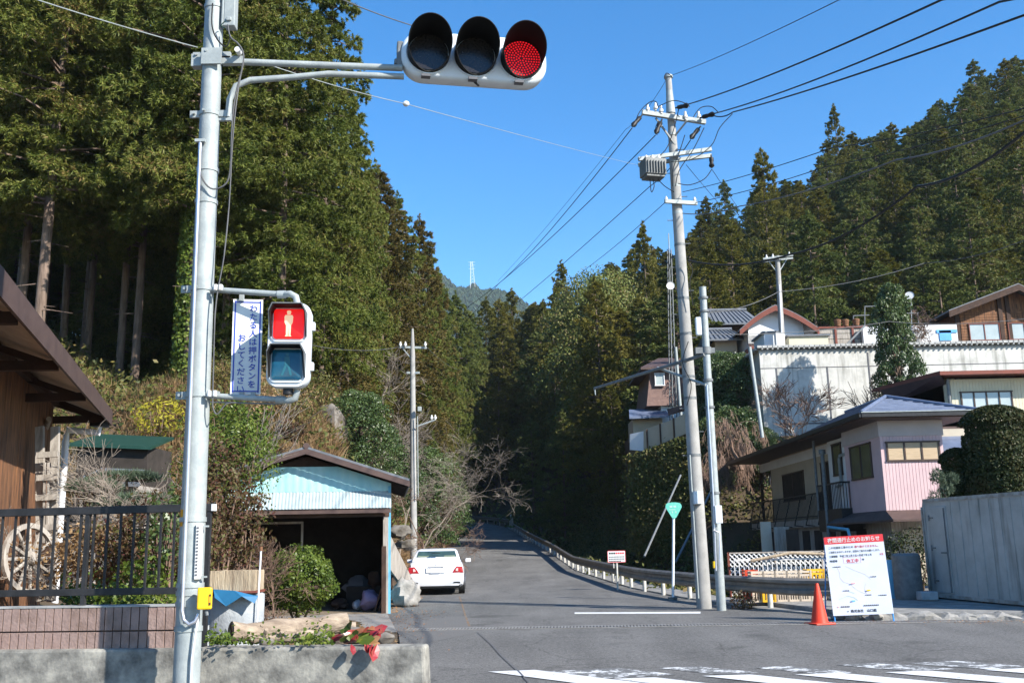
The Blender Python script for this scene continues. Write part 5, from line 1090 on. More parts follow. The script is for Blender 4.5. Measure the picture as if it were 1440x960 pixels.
q = MB(); q.prism([(xr_+.0, GY-.045, 0), (xr_+.055, GY-.045, 0), (xr_+.055, GY-.045, zside-.15), (xr_+.0, GY-.045, zside-.15)], (0, .03, 0)); q.build('corner_trim', 'blue_edge', gr_)
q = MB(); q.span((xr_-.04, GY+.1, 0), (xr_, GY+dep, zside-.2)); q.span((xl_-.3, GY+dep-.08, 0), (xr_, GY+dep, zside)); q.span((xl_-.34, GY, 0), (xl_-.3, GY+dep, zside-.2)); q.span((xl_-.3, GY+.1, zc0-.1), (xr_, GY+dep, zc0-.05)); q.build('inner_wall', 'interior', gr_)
q = MB(); q.span((xl_-.3, GY, -.05), (xr_-.05, GY+dep, .02)); q.build('floor', 'garden_soil', gr_)
# inner partition frame
q = MB(); a = at(438, 733, GY+1.2); 
q.span((xl_+.1, GY+1.2, a.z-.05), (a.x, GY+1.25, a.z)); q.span((a.x-.05, GY+1.2, .5), (a.x, GY+1.25, a.z)); q.span((a.x-1.15, GY+1.2, .5), (a.x-1.1, GY+1.25, a.z)); q.build('window_frame', 'wood_grey', gr_)
# roof
for s, e in ((1, er), (-1, el_)):
    q = MB(); a = Vector((xc, GY-.42, ep.z)); b = Vector((e.x, GY-.42, e.z)); q.prism([a, b, b+Vector((0, 0, .05)), a+Vector((0, 0, .05))] if s > 0 else [b, a, a+Vector((0, 0, .05)), b+Vector((0, 0, .05))], (0, dep+.8, 0)); q.build('roof_slope', 'tile_grey', gr_)
    q = MB(); a2 = a+Vector((0, -.03, -.13)); b2 = b+Vector((0, -.03, -.13)); q.prism([a2, b2, b2+Vector((0, 0, .125)), a2+Vector((0, 0, .125))] if s > 0 else [b2, a2, a2+Vector((0, 0, .125)), b2+Vector((0, 0, .125))], (0, .03, 0)); q.build('verge_board', 'roof_brown', gr_)
    q = MB()
    for k in range(9): t = GY-.42+.6+k*.65; q.beam((xc, t, ep.z-.06), (e.x-.02*s, t, e.z-.06), .05, .08)
    q.build('rafters', 'wood_dark', gr_)
q = MB(); q.beam((er.x, GY-.42, er.z-.02), (er.x, GY+dep+.3, er.z-.02), .03, .16); q.build('fascia', 'black', gr_)
q = MB(); q.tube([(xc, GY-.44, ep.z+.06), (xc, GY+dep, ep.z+.06)], .07, 8); q.build('ridge_cap', 'roof_brown', gr_)
gr_.rotation_euler = (0, 0, math.radians(7.5))
# junk inside
for i, (px, py, Y, r, m_, lab) in enumerate([(521, 848, 23.9, (.24, .3, .24), 'bag_purple', 'lilac plastic sack just inside the garage opening'), (503, 851, 24.2, (.12, .16, .12), 'bag_white', 'small pale sack beside the lilac sack'), (530, 815, 25.0, (.2, .3, .22), 'wood_dark', 'brown sack on the junk pile in the garage'), (505, 825, 25.2, (.35, .3, .25), 'ink_grey', 'dark bundle on the junk pile in the garage'), (478, 850, 24.6, (.2, .2, .13), 'wood_dark', 'dark heap on the garage floor')]):
    q = MB(); c = at(px, py, Y); c.z = max(c.z, r[2]+.02) if i in (0, 1, 4) else c.z; q.blob(c, r, 11+i, .22, 16, 10, 1.8); tag(q.build('sack', m_, loc=c, smooth=True), lab, 'sack')
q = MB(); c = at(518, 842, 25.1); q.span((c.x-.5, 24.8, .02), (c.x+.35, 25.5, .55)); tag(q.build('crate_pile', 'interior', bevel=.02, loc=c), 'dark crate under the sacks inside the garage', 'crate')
for i, (x0, x1) in enumerate(((533, 541), (527, 536))): q = MB(); a = at(x0, 858, 23.5); q.beam((a.x, 23.5, .02), tuple(at(x1, 828, 23.7)), .03, .10, up=(0, 1, 0)); tag(q.build('loose_board', 'rust', loc=a), ['rusty loose board leaning by the garage door post', 'second loose board just inside the garage post'][i], 'board')
# leaning boards and stone between garage and car
lb = thing('board_stack', 'brown weathered board panel leaning down beside the garage', 'panel', (-3.2, 27, 0))
a, b = at(550, 754, 25.0), at(584, 822, 27.6); c1 = Vector((b.x, b.y, 0.02)); q = MB(); q.prism([a, b, b-Vector((.05, 0, .42)), a-Vector((.05, 0, .75))], (-.10, .12, 0)); q.build('boards', 'wood_grey', lb)
q = MB()
for k in range(3): t = .2+k*.3; p = a.lerp(b, t); q = MB(); q.beam(p-Vector((.08, -.1, .4)), Vector((p.x-.2, p.y+.2, 0)), .05, .05); q.build('prop', 'wood_dark', lb)
q = MB(); c = at(571, 836, 25.6); q.blob(c, (.36, .34, .38), 21, .16, 20, 12, 2.6); tag(q.build('boulder', 'rock_pale', loc=c, smooth=True), 'pale grey boulder at the corner of the garage', 'boulder')
for i, (px, py, Y, r) in enumerate([(562, 748, 31, .42), (570, 765, 31, .35)]):
    q = MB(); c = at(px, py, Y); q.blob(c, (r*.9, r*.7, r*.45), 31+i, .35); tag(q.build('wall_stone', 'rock', loc=c, smooth=True), ['mossy stone in the bank beside the far utility pole', 'upper mossy stone in the bank by the far utility pole', 'stone high in the bank behind the garage corner', 'lowest stone of the bank behind the leaning panel'][i], 'stone')

# ------------------------------------------------------------------ parked car (local frame: rear at y=0, front at +4.6)
car = thing('parked_car', 'white saloon car parked at the road edge beyond the garage', 'car', (0, 0, 0))
def sect(y, hw, zb, zt_, tum=.93, n=7, r=.12):
    pts = []
    prof_ = [(hw*.86, zb), (hw*.97, zb+.07), (hw, zb+.22), (hw, zb+(zt_-zb)*.55), (hw*.985, zb+(zt_-zb)*.78), (hw*tum, zt_-.035), (hw*tum-.10, zt_)]
    return [(x, y, z) for x, z in prof_]+[(-x, y, z) for x, z in prof_[::-1]]
st = [(0, .74, .34, .86), (.03, .82, .29, .97), (.12, .86, .25, 1.035), (.45, .885, .22, 1.055), (1.1, .89, .2, 1.0), (2.3, .89, .2, .97), (3.3, .885, .2, .95), (3.9, .87, .2, .90), (4.35, .83, .22, .80), (4.58, .72, .28, .66)]
q = MB(); q.loft([sect(*s) for s in st]); q.build('body', 'car', car, smooth=35)
q = MB(); q.loft([[(x*hw, y0+(y1-y0)*t_, z) for x, t_ in ((-1, 0), (-.92, -.02), (.92, -.02), (1, 0), (1, .5), (1, 1), (.92, 1.02), (-.92, 1.02), (-1, 1), (-1, .5))] for hw, y0, y1, z in ((.79, .52, 3.35, .98), (.74, .78, 3.0, 1.16), (.66, 1.12, 2.62, 1.38), (.60, 1.32, 2.45, 1.45), (.45, 1.6, 2.2, 1.475))]); q.build('roof', 'car', car, smooth=45)
q = MB(); q.quad((-.70, .565, 1.035), (.70, .565, 1.035), (.585, 1.06, 1.385), (-.585, 1.06, 1.385)); rw = q.build('rear_window', 'car_glass', car)
q = MB(); q.box((.42, .83, 1.16), (.34, .02, .17), R=Matrix.Rotation(.6, 3, 'X')); q.box((-.42, .83, 1.16), (.34, .02, .17), R=Matrix.Rotation(.6, 3, 'X')); q.build('headrests', mat('beige seat seen through glass', (.25, .30, .20)), rw)
for s in (-1, 1):
    q = MB(); q.quad((s*.80, .95, 1.03), (s*.80, 3.1, 1.03), (s*.65, 2.6, 1.37), (s*.65, 1.25, 1.37)); q.build('side_window', 'car_glass', car)
    q = MB(); x0, x1 = s*.86, s*.52; q.prism([(x0, -.005, .70), (x1, -.012, .70), (s*.60, -.02, .83), (s*.66, -.01, .90), (x0-.03*s, .0, .89)], (0, .10, 0)); tlm = q.build('tail_light', 'tail', car)
    q = MB(); q.prism([(s*.70, -.022, .745), (s*.62, -.024, .76), (s*.64, -.024, .83), (s*.70, -.022, .85)], (0, .02, 0)); q.build('reversing_lamp', 'tail_clear', tlm)
    q = MB(); q.box((s*1.0, 3.0, 1.03), (.18, .12, .13)); q.build('mirror', 'car', car, bevel=.03)
    q = MB(); q.prism([(s*.78, -.012, .375), (s*.54, -.02, .375), (s*.57, -.02, .41), (s*.74, -.015, .415)], (0, .05, 0)); q.build('bumper_vent', 'hood_black', car)
    for yy in (.85, 3.65):
        q = MB(); q.cyl((s*.70, yy, .32), (s*.895, yy, .32), .32, 24); wh = q.build('wheel', 'tyre', car, smooth=40)
        q = MB(); q.cyl((s*.89, yy, .32), (s*.905, yy, .32), .21, 20); q.build('rim', 'rim', wh)
q = MB(); q.prism([(-.30, -.03, .70), (.30, -.03, .70), (.30, -.03, .87), (-.30, -.03, .87)], (0, .06, 0)); q.build('plate_recess', 'car', car, bevel=.01)
q = MB(); q.box((0, -.036, .78), (.33, .01, .165)); q.build('number_plate', 'board_white', car)
q = MB(); q.box((0, -.028, .885), (.50, .04, .018)); q.build('trim_strip', 'rim', car)
q = MB(); q.tube([(.028*math.cos(a), .0, .945+.022*math.sin(a)) for a in [2*math.pi*i/14 for i in range(15)]], .005, 5); q.tube([(-.012, .0, .945), (.012, .0, .945)], .005, 5); q.build('emblem', 'rim', car)
q = MB(); q.box((0, .35, .27), (1.5, .6, .10)); q.box((0, 2.3, .22), (1.4, 3.6, .08)); q.build('underbody', 'hood_black', car)
q = MB(); q.box((0, .62, 1.325), (.26, .06, .02)); q.build('brake_light', 'hood_black', rw)
cp = gr(613, 837); car.scale = (.97, 1, .93); car.location = (cp.x-.02, cp.y+.2, .005); car.rotation_euler = (0, 0, math.radians(2.5))
# ================================================================== RIGHT SIDE
# ------------------------------------------------------------------ guardrail
GR = [(6.75, 20.35), (5.9, 20.95), (5.3, 22.2), (4.75, 24.2), (4.25, 26.8), (3.85, 29.5), (3.65, 32), (3.5, 36), (3.1, 42), (2.75, 48), (2.45, 54), (2.15, 60), (1.35, 70), (.75, 78), (.3, 85), (-.3, 91)]
GR2 = [(-.6, 97.5), (-1.8, 102), (-3.4, 106.5), (-6, 111.5), (-10, 117), (-18, 124.5), (-28, 131)]
def smooth_path(P, step):
    P = [Vector((x, y, 0)) for x, y in P]; out = []
    for i in range(len(P)-1):
        p0, p1, p2, p3 = P[max(i-1, 0)], P[i], P[i+1], P[min(i+2, len(P)-1)]; n = max(2, int((p2-p1).length/.25))
        for k in range(n): t = k/n; out.append(.5*((2*p1)+(p2-p0)*t+(2*p0-5*p1+4*p2-p3)*t*t+(3*p1-p0-3*p2+p3)*t**3))
    out.append(P[-1]); res = [out[0]]; acc = 0
    for a, b in zip(out, out[1:]):
        acc += (b-a).length
        if acc >= step: res.append(b); acc = 0
    return res
def guard(P, label, root_at):
    r = thing('guardrail', label, 'guardrail', root_at); pth = smooth_path(P, .5); rings = []
    prof_ = [(-.045, -.175), (.03, -.13), (.03, -.075), (-.035, -.03), (-.035, .03), (.03, .075), (.03, .13), (-.045, .175), (-.052, .175), (.02, .13), (.02, .078), (-.045, .033), (-.045, -.033), (.02, -.078), (.02, -.13), (-.052, -.175)]
    for i, p in enumerate(pth):
        d = (pth[min(i+1, len(pth)-1)]-pth[max(i-1, 0)]).normalized(); nl = Vector((-d.y, d.x, 0)); z = float(road_z(p.y))+.50   # nl points to the road for a path going away
        rings.append([p+nl*(a+.10)+Vector((0, 0, z+b)) for a, b in prof_])
    q = MB(); q.loft(rings); q.build('beam', 'rail', r, smooth=25)
    for p in smooth_path(P, 2.0):
        z = float(road_z(p.y)); q = MB(); q.cyl((p.x, p.y, z-1.4), (p.x, p.y, z+.56), .057, 12); q.build('post', 'post', r, smooth=40)
    return r
guard(GR, 'long weathered steel guardrail following the road edge uphill', (4.25, 26.8, 0))
guard(GR2, 'guardrail on the outside of the far road bend', (-3.4, 106.5, 3))
q = MB()
for x, y in ((-.2, 92.5), (-.5, 96.5)): pass
for x, y, l in ((-.35, 92.3, 'white marker post where the long guardrail ends'), (-.45, 96.6, 'white marker post where the far guardrail begins')):
    z = float(road_z(y)); q = MB(); q.cyl((x, y, z-.2), (x, y, z+1.1), .11, 12); q.cyl((x, y, z+1.1), (x, y, z+1.16), .11, 12, r2=.03); tag(q.build('marker_post', 'post', loc=(x, y, z), smooth=40), l, 'post')

# ------------------------------------------------------------------ utility poles and wires
def insulator(p, r, par, dz=.13, m='ceramic'):
    q = MB(); p = Vector(p); q.tube([p, p+Vector((0, 0, dz*.2)), p+Vector((0, 0, dz*.25)), p+Vector((0, 0, dz*.55)), p+Vector((0, 0, dz*.6)), p+Vector((0, 0, dz))], [r*.5, r*.5, r, r*.9, r*.55, r*.5], 10); return q.build('insulator', m, par, smooth=40)
def dead_end(a, b, par):
    a, b = Vector(a), Vector(b); q = MB(); q.tube([a, a.lerp(b, .2), a.lerp(b, .25), a.lerp(b, .5), a.lerp(b, .55), a.lerp(b, .85), b], [.02, .02, .055, .055, .04, .07, .02], 8); return q.build('strain_insulator', 'insul_dark', par, smooth=50)
U = Vector((4.12, 22.6, 0)); UT = at(940, 110, 22.7)
UP = thing('utility_pole', 'tall concrete utility pole with crossarms and a transformer beside the guardrail', 'utility pole', U)
q = MB(); q.tube([U-Vector((0, 0, .4)), U, U.lerp(UT, .8), UT], [.172, .168, .118, .075], 24); q.build('shaft', 'concrete_pole', UP, smooth=True)
def upx(py): # point on the pole axis at pixel row
    lo, hi = 0., 1.
    for _ in range(30):
        mid = (lo+hi)/2; P = U.lerp(UT, mid); v = ROT.transposed() @ (P-CAM); y = 480-F_PX*v.y/-v.z
        if y > py: lo = mid
        else: hi = mid
    return U.lerp(UT, lo)
q = MB(); q.tube([upx(160), UT], [.115, .062], 16); q.cyl(UT, UT+Vector((0, 0, .06)), .11, 12); q.build('steel_cap', 'galv', UP, smooth=40)
def crossarm(pa, pb, Ya, Yb, w, h, m='galv', nm='crossarm'):
    a, b = at(*pa, Ya), at(*pb, Yb); q = MB(); q.beam(a, b, w, h); q.build(nm, m, UP); return a, b
ca, cb_ = crossarm((903, 158), (992, 172), 22.35, 22.65, .09, .11)
crossarm((898, 224), (1000, 210), 22.3, 22.65, .08, .09); crossarm((898, 232), (1000, 219), 22.6, 22.95, .08, .09)
crossarm((935, 283), (980, 286), 22.4, 22.6, .07, .09)
q = MB(); q.beam(at(922, 166, 22.45), at(950, 204, 22.6), .03, .04); q.beam(at(966, 170, 22.5), at(950, 190, 22.6), .03, .04); q.build('arm_brace', 'galv_dark', UP)
for px, py, Y in ((911, 158, 22.35), (922, 156, 22.4), (930, 160, 22.4), (983, 168, 22.6), (964, 168, 22.5), (937, 282, 22.4), (977, 283, 22.6)): insulator(at(px, py, Y), .055 if py < 200 else .04, UP, .20 if py < 200 else .10)
for a, b in (((903, 162, 22.3), (889, 178, 22.0)), ((931, 168, 22.4), (922, 188, 22.1)), ((985, 178, 22.6), (971, 195, 22.3)), ((950, 152, 22.5), (968, 148, 22.0)), ((984, 166, 22.6), (1005, 160, 22.2)), ((1000, 218, 22.7), (1001, 236, 22.6))): dead_end(at(*a), at(*b), UP)
# transformer
tc_ = at(918, 237, 22.35); q = MB(); q.box(tc_, (.52, .42, .40), rz=.25); q.box(tc_+Vector((0, 0, -.23)), (.46, .36, .06), rz=.25)
for k in range(7): q.box(tc_+Matrix.Rotation(.25, 3, 'Z')@Vector((-.21+k*.07, -.225, -.03)), (.02, .05, .30), rz=.25)
tr_ = q.build('transformer', 'trafo', UP, bevel=.02)
for k in range(3): q = MB(); p = tc_+Vector((-.15+k*.15, -.05, .20)); q.tube([p, p+Vector((0, 0, .04)), p+Vector((0, 0, .12))], [.04, .05, .02], 8); q.build('bushing', 'ceramic', tr_, smooth=40)
for py in (190, 230, 262, 300, 345, 420, 470, 530, 560, 640):
    p = upx(py); q = MB(); r = .10+.072*(1-p.z/12.7)+.006; q.cyl(p-Vector((0, 0, .03)), p+Vector((0, 0, .03)), r, 20); q.build('pole_band', 'galv_dark' if py > 300 else 'galv', UP, smooth=40)
for i in range(14):
    p = upx(640-i*33); s = 1 if i % 2 else -1; q = MB(); q.cyl(p, p+Vector((s*.26, -.02, 0)), .010, 6); q.build('climbing_step', 'galv_dark', UP)
q = MB(); p = upx(700); q.box(p+Vector((-.02, -.24, 0)), (.20, .16, .28)); q.build('meter_box', 'white_paint', UP, bevel=.01)
q = MB(); a, b = upx(840), upx(640); q.tube([a+Vector((-.14, -.16, 0)), b+Vector((-.12, -.15, 0))], .018, 8); q.build('riser_pipe', 'galv', UP, smooth=40)
def wire(name, label, pts, r=.011, sag=0., m='cable', n=14, group=None):
    P = [at(*p) if len(p) == 3 and not isinstance(p, Vector) else Vector(p) for p in pts]; out = []
    for a, b in zip(P, P[1:]):
        for k in range(n): t = k/n; q = a.lerp(b, t); q.z -= sag*4*t*(1-t); out.append(q)
    out.append(P[-1]); q = MB(); q.tube(out, r, 5); o = q.build(name, m, loc=P[0], smooth=60); return tag(o, label, 'wire', group)
# lines that leave towards the camera side (overhead) and lines that run down the valley
wire('overhead_wire', 'upper thick black wire running from the pole top over the crossing', [(967, 147, 22.0), (1324, 0, 9.5), (1700, -160, 5)], .014, .08)
wire('overhead_wire', 'middle thick black wire running from the upper crossarm over the crossing', [(1004, 160, 22.2), (1405, 3, 9.6), (1800, -160, 5)], .014, .10)
wire('overhead_wire', 'lowest of the thick black wires running from the upper crossarm over the crossing', [(1004, 163, 22.4), (1030, 158, 21.5), (1439, 22, 9.8), (1900, -130, 5)], .015, .06)
wire('overhead_wire', 'thin earth wire rising from the very top of the concrete pole', [(945, 106, 22.7), (1180, 0, 10), (1500, -150, 5)], .006, .05)
wire('valley_wire', 'outermost wire running from the upper crossarm down to the valley', [(889, 180, 22.0), (700, 400, 48), (600, 505, 80)], .012, .25)
wire('valley_wire', 'thin wire running parallel just above the outermost valley wire', [(937, 112, 22.7), (880, 182, 27), (700, 395, 52)], .006, .15)
wire('valley_wire', 'second wire running from the upper crossarm down to the valley', [(922, 190, 22.1), (660, 430, 50), (560, 520, 80)], .012, .25)
wire('valley_wire', 'third wire running from the pole down towards the road bend', [(971, 197, 22.3), (914, 262, 27), (690, 455, 62), (600, 530, 90)], .012, .12)
wire('valley_wire', 'lowest thin wire running down from the lower bracket of the pole', [(935, 285, 22.4), (828, 375, 34), (700, 470, 66)], .008, .05)
wire('service_wire', 'upper service wire from the pole to beyond the wooded slope', [(960, 270, 22.6), (1170, 208, 16), (1450, 150, 11)], .008, .05)
wire('service_wire', 'second service wire running to the side in front of the cedars', [(978, 285, 22.6), (1160, 235, 17), (1450, 160, 12)], .008, .05)
wire('service_wire', 'bluish service wire crossing in front of the forest', [(960, 300, 22.5), (1040, 290, 20), (1260, 225, 13.5), (1460, 160, 10)], .012, .08, 'cable_grey')
wire('service_wire', 'thick bundled cable sagging across the forest to the side', [(968, 366, 22.4), (1110, 358, 19), (1290, 262, 13.5), (1470, 160, 9.5)], .020, .16)
wire('service_wire', 'thin cable from the pole passing over the temple like gable', [(990, 440, 22.0), (1095, 410, 24), (1300, 370, 24), (1460, 330, 20)], .009, .12, 'cable_grey')
wire('service_wire', 'low grey cable passing in front of the upper yard fence', [(996, 470, 22.0), (1250, 452, 24), (1450, 447, 24)], .008, .10, 'cable_grey')
wire('service_wire', 'steep thin wire from the lower crossarm down to the small pole', [(1001, 238, 22.6), (1094, 362, 56)], .007, .2)
wire('service_wire', 'second thin wire from the pole down to the small pole', [(965, 232, 22.6), (1090, 366, 56)], .007, .2)
wire('service_wire', 'thin wire between the signal pole and the sky over the arm', [(470, -5, 8), (600, 42, 10), (760, 100, 14)], .006, .02, 'cable_grey')
wire('stay_wire', 'thin steel wire crossing from behind the signal pole to the utility pole', [(40, -4, 6.2), (278, 67, 7.0)], .004, .01, 'galv')
wire('stay_wire', 'thin steel wire running from the signal arm towards the utility pole', [(380, 92, 7.4), (570, 146, 9.5), (896, 232, 22.4)], .004, .02, 'galv')
q = MB(); c = at(571, 146, 9.5); q.blob(c, (.035, .03, .03), 1, .02, 10, 8); tag(q.build('wire_marker', 'ceramic', loc=c, smooth=True), 'small white ball marker on the thin steel wire', 'marker')
# jumper loops at the pole head (parts of the pole)
def loop(pts, r=.014, Y=22.3):
    P = [at(x, y, Y) for x, y in pts]; Q = []
    for i in range(len(P)-1):
        p0_, p1_, p2_, p3_ = P[max(i-1, 0)], P[i], P[i+1], P[min(i+2, len(P)-1)]
        for k in range(5): t = k/5; Q.append(.5*((2*p1_)+(p2_-p0_)*t+(2*p0_-5*p1_+4*p2_-p3_)*t*t+(3*p1_-p0_-3*p2_+p3_)*t**3))
    Q.append(P[-1]); q = MB(); q.tube(Q, r, 5); q.build('jumper_cable', 'cable', UP, smooth=60)
for L_p in ([(893, 178), (898, 160), (912, 145), (922, 143), (926, 152)], [(926, 150), (945, 142), (960, 144), (970, 150)], [(926, 170), (922, 180), (924, 190)], [(955, 150), (948, 180), (935, 212), (905, 236)], [(1030, 160), (1012, 180), (1000, 205), (970, 225), (930, 228)],
            [(1001, 238), (990, 252), (970, 260), (953, 258)], [(975, 165), (985, 152), (1000, 150), (1010, 158)], [(914, 252), (916, 270), (920, 262), (918, 252)], [(925, 252), (935, 262), (948, 270)], [(963, 190), (955, 215), (946, 240), (946, 262)], [(990, 180), (975, 210), (955, 240), (950, 262)], [(945, 108), (938, 103), (935, 107), (936, 113)]): loop(L_p, .011)
for L_p in ([(945, 360), (942, 372), (940, 388)], [(967, 366), (974, 380), (970, 400), (975, 430)], [(968, 480), (960, 510), (972, 540), (966, 570)]): loop(L_p, .010, 22.4)
# ---- steel pole with idle arm
S0_, S1_ = Vector((4.36, 21.9, 0)), at(988, 405, 22.0)
SP2 = thing('steel_pole', 'galvanised steel pole with a long empty arm right beside the concrete utility pole', 'pole', S0_)
q = MB(); q.tube([S0_-Vector((0, 0, .3)), S0_, S1_], [.105, .10, .078], 20); q.cyl(S1_, S1_+Vector((0, 0, .02)), .085, 16); q.build('shaft', 'galv', SP2, smooth=40)
a = at(991, 498, 21.9); b = at(976, 503, 22.2); e = at(836, 546, 26.5); q = MB(); q.tube([a, b, e], [.042, .042, .034], 12); q.build('arm', 'galv_dark', SP2, smooth=40)
q = MB(); q.tube([at(993, 541, 21.9), at(925, 517, 23.7)], .032, 10); q.build('brace', 'galv', SP2, smooth=40)
q = MB(); q.tube([e, e+Vector((.02, 0, -.18))], [.025, .012], 8); q.build('end_fitting', 'galv', SP2)
for py, h in ((420, .05), (440, .04), (498, .16), (541, .06), (580, .05), (700, .05)):
    t = (858-py)/(858-405.); p = S0_.lerp(S1_, min(1, t*1.0)); q = MB(); q.cyl(p-Vector((0, 0, h/2)), p+Vector((0, 0, h/2)), .112, 18)
    if py == 498: q.box(p+Vector((.14, 0, 0)), (.1, .08, .12)); q.box(p+Vector((-.17, 0, 0)), (.16, .14, .14))
    q.build('clamp', 'galv_dark', SP2, smooth=40)
q = MB(); c = at(982, 459, 21.75); q.box(c, (.13, .12, .42)); q.build('lamp_box', 'white_paint', SP2, bevel=.03)
q = MB(); c = at(1010, 723, 21.7); q.box(c, (.15, .14, .38)); q.build('control_box', 'white_paint', SP2, bevel=.012)
q = MB(); q.tube([at(994, 541, 21.8), at(1003, 700, 21.75), at(1007, 802, 21.7)], .022, 8); q.tube([at(1003, 745, 21.7), at(1012, 748, 21.7), at(1012, 800, 21.7)], .02, 8); q.build('conduit', 'conduit', SP2, smooth=50)
q = MB(); q.cyl(at(1004, 790, 21.72)-Vector((0, 0, .12)), at(1004, 790, 21.72)+Vector((0, 0, .02)), .03, 8); q.build('yellow_sleeve', 'yellow', SP2)
# ---- far pole beside the car
F0 = at(582, 800, 41); F0.z = .0; F1 = at(580, 462, 41)
FP = thing('utility_pole', 'slender concrete utility pole behind the parked white car', 'utility pole', F0)
q = MB(); q.tube([F0-Vector((0, 0, .3)), F0, F0.lerp(F1, .9), F1], [.16, .155, .10, .05], 16); q.build('shaft', 'concrete_pole', FP, smooth=True)
for pa, pb in (((561, 488), (600, 489)), ((572, 524), (590, 524))): q = MB(); q.beam(at(*pa, 41), at(*pb, 41), .09, .09); q.build('crossarm', 'galv', FP)
q = MB(); q.beam(at(566, 489, 41), at(580, 506, 41), .04, .04); q.beam(at(584, 600, 40.8), at(612, 590, 40.8), .05, .05); q.build('arm_brace', 'galv', FP)
for px, py in ((563, 487), (570, 487), (598, 487), (612, 590), (607, 590)): insulator(at(px, py, 40.9), .07, FP, .2)
q = MB(); q.box(at(590, 575, 40.7), (.16, .16, .2)); q.build('junction_box', 'galv', FP, bevel=.02)
q = MB(); q.tube([at(587, 585, 40.75), at(588, 700, 40.75)], .022, 6); q.build('riser_pipe', 'galv', FP)
wire('valley_wire', 'thin wire leaving the slender pole towards the road bend', [(598, 486, 41), (650, 520, 90)], .010, .3, 'cable_grey')
wire('valley_wire', 'pale wire crossing behind the slender pole over the leafless tree', [(380, 470, 30), (560, 488, 41)], .010, .3, 'cable_grey')
# ---- pole beside the gabled house
N0, N1 = at(1100, 488, 56), at(1093, 360, 56); NP = thing('utility_pole', 'short pale utility pole with a steel crossarm standing beside the white gabled house', 'utility pole', (N0.x, 56, 11.5))
q = MB(); q.tube([Vector((N0.x, 56, 11.3)), N1], [.17, .14], 16); q.build('shaft', 'concrete_pole', NP, smooth=True)
for pa, pb, Y in (((1073, 364), (1115, 359), 55.7), ((1073, 368), (1115, 363), 56.2)): q = MB(); q.beam(at(*pa, Y), at(*pb, Y), .10, .10); q.build('crossarm', 'galv', NP)
q = MB(); q.beam(at(1108, 362, 56), at(1097, 380, 56), .05, .05); q.beam(at(1080, 366, 56), at(1092, 382, 56), .05, .05); q.build('arm_brace', 'galv', NP)
for px, py in ((1078, 364), (1087, 363), (1110, 360)): insulator(at(px, py, 55.8), .08, NP, .25)
q = MB(); q.box(at(1096, 478, 55.5), (.5, .4, .8)); q.build('meter_box', 'sign_white', NP, bevel=.03)
q = MB(); q.tube([at(1100, 480, 55.7), at(1096, 400, 55.7)], .05, 6); q.build('riser_pipe', 'pvc', NP)
# steel stay pipe before the wall, and struts on the bank darkened to imitate shade
for pa, pb, r, l in (((1054, 488, 48), (1072, 615, 48), .09, 'bluish leaning pipe pole in front of the wall corner'), ((950, 488, 56), (958, 590, 56), .09, 'white leaning pipe beside the brown mansard house'), ((906, 782, 40), (957, 668, 46), .045, 'longer slanting steel strut on the shaded bank'), ((950, 790, 38), (1000, 690, 44), .045, 'slanting steel strut between the route sign and the concrete pole')):
    a, b = at(*pa), at(*pb); q = MB(); q.cyl(tuple(a), tuple(b), r, 12); tag(q.build('strut' if 'strut' in l else 'pipe_pole', 'galv_dark' if 'strut' in l else 'galv', loc=a, smooth=40), l, 'pole')
# lattice mast
ms = thing('lattice_mast', 'slim dark lattice aerial mast with a small white dish behind the concrete pole', 'mast', at(944, 640, 58)); T0, T1 = at(948, 640, 58), at(941, 350, 58); q = MB(); leg = []
for k in range(3):
    o = Vector((.26*math.cos(k*2.094+.3), .26*math.sin(k*2.094+.3), 0)); leg.append(o); q.tube([T0+o, T1+o*.5], .035, 5)
n = 26
for i in range(n):
    t0, t1 = i/n, (i+1)/n; P = T0.lerp(T1, t0); Q = T0.lerp(T1, t1)
    for k in range(3): q.tube([P+leg[k]*(1-.5*t0), Q+leg[(k+1) % 3]*(1-.5*t1)], .016, 3)
q.build('lattice', 'galv_dark', ms)
q = MB(); q.tube([T1, at(940, 328, 58)], .03, 5); q.build('rod', 'galv', ms)
def dish(parent, c, r, dirv, m='sign_white'):
    dv = Vector(dirv).normalized(); x = dv.orthogonal().normalized(); y = dv.cross(x); rings = [[c+(x*math.cos(a)+y*math.sin(a))*r*t+dv*(.25*r*t*t) for a in [2*math.pi*i/20 for i in range(20)]] for t in (.05, .35, .7, 1)]
    q = MB(); q.loft(rings, cap=False); q.loft([[p-dv*.02 for p in rg] for rg in rings[::-1]], cap=True); return q.build('dish', m, parent, smooth=50)
dish(ms, at(943, 402, 57.6), .24, (-.1, -1, .1))

# ------------------------------------------------------------------ signs by the road
rs = thing('route_sign', 'faded teal rounded triangle route sign on a slim white post', 'sign', (gr(946, 843).x, gr(946, 843).y, 0)); ry = gr(946, 843).y; rx = gr(946, 843).x
c = at(947, 717, ry); pts = []
cn = [(-.205, .135), (.205, .135), (0, -.20)]; 
for i, (x, z_) in enumerate(cn):
    a0 = (90, -30, 210)[i] if False else [90, -30, 210][i]
ang = {0: (100, 220), 1: (-40, 80), 2: (220, 320)}
for i in (1, 0, 2):
    x, z_ = [(-.125, .085), (.125, .085), (0, -.105)][i]; a0, a1 = ang[i]
    for k in range(9): a = math.radians(a0+(a1-a0)*k/8); pts.append((x+.082*math.cos(a), z_+.082*math.sin(a)))
    if i == 1: pts += [(.05, .178), (-.05, .178)]
q = MB(); q.prism([(c.x+x*1.0, ry-.06, c.z+z_*1.12) for x, z_ in pts], (0, .012, 0)); pn = q.build('plate', 'teal', rs)
q = MB()
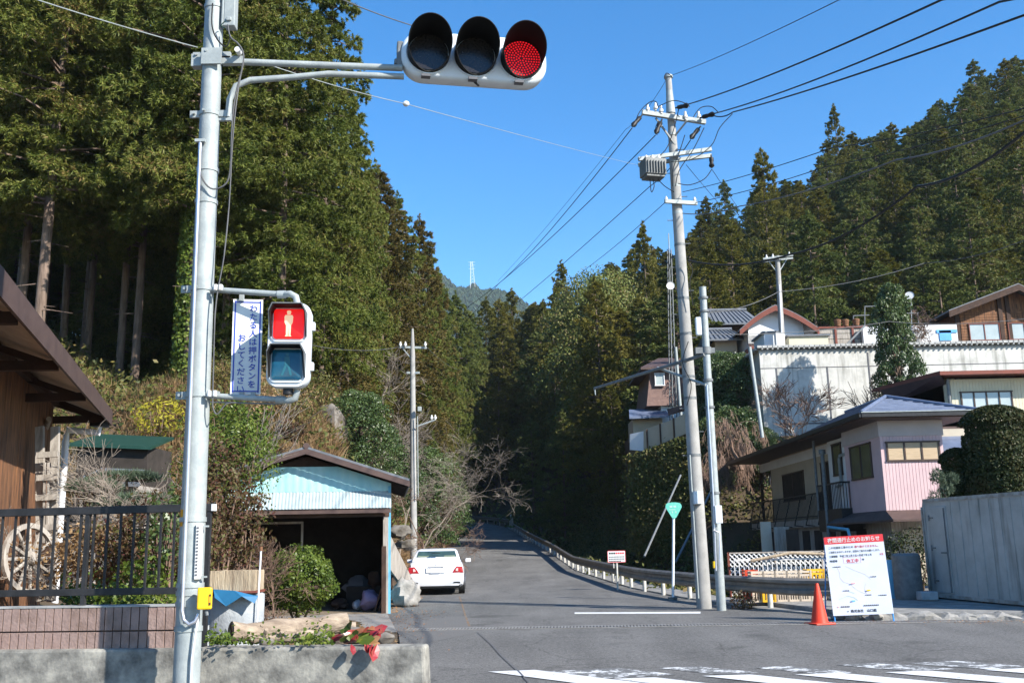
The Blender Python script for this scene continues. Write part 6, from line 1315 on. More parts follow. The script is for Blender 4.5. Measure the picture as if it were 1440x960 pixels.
for dx, dz, w_0, h_ in ((-.07, .09, .07, .045), (.03, .09, .07, .045), (-.04, .015, .16, .02), (.05, -.05, .025, .05), (-.04, -.05, .03, .05)): q.box((c.x+dx, ry-.062, c.z+dz), (w_0, .002, h_))
q.build('lettering', mat('faded sign lettering', (.42, .62, .55), rough=.6), pn)
q = MB(); q.cyl((rx, ry, -.1), (c.x, ry, c.z-.05), .035, 12); q.build('post', 'white_paint', rs, smooth=40)
q = MB(); q.box((rx, ry, .02), (.22, .2, .10)); q.build('footing', 'concrete', rs, bevel=.01)
ws_ = thing('warning_board', 'small white notice board with red and black lines behind the guardrail', 'sign', (gr(870, 829).x+.6, 31.5, 0)); c = at(867, 782, 31.5); W2, H2 = .56, .36
q = MB(); q.box(c, (W2, .02, H2)); pn = q.build('panel', 'sign_white', ws_)
q = MB(); y_ = c.y-.012
for x0, x1, z0_, z1_ in ((-W2/2, W2/2, H2/2-.014, H2/2), (-W2/2, W2/2, -H2/2, -H2/2+.014), (-W2/2, -W2/2+.012, -H2/2, H2/2), (W2/2-.012, W2/2, -H2/2, H2/2)): q.span((c.x+x0, y_, c.z+z0_), (c.x+x1, y_-.002, c.z+z1_))
q.build('border', 'ink_red', pn)
for r_, (n_, h_, m_) in enumerate(((7, .052, 'ink'), (10, .030, 'ink_grey'), (10, .030, 'ink_grey'), (8, .030, 'ink'))):
    q = MB(); w_1 = (W2-.08)/(10 if r_ else 7)
    for k in range(n_): q.box((c.x-W2/2+.04+w_1*(k+.5), y_-.001, c.z+(.10 if r_ == 0 else .055-.065*r_)), (w_1*.78, .002, h_), mi=1 if r_ == 0 and 3 <= k else 0)
    q.build('lettering', [m_, 'ink_red'], pn)
q = MB(); q.cyl((c.x, c.y+.03, -.1), (c.x, c.y+.03, c.z-H2/2), .03, 10); q.cyl((c.x-.10, c.y+.03, c.z-.35), (c.x-.10, c.y+.03, c.z-H2/2), .02, 8); q.build('post', 'post', ws_)
# notice board at the corner
fl_, fr_ = gr(1175, 873.5), gr(1259, 873.5); BY = (fl_.y+fr_.y)/2
NB = thing('notice_board', 'large white road closure notice with a red header on blue pipes beside the cone', 'sign', (fl_.x, fl_.y, 0))
tl, tr = at(1166, 755, fl_.y+.10), at(1251, 752, fr_.y+.10); bl, br = at(1172, 865.5, fl_.y), at(1257, 862, fr_.y)
X = (br-bl).normalized(); Zd = ((tl-bl)).normalized(); Zd = (Zd-X*Zd.dot(X)).normalized(); Wd = (br-bl).length; Hd = (tl-bl).length; NM = X.cross(Zd)
bp_ = lambda u, v, o=0.: bl+X*(u*Wd)+Zd*(v*Hd)+NM*o
q = MB(); q.prism([bp_(0, 0), bp_(1, 0), bp_(1, 1), bp_(0, 1)], -NM*.012); pn = q.build('panel', 'board_white', NB)
q = MB(); q.prism([bp_(.0, .905, .001), bp_(1, .905, .001), bp_(1, 1, .001), bp_(0, 1, .001)], NM*.001); hd = q.build('header', 'red_header', pn)
def btext(s, u, v, size, m, par=pn, al='LEFT', sx=1, bold=0): return text(s, size, m, par, bp_(u, v, .003), X, Zd, al, sx=sx, bold=bold)
k_ = Wd/1.12
btext('夜間通行止めのお知らせ', .5, .928, .098*k_, 'ceramic', hd, 'CENTER', .92, .0016)
btext('この先舗装工事のため', .055, .845, .052*k_, 'ink_grey', sx=.92); btext('通り抜けできません。', .50, .845, .052*k_, 'ink_red', sx=.92)
btext('ご迷惑をおかけしますが、迂回のご協力をお願いします。', .055, .79, .046*k_, 'ink_grey', sx=.83)
btext('工事期間　平成７年１月７日～平成７年１月', .055, .735, .048*k_, 'ink', sx=.84); btext('８日', .90, .735, .048*k_, 'ink_red', sx=.8)
btext('時間帯', .055, .675, .05*k_, 'ink'); btext('休工中', .44, .662, .078*k_, 'ink_red', al='CENTER', bold=.001); btext('時', .60, .68, .045*k_, 'ink_grey')
q = MB()
for a, b in (((.29, .652), (.58, .652)), ((.58, .652), (.58, .732)), ((.58, .732), (.29, .732)), ((.29, .732), (.29, .652))): q.beam(bp_(*a, .002), bp_(*b, .002), .004, .002)
for pl_ in ([(.17, .60), (.20, .53), (.19, .48), (.24, .42), (.36, .385), (.42, .33), (.52, .28), (.60, .255)], [(.30, .62), (.45, .56), (.62, .50), (.70, .44), (.60, .38), (.58, .30), (.60, .255)]):
    for a, b in zip(pl_, pl_[1:]): q.beam(bp_(*a, .002), bp_(*b, .002), .0022, .001)
q.box(bp_(.42, .395, .002), (.13*k_, .004, .018)); q.box(bp_(.10, .108, .002), (.025, .004, .018)); q.build('map_route', 'ink_map', pn)
q = MB()
for pl_ in ([(.12, .20), (.28, .24), (.38, .22), (.44, .18)], [(.30, .30), (.40, .27)]):
    for a, b in zip(pl_, pl_[1:]): q.beam(bp_(*a, .002), bp_(*b, .002), .0028, .001)
q.box(bp_(.38, .175, .002), (.10*k_, .004, .022)); q.build('map_river', 'ink_blue', pn)
q = MB(); q.box(bp_(.66, .30, .002), (.12*k_, .004, .024)); q.build('map_tag', 'yellow', pn)
q = MB()
for u, v, w in ((.10, .612, 4), (.70, .467, 3), (.22, .307, 3), (.80, .232, 4), (.58, .242, 3)):
    q.box(bp_(u, v, .002), (.014, .004, .014))
    for k in range(w): q.box(bp_(u+.03+k*.028, v, .002), (.022*k_, .003, .020))
q.build('lettering', 'ink_grey', pn)
q = MB()
for k in range(5): q.box(bp_(.16+k*.03, .108, .002), (.026*k_, .003, .024))
for k in range(8): q.box(bp_(.54+k*.032, .113, .002), (.026*k_, .003, .024))
q.build('lettering', 'ink_grey', pn)
btext('※', .24, .038, .05*k_, 'ink_grey'); btext('株式会社　山口組', .30, .036, .060*k_, 'ink', bold=.0008)
for u in (.015, .985):
    q = MB(); a = bp_(u, -.085, -.03); a.z = 0; q.cyl(tuple(a), tuple(bp_(u, 1.0, -.025)), .014, 8); q.cyl(tuple(bp_(u, .95, -.03)), (a.x+.0, a.y+.55, 0), .012, 8); q.build('pipe_leg', 'blue_pipe', NB)
# cone
cc = gr(1153, 877); CN = thing('traffic_cone', 'red orange traffic cone standing beside the notice board', 'cone', cc)
q = MB(); q.tube([cc+Vector((0, 0, z_)) for z_ in (.02, .05, .40, .68, .70)], [.155, .145, .085, .032, .025], 24); q.build('body', 'cone', CN, smooth=50)
q = MB(); q.box(cc+Vector((0, 0, .015)), (.40, .40, .03), rz=.3); q.build('base', 'cone', CN, bevel=.02)
# stones under the board
for i, (px, py, r) in enumerate([(1195, 868, .14), (1212, 870, .10), (1230, 868, .15), (1246, 870, .09)]):
    q = MB(); c = gr(px, py+5); c.y += .45; q.blob(c+Vector((0, 0, .08)), (r*1.3, r, r*.8), 41+i, .25); tag(q.build('stone', 'rock_pale', loc=c, smooth=True), ['pale stone behind the near leg of the notice board', 'small stone between the legs of the notice board', 'largest stone behind the notice board', 'small stone by the kerb side leg of the notice board'][i], 'stone')

# ------------------------------------------------------------------ lattice fence, crates and clutter
FY = 23.9; lf = thing('lattice_fence', 'white painted lattice fence panel behind the stacked crates', 'fence', at(1090, 850, FY)); xa, xb_ = at(1026, 812, FY).x, at(1240, 812, FY).x; zb_, zt_ = .18, at(1090, 776, FY).z
q = MB(); w = xb_-xa; h = zt_-zb_; st_ = .115
k = -int(h/st_)
while k*st_ < w:
    for s in (1, -1):
        a0 = max(0, k*st_) ; 
        if s > 0: x0, x1 = k*st_, k*st_+h
        else: x0, x1 = k*st_+h, k*st_
        # clip to the panel
        def clip(x0, x1):
            t0, t1 = 0, 1; dx = x1-x0
            for lim, sg in ((0, 1), (w, -1)):
                v0, v1 = sg*(x0-lim), sg*(x1-lim)
                if v0 < 0 and v1 < 0: return None
                if v0 < 0: t0 = max(t0, v0/(v0-v1))
                if v1 < 0: t1 = min(t1, v0/(v0-v1))
            return (t0, t1) if t1 > t0 else None
        c_ = clip(x0, x1)
        if c_: t0, t1 = c_; q.beam((xa+x0+(x1-x0)*t0, FY+.012*s, zb_+h*t0), (xa+x0+(x1-x0)*t1, FY+.012*s, zb_+h*t1), .010, .026, up=(0, 1, 0)) if False else q.beam((xa+x0+(x1-x0)*t0, FY+.012*s, zb_+h*t0), (xa+x0+(x1-x0)*t1, FY+.012*s, zb_+h*t1), .010, .026)
    k += 1
q.build('lattice', 'sign_white', lf)
q = MB()
q.beam((xa, FY-.01, zt_), (xb_, FY-.01, zt_), .03, .03); q.build('frame', 'wood_grey', lf)
for x in (xa, xa+w*.31, xa+w*.62, xb_): q = MB(); q.box((x, FY, (zb_+zt_)/2), (.05, .05, h+.04)); q.build('post', 'maroon' if x == xa else 'wood_grey', lf)
bg_ = thing('white_gate', 'white barred metal gate standing in front of the lattice fence', 'gate', at(1090, 850, FY-.2)); xc0, xc1 = at(1034, 812, FY-.2).x, at(1170, 812, FY-.2).x; zz = at(1090, 786, FY-.2).z
q = MB(); q.beam((xc0, FY-.2, zz), (xc1, FY-.2, zz), .035, .04); q.beam((xc0, FY-.2, .3), (xc1, FY-.2, .3), .035, .04); q.build('rails', 'sign_white', bg_)
q = MB(); x = xc0
while x < xc1: q.beam((x, FY-.2, .3), (x, FY-.2, zz), .018, .018, up=(0, 1, 0)); x += .11
q.build('bars', 'sign_white', bg_)
q = MB(); q.tube([at(1056, 788, 23.6), at(1112, 777, 23.6), at(1170, 779, 23.6)], .035, 8); tag(q.build('plank_pole', 'wood_pale', loc=at(1056, 788, 23.6)), 'pale wooden pole laid along the top of the lattice fence', 'pole')
def crate(label, c, m, group=None, src=None, s=1.0):
    if src: o = src.copy(); COL.objects.link(o); o.location = c
    else:
        q = MB(); w, d_, h = .26*s, .30, .33
        for x in (-w/2, w/2):
            for y in (-d_/2, d_/2): q.box((x, y, h/2), (.035, .035, h))
        for z in (.02, h-.03, h-.10):
            for y in (-d_/2, d_/2): q.box((0, y, z), (w, .018, .045))
            for x in (-w/2, w/2): q.box((x, 0, z), (.018, d_, .045))
        for k in range(5):
            for y in (-d_/2, d_/2): q.box((-w/2+w*(k+.5)/5, y, h*.38), (.022, .016, h*.55))
        q.box((0, 0, .012), (w, d_, .016)); o = q.build('bottle_crate', m, loc=(0, 0, 0)); o.location = c
    return tag(o, label, 'crate', group)
src = None; G_C = 'beige bottle crates stacked behind the guardrail'
for r in range(2):
    for i in range(5):
        p = at(1066+i*16.6, 850, 22.6); c = Vector((p.x, 22.6, .12+.33*r))
        o = crate('beige plastic bottle crate in the stack between the red crate and the cone', c, 'crate_beige', G_C, src); src = src or o
for r in range(2):
    p = at(1042, 850, 22.5); crate(['red bottle crate at the bottom of the pile beside the steel pole', 'upper red bottle crate on the pile beside the steel pole'][r] if r == 0 else 'red bottle crate stacked highest beside the steel pole', Vector((p.x+.42, 23.3, .12+.34*r)), 'crate_red')
p = at(1050, 850, 22.2); crate('yellow bottle crate on the ground beside the guardrail post', Vector((p.x+.55, 22.55, .12)), 'crate_yellow')
p = at(1150, 850, 22.6); crate('yellow bottle crate peeking over the guardrail behind the cone', Vector((p.x, 22.7, .47)), 'crate_yellow', s=1.4); crate('pale crate half hidden behind the notice board', Vector((p.x+.42, 22.8, .14)), 'crate_beige', s=1.1); crate('pale crate under the yellow one behind the cone', Vector((p.x, 22.7, .13)), 'crate_beige', s=1.3)
# plants at the pole foot
c = Vector((4.9, 22.2, .15)); bush('weed_clump', 'dry red and green weeds at the foot of the steel pole', c, (.3, .3, .25), 500, .07, .03, 'redleaf', 90, cat='weeds', base=0)
# barrels in the shade beside the container
for i, (px, Y, r, hh, m_) in enumerate([(1280, 22.4, .30, .85, 'galv_dark'), (1262, 22.8, .25, .7, 'blue_edge')]):
    x = at(px, 850, Y).x; q = MB(); q.tube([(x, Y, .12), (x, Y, .2), (x, Y, .2+hh), (x, Y, .25+hh)], [r*.95, r, r, r*.85], 18); tag(q.build('barrel', m_, loc=(x, Y, .12), smooth=40), ['dark grey barrel beside the container end', 'bluish barrel in the shade behind the notice board'][i], 'barrel')
q = MB(); c = at(1306, 826, 21.8); q.box((c.x-.05, 21.8, .22), (.36, .3, .18)); tag(q.build('concrete_block', 'basin', loc=c, bevel=.02), 'pale concrete block under the container corner', 'block')

# ------------------------------------------------------------------ container
CT = thing('container', 'stained white container box with a side door standing in the yard', 'container', (9.8, 22.5, .12))
c0 = at(1309, 838, 22.6); z0 = c0.z; cL = Vector((c0.x, c0.y, 0)); cR = at(1480, 845, 18.6); cR.z = 0; ux = (cR-cL).normalized(); uy = Vector((-ux.y, ux.x, 0)); Lc = (cR-cL).length+.6; Hc = at(1303, 703, 22.6).z-z0
P_ = lambda u, v, z: cL+ux*u+uy*v+Vector((0, 0, z0+z))
q = MB(); rings = []
for v in (0, 2.2): rings.append([P_(0, v, .02), P_(Lc, v, .02), P_(Lc, v, Hc), P_(.12, v, Hc), P_(.03, v, Hc-.04), P_(0, v, Hc-.14)])
q.loft(rings); q.build('box', 'container', CT, bevel=.006)
q = MB()
for a, b in ((P_(-.02, -.012, .03), P_(Lc, -.012, .03)), (P_(.1, -.012, Hc-.015), P_(Lc, -.012, Hc-.015))): q.beam(a, b, .03, .07)
q.beam(P_(0, -.01, .03), P_(0, -.01, Hc-.15), .04, .03, up=uy); q.build('frame_rim', 'container_rim', CT)
for k in range(14):
    u = .1+.16*0+k*.34
    if .2 < u < 1.0: continue
    q = MB(); q.beam(P_(u, -.004, .08), P_(u, -.004, Hc-.08), .012, .02, up=uy); q.build('rib', 'container', CT)
dU0, dU1 = .30, .95
q = MB(); q.prism([P_(dU0, 0, .10), P_(dU1, 0, .10), P_(dU1, 0, Hc-.16), P_(dU0, 0, Hc-.16)], -uy*.022); dr_ = q.build('door', 'container', CT, bevel=.01)
for zz in (.35, 1.05, Hc-.4):
    q = MB(); q.cyl(P_(dU0-.01, -.03, zz-.06), P_(dU0-.01, -.03, zz+.06), .018, 8); q.beam(P_(dU0-.02, -.03, zz), P_(dU0+.14, -.03, zz), .02, .03); q.build('hinge', 'galv_dark', dr_)
q = MB(); q.cyl(P_(dU1-.05, -.04, .12), P_(dU1-.05, -.04, Hc-.2), .012, 8); q.beam(P_(dU1-.05, -.05, .95), P_(dU1-.25, -.06, .95), .02, .03); q.build('latch', 'galv_dark', dr_)
q = MB()
for u in (.2, 2.0, 3.8): q.box(P_(u, 1.0, -.07), (.2, 2.0, .14), rz=math.atan2(ux.y, ux.x))
q.build('bearer', 'wood_dark', CT)

# ------------------------------------------------------------------ window helper
def window(parent, o, u, n, w, h, panes=2, fm='frame_brown', gm='glass', t=.05, fw=.05):
    """o: lower corner, u: along, n: outward"""
    o, u, n = Vector(o), Vector(u).normalized(), Vector(n).normalized(); Z = Vector((0, 0, 1)); q = MB()
    for a, b, hh in ((0, w, 0), (0, w, h)): q.prism([o+u*(-fw)+Z*(hh-fw/2), o+u*(w+fw)+Z*(hh-fw/2), o+u*(w+fw)+Z*(hh+fw/2), o+u*(-fw)+Z*(hh+fw/2)], n*t)
    for k in range(panes+1): x = w*k/panes; ww = fw/2 if 0 < k < panes else fw/2; q.prism([o+u*(x-ww)+Z*(fw/2), o+u*(x+ww)+Z*(fw/2), o+u*(x+ww)+Z*(h-fw/2), o+u*(x-ww)+Z*(h-fw/2)], n*(t*.85))
    f = q.build('window', fm, parent)
    q = MB(); q.prism([o+Z*.0, o+u*w, o+u*w+Z*h, o+Z*h], n*(t*.4)); q.build('pane', gm, f); return f

# ------------------------------------------------------------------ pink house
PH = thing('pink_house', 'two storey house with pale pink corner room, blue tiled hip roof and long balcony', 'house', (11.2, 30, 0)); HY = 30.0
xL = at(1241, 660, HY).x; xR = at(1330, 660, HY).x; zE = at(1262, 588, HY-.6).z; zM = at(1262, 716, HY).z; zF = at(1262, 601, HY).z; zF2 = at(1262, 613, HY).z
def fluted(q, a, u, w, z0_, z1_, n, pitch=.10, dep_=.012):
    a, u, n = Vector(a), Vector(u), Vector(n); k = int(w/pitch)
    for i in range(k): s = i*pitch; q.prism([a+u*(s+.006)+Vector((0, 0, z0_)), a+u*(min(s+pitch-.006, w))+Vector((0, 0, z0_)), a+u*(min(s+pitch-.006, w))+Vector((0, 0, z1_)), a+u*(s+.006)+Vector((0, 0, z1_))], n*dep_)
q = MB(); q.span((xL+.012, HY+.012, zM-.3), (xR-.012, HY+3.3, zE+.1)); q.build('wall_core', 'pink', PH)
q = MB(); fluted(q, (xL, HY+.012, 0), (1, 0, 0), xR-xL, zM-.1, zF2, (0, -1, 0)); q.build('front_siding', 'pink', PH)
q = MB(); fluted(q, (xL+.012, HY+3.3, 0), (0, -1, 0), 3.3, zM-.1, zF2, (-1, 0, 0)); q.build('side_siding', 'pink', PH)
q = MB(); q.span((xL-.03, HY-.03, zF2), (xR+.03, HY+3.4, zE+.02)); q.build('frieze', 'frieze', PH)
wx0, wx1 = at(1248, 640, HY).x, at(1321, 640, HY).x; wz0, wz1 = at(1284, 647, HY).z, at(1284, 621, HY).z
window(PH, (wx0, HY+.0, wz0), (1, 0, 0), (0, -1, 0), wx1-wx0, wz1-wz0, 3, gm='blind')
window(PH, (xL+.0, HY+2.7, at(1210, 672, 31.5).z), (0, -1, 0), (-1, 0, 0), 1.9, 1.05, 2)
# hip roof over the corner room
x0, x1, y0, y1 = xL-.75, xR+.85, HY-.75, HY+5.2; xm = (x0+x1)/2; zr_ = zE+.95; r0, r1 = (xm, y0+2.6, zr_), (xm, y1+.6, zr_)
q = MB(); e = zE+.16; V_ = [(x0, y0, e), (x1, y0, e), (x1, y1+1, e), (x0, y1+1, e), r0, r1]
q.add(V_, [(0, 1, 4), (1, 2, 5, 4), (3, 0, 4, 5), (2, 3, 5)]); hr = q.build('hip_roof', 'tile_blue', PH)
q = MB()
for k in range(1, 9):
    t = k/9; za = e+(zr_-e)*t+.012; q.beam((x0+(xm-x0)*t, y0+2.6*t, za), (x1+(xm-x1)*t, y0+2.6*t, za), .03, .03); q.beam((x0+(xm-x0)*t, y0+2.6*t, za), (x0+(xm-x0)*t, y1+1, za), .03, .03)
q.build('tile_courses', 'tile_blue', hr)
q = MB(); 
for a, b in ((V_[0], r0), (V_[1], r0), (r0, r1)): q.tube([Vector(a)+Vector((0, 0, .03)), Vector(b)+Vector((0, 0, .05))], .06, 8)
q.build('ridge', 'tile_blue', hr)
q = MB(); q.span((x0+.05, y0+.05, zE+.0), (x1-.05, y1+1, zE+.12)); q.build('soffit', 'roof_brown', PH)
q = MB(); q.beam((x0-.02, y0-.05, zE+.10), (x1+.02, y0-.05, zE+.10), .10, .13); q.beam((x0-.05, y0-.08, zE+.10), (x0-.05, y1+13.2, zE+.10), .10, .13); q.beam((x1+.05, y0-.08, zE+.10), (x1+.05, y1, zE+.10), .10, .13); q.build('gutter', 'black', PH)
q = MB(); q.beam((x0-.04, y0-.11, zE+.175), (x1+.04, y0-.11, zE+.175), .03, .025); q.build('snow_bar', 'galv', PH)
# long wing
XW = xL+.75; YE = 48.2
q = MB(); q.span((XW, HY+3.3, 0), (XW+5, YE-2.2, zE+.05)); q.build('wing_wall', 'cream', PH)
q = MB(); q.span((XW-.02, HY+3.4, zF2+.1), (XW+.1, YE-.2, zE)); q.build('wing_frieze', 'white_wall', PH)
q = MB(); q.prism([(x0-.02, y1-1.7, zE+.05), (XW+6, y1-1.7, zE+.05), (XW+6, YE, zE+.05), (x0-.02, YE, zE+.05)], (0, 0, .10)); q.build('wing_roof_edge', 'roof_brown', PH)
q = MB(); q.add([(x0, y1-1.7, zE+.17), (XW+2.6, y1-1.7, zE+.38), (XW+2.6, YE, zE+.38), (x0, YE, zE+.17), (XW+6, y1-1.7, zE+.17), (XW+6, YE, zE+.17)], [(0, 1, 2, 3), (1, 4, 5, 2), (3, 2, 5)]); q.build('wing_roof', 'tile_blue', PH)
zD = zM-.12   # balcony deck
q = MB(); q.span((xL+.22, 36.2, zD-.28), (XW+.2, YE, zD)); q.build('balcony_deck', 'wood_grey', PH)
q = MB(); q.beam((xL+.2, 36.2, zD+.95), (xL+.2, YE, zD+.95), .05, .05); q.beam((xL+.2, 36.2, zD+.12), (xL+.2, YE, zD+.12), .04, .04); q.build('balcony_rail', 'black', PH)
q = MB(); y = 36.3
while y < YE: q.beam((xL+.2, y, zD), (xL+.2, y, zD+.95), .018, .018, up=(0, 1, 0)); y += .16
q.build('balcony_balusters', 'black', PH)
y = 36.4
while y < YE: q = MB(); q.beam((xL+.19, y, zD-.25), (xL-.15, y, zD-.20), .04, .04); q.beam((xL-.14, y, zD-.22), (xL+.18, y, zD+.92), .035, .035); q.build('rail_brace', 'black', PH); y += 1.55
q = MB(); q.span((xL+.35, HY+3.3, zM-.25), (XW+.1, 36.2, zE-.05)); q.build('white_bay', 'white_wall', PH)
window(PH, (xL+.35, 35.6, zM+1.35), (0, -1, 0), (-1, 0, 0), .95, 1.1, 1, t=.06)
q = MB(); q.tube([(xL+.26, 33.6, zM+2.0), (xL+.26, 34.6, zM+2.0), (xL+.26, 34.7, zM+1.9), (xL+.26, 34.7, zM+1.0), (xL+.26, 35.2, zM+.95)], .055, 8); q.build('flue_pipe', 'galv', PH, smooth=50)
# barred landing beside the pink room
q = MB(); q.span((xL-.35, 33.0, zM-.6), (xL+.3, 33.1, zM+.15)); q.span((xL-.35, 33.1, zM-.6), (xL-.27, 35.6, zM+.15)); q.build('landing_panel', 'black', PH)
q = MB(); q.beam((xL-.35, 33.05, zM+1.0), (xL+.3, 33.05, zM+1.0), .05, .06); q.beam((xL-.31, 33.05, zM+1.0), (xL-.31, 35.6, zM+1.0), .05, .06)
for k in range(7): q.beam((xL-.33+k*.1, 33.05, zM+.15), (xL-.33+k*.1, 33.05, zM+1.0), .022, .022, up=(0, 1, 0))
for k in range(16): q.beam((xL-.31, 33.1+k*.16, zM+.15), (xL-.31, 33.1+k*.16, zM+1.0), .022, .022, up=(0, 1, 0))
q.build('landing_rail', 'black', PH)
window(PH, (XW, 44.0, zM+.75), (0, -1, 0), (-1, 0, 0), 3.2, 1.15, 2, gm='interior', t=.05)
window(PH, (XW, 38.4, zM+.1), (0, -1, 0), (-1, 0, 0), 1.4, 1.9, 2, gm='interior', t=.05)
q = MB(); q.span((XW, YE-.12, 0), (XW+.12, YE, zE)); q.span((XW+.0, YE-2.2, zD), (XW+5, YE-2.1, zE)); q.build('porch_post', 'wood_dark', PH)
q = MB(); q.cyl((xL-.35, 34.6, 0), (xL-.35, 34.6, zE-.55), .07, 10); q.cyl((xL-.35, 34.6, zE-.6), (xL-.35, 34.6, zE-.45), .12, 10); q.cyl((xL-.20, 36.0, zD), (xL-.20, 36.0, zE), .05, 8); q.build('downpipe', 'galv_dark', PH, smooth=40)
# ground floor and lean-to roof
q = MB(); q.span((xL+.4, HY+.8, 0), (XW+5, YE-2, zM-.3)); q.build('ground_floor_wall', 'wood_grey', PH)
q = MB(); 
for k in range(9): q.span((xL+.36, 33+k*1.6, .1), (xL+.40, 33.9+k*1.6, 1.7))
q.build('ground_floor_door', 'interior', PH)
q = MB(); q.add([(xL-.1, HY-.75, zM-.30), (xR+.6, HY-.75, zM-.30), (xR+.6, HY+.0, zM-.02), (xL-.02, HY+.0, zM-.02), (xL-.7, HY+3.6, zM-.34), (xL-.02, HY+3.6, zM-.02), (xL-.1, HY-.75, zM-.36), (xR+.6, HY-.75, zM-.36), (xL-.7, HY+3.6, zM-.40), (xR+.6, HY+.0, zM-.12)], [(0, 1, 2, 3), (4, 0, 3, 5), (6, 7, 1, 0), (8, 6, 0, 4), (7, 9, 2, 1)]); q.build('lean_to_roof', 'roof_brown', PH)
q = MB(); q.tube([(xL-.75, HY+3.3, zM-.45), (xL-.7, HY+1.5, zM-.55), (xL-.7, HY+1.4, zM-.75), (xL-.65, HY+1.4, .0)], .05, 8); q.build('blue_pipe', 'blue_edge', PH, smooth=40)
for k, (xx, m_) in enumerate(((xL+.7, 'cream'), (xL+1.5, 'wood_dark'))): q = MB(); q.span((xx, HY+.72, .1), (xx+.6, HY+.80, zM-.6)); q.build('ground_floor_panel', m_, PH)
# side wing to the right
q = MB(); q.span((xR, HY+2.5, 0), (xR+4, HY+6, zE-1.0)); q.build('side_room', 'pink', PH)
q = MB(); zz = at(1335, 610, HY+2).z; q.add([(xR-.1, HY+1.9, zz-.45), (xR+2.6, HY+1.9, zz-.45), (xR+2.6, HY+4, zz+.3), (xR-.1, HY+4, zz+.3), (xR-.1, HY+1.9, zz-.55), (xR+2.6, HY+1.9, zz-.55)], [(0, 1, 2, 3), (4, 5, 1, 0)]); q.build('side_roof', 'tile_blue', PH)
# clothes-bar clutter under the landing
for i, (px, Y, w, h, m_, lab) in enumerate([(1100, 33, .5, .9, 'wood_grey', 'grey shutter panel leaning under the long balcony'), (1078, 33.5, .35, 1.0, 'crate_beige', 'pale board leaning under the far end of the balcony'), (1115, 32.5, .4, .85, 'interior', 'dark board leaning under the landing')]):
    x = at(px, 760, Y).x; q = MB(); q.box((x, Y, .2+h), (w, .06, h*1.6)); tag(q.build('leaning_board', m_, loc=(x, Y, 0)), lab, 'board')

# ------------------------------------------------------------------ topiary and hedge
def clipped(label, c, r, H, n, seed, m='topiary'):
    """clipped cylinder-like evergreen with a flat domed top"""
    g = np.random.default_rng(seed); root = thing('clipped_tree', label, 'tree', (c[0], c[1], c[2])); th = g.uniform(0, 6.28, n); u = g.uniform(0, 1, n); top = g.uniform(size=n) < .3
    rad = np.where(top, np.sqrt(g.uniform(0, 1, n)), 1.0); dep_ = 1-.12*g.uniform(size=n)**2
    bump = 1+.10*np.array([pnoise(Vector((math.cos(a)*1.5, math.sin(a)*1.5, b*3+seed))) for a, b in zip(th, u)])
    z = np.where(top, H*(.86+.14*np.sqrt(np.clip(1-rad**2, 0, 1))), u*H*.9); rr_ = rad*r*bump*np.where(top, 1, 1-.12*(u > .9))*dep_*(.86+.14*np.sin(np.pi*np.clip(u, .1, .9)))
    P = np.stack([rr_*np.cos(th), rr_*np.sin(th), z], 1); N_ = np.stack([np.cos(th)*np.where(top, rad*.6, 1), np.sin(th)*np.where(top, rad*.6, 1), np.where(top, 1., .1)], 1)
    tri_object('foliage', leaves(P, .085, .05, g, nrm(N_), .8), m, root); q = MB(); q.tube([Vector(c)-Vector((0, 0, 2)), Vector(c)+Vector((0, 0, H*.7))], [.12, .06], 8)
    for k in range(12): a = k*2.4; q.tube([Vector(c)+Vector((0, 0, H*.08*k*.9)), Vector(c)+Vector((r*.8*math.cos(a), r*.8*math.sin(a), H*.08*k+.15))], [.03, .01], 4)
    q.build('trunk', 'bark', root, smooth=50)
    n2 = n//2; P2 = np.stack([g.uniform(-.72, .72, n2)*r, g.uniform(-.72, .72, n2)*r, g.uniform(.02, .84, n2)*H], 1); P2 = P2[(P2[:, 0]**2+P2[:, 1]**2) < (.74*r)**2]; tri_object('inner_foliage', leaves(P2, .22, .14, g), m, root); return root
a = at(1404, 640, 26); clipped('tall clipped dark evergreen with a domed top behind the container', (a.x, 26, .8), .92, at(1404, 570, 26).z-.8, 26000, 3)
a = at(1352, 640, 26.5); clipped('shorter clipped dark evergreen beside the tall one', (a.x, 26.8, .8), .50, at(1352, 630, 26.8).z-.8, 12000, 4)
c = at(1328, 690, 25.5); g = np.random.default_rng(62); root = thing('garden_pine', 'small wiry pine sprouting beside the clipped dark evergreens', 'pine', (c.x, 25.5, .3)); P = []
for dx, dz, r in ((-.15, .35, .22), (.05, .05, .2), (-.2, -.25, .28), (.1, -.5, .3), (.25, .3, .15)):
    q_ = nrm(g.normal(size=(120, 3))); P.append(q_*r*g.uniform(.4, 1, (120, 1))+np.array([dx, 0, c.z-.3+dz]))
P = np.concatenate(P); tri_object('foliage', leaflets(P, np.tile([0, -.2, 1.], (len(P), 1)), 7, .10, .008, .8, g), 'pine', root); q = MB(); q.tube([(c.x, 25.5, .3), (c.x+.1, 25.5, c.z-.5), (c.x-.1, 25.5, c.z+.3)], [.05, .03, .01], 6); q.build('trunk', 'bark', root)
c = Vector((at(1290, 770, 25).x, 25.3, .9)); bush('hedge', 'dark hedge in the shade between the pink house and the container', c, (1.1, .4, .75), 3000, .08, .045, 'topiary', 91, cat='hedge', base=.12)

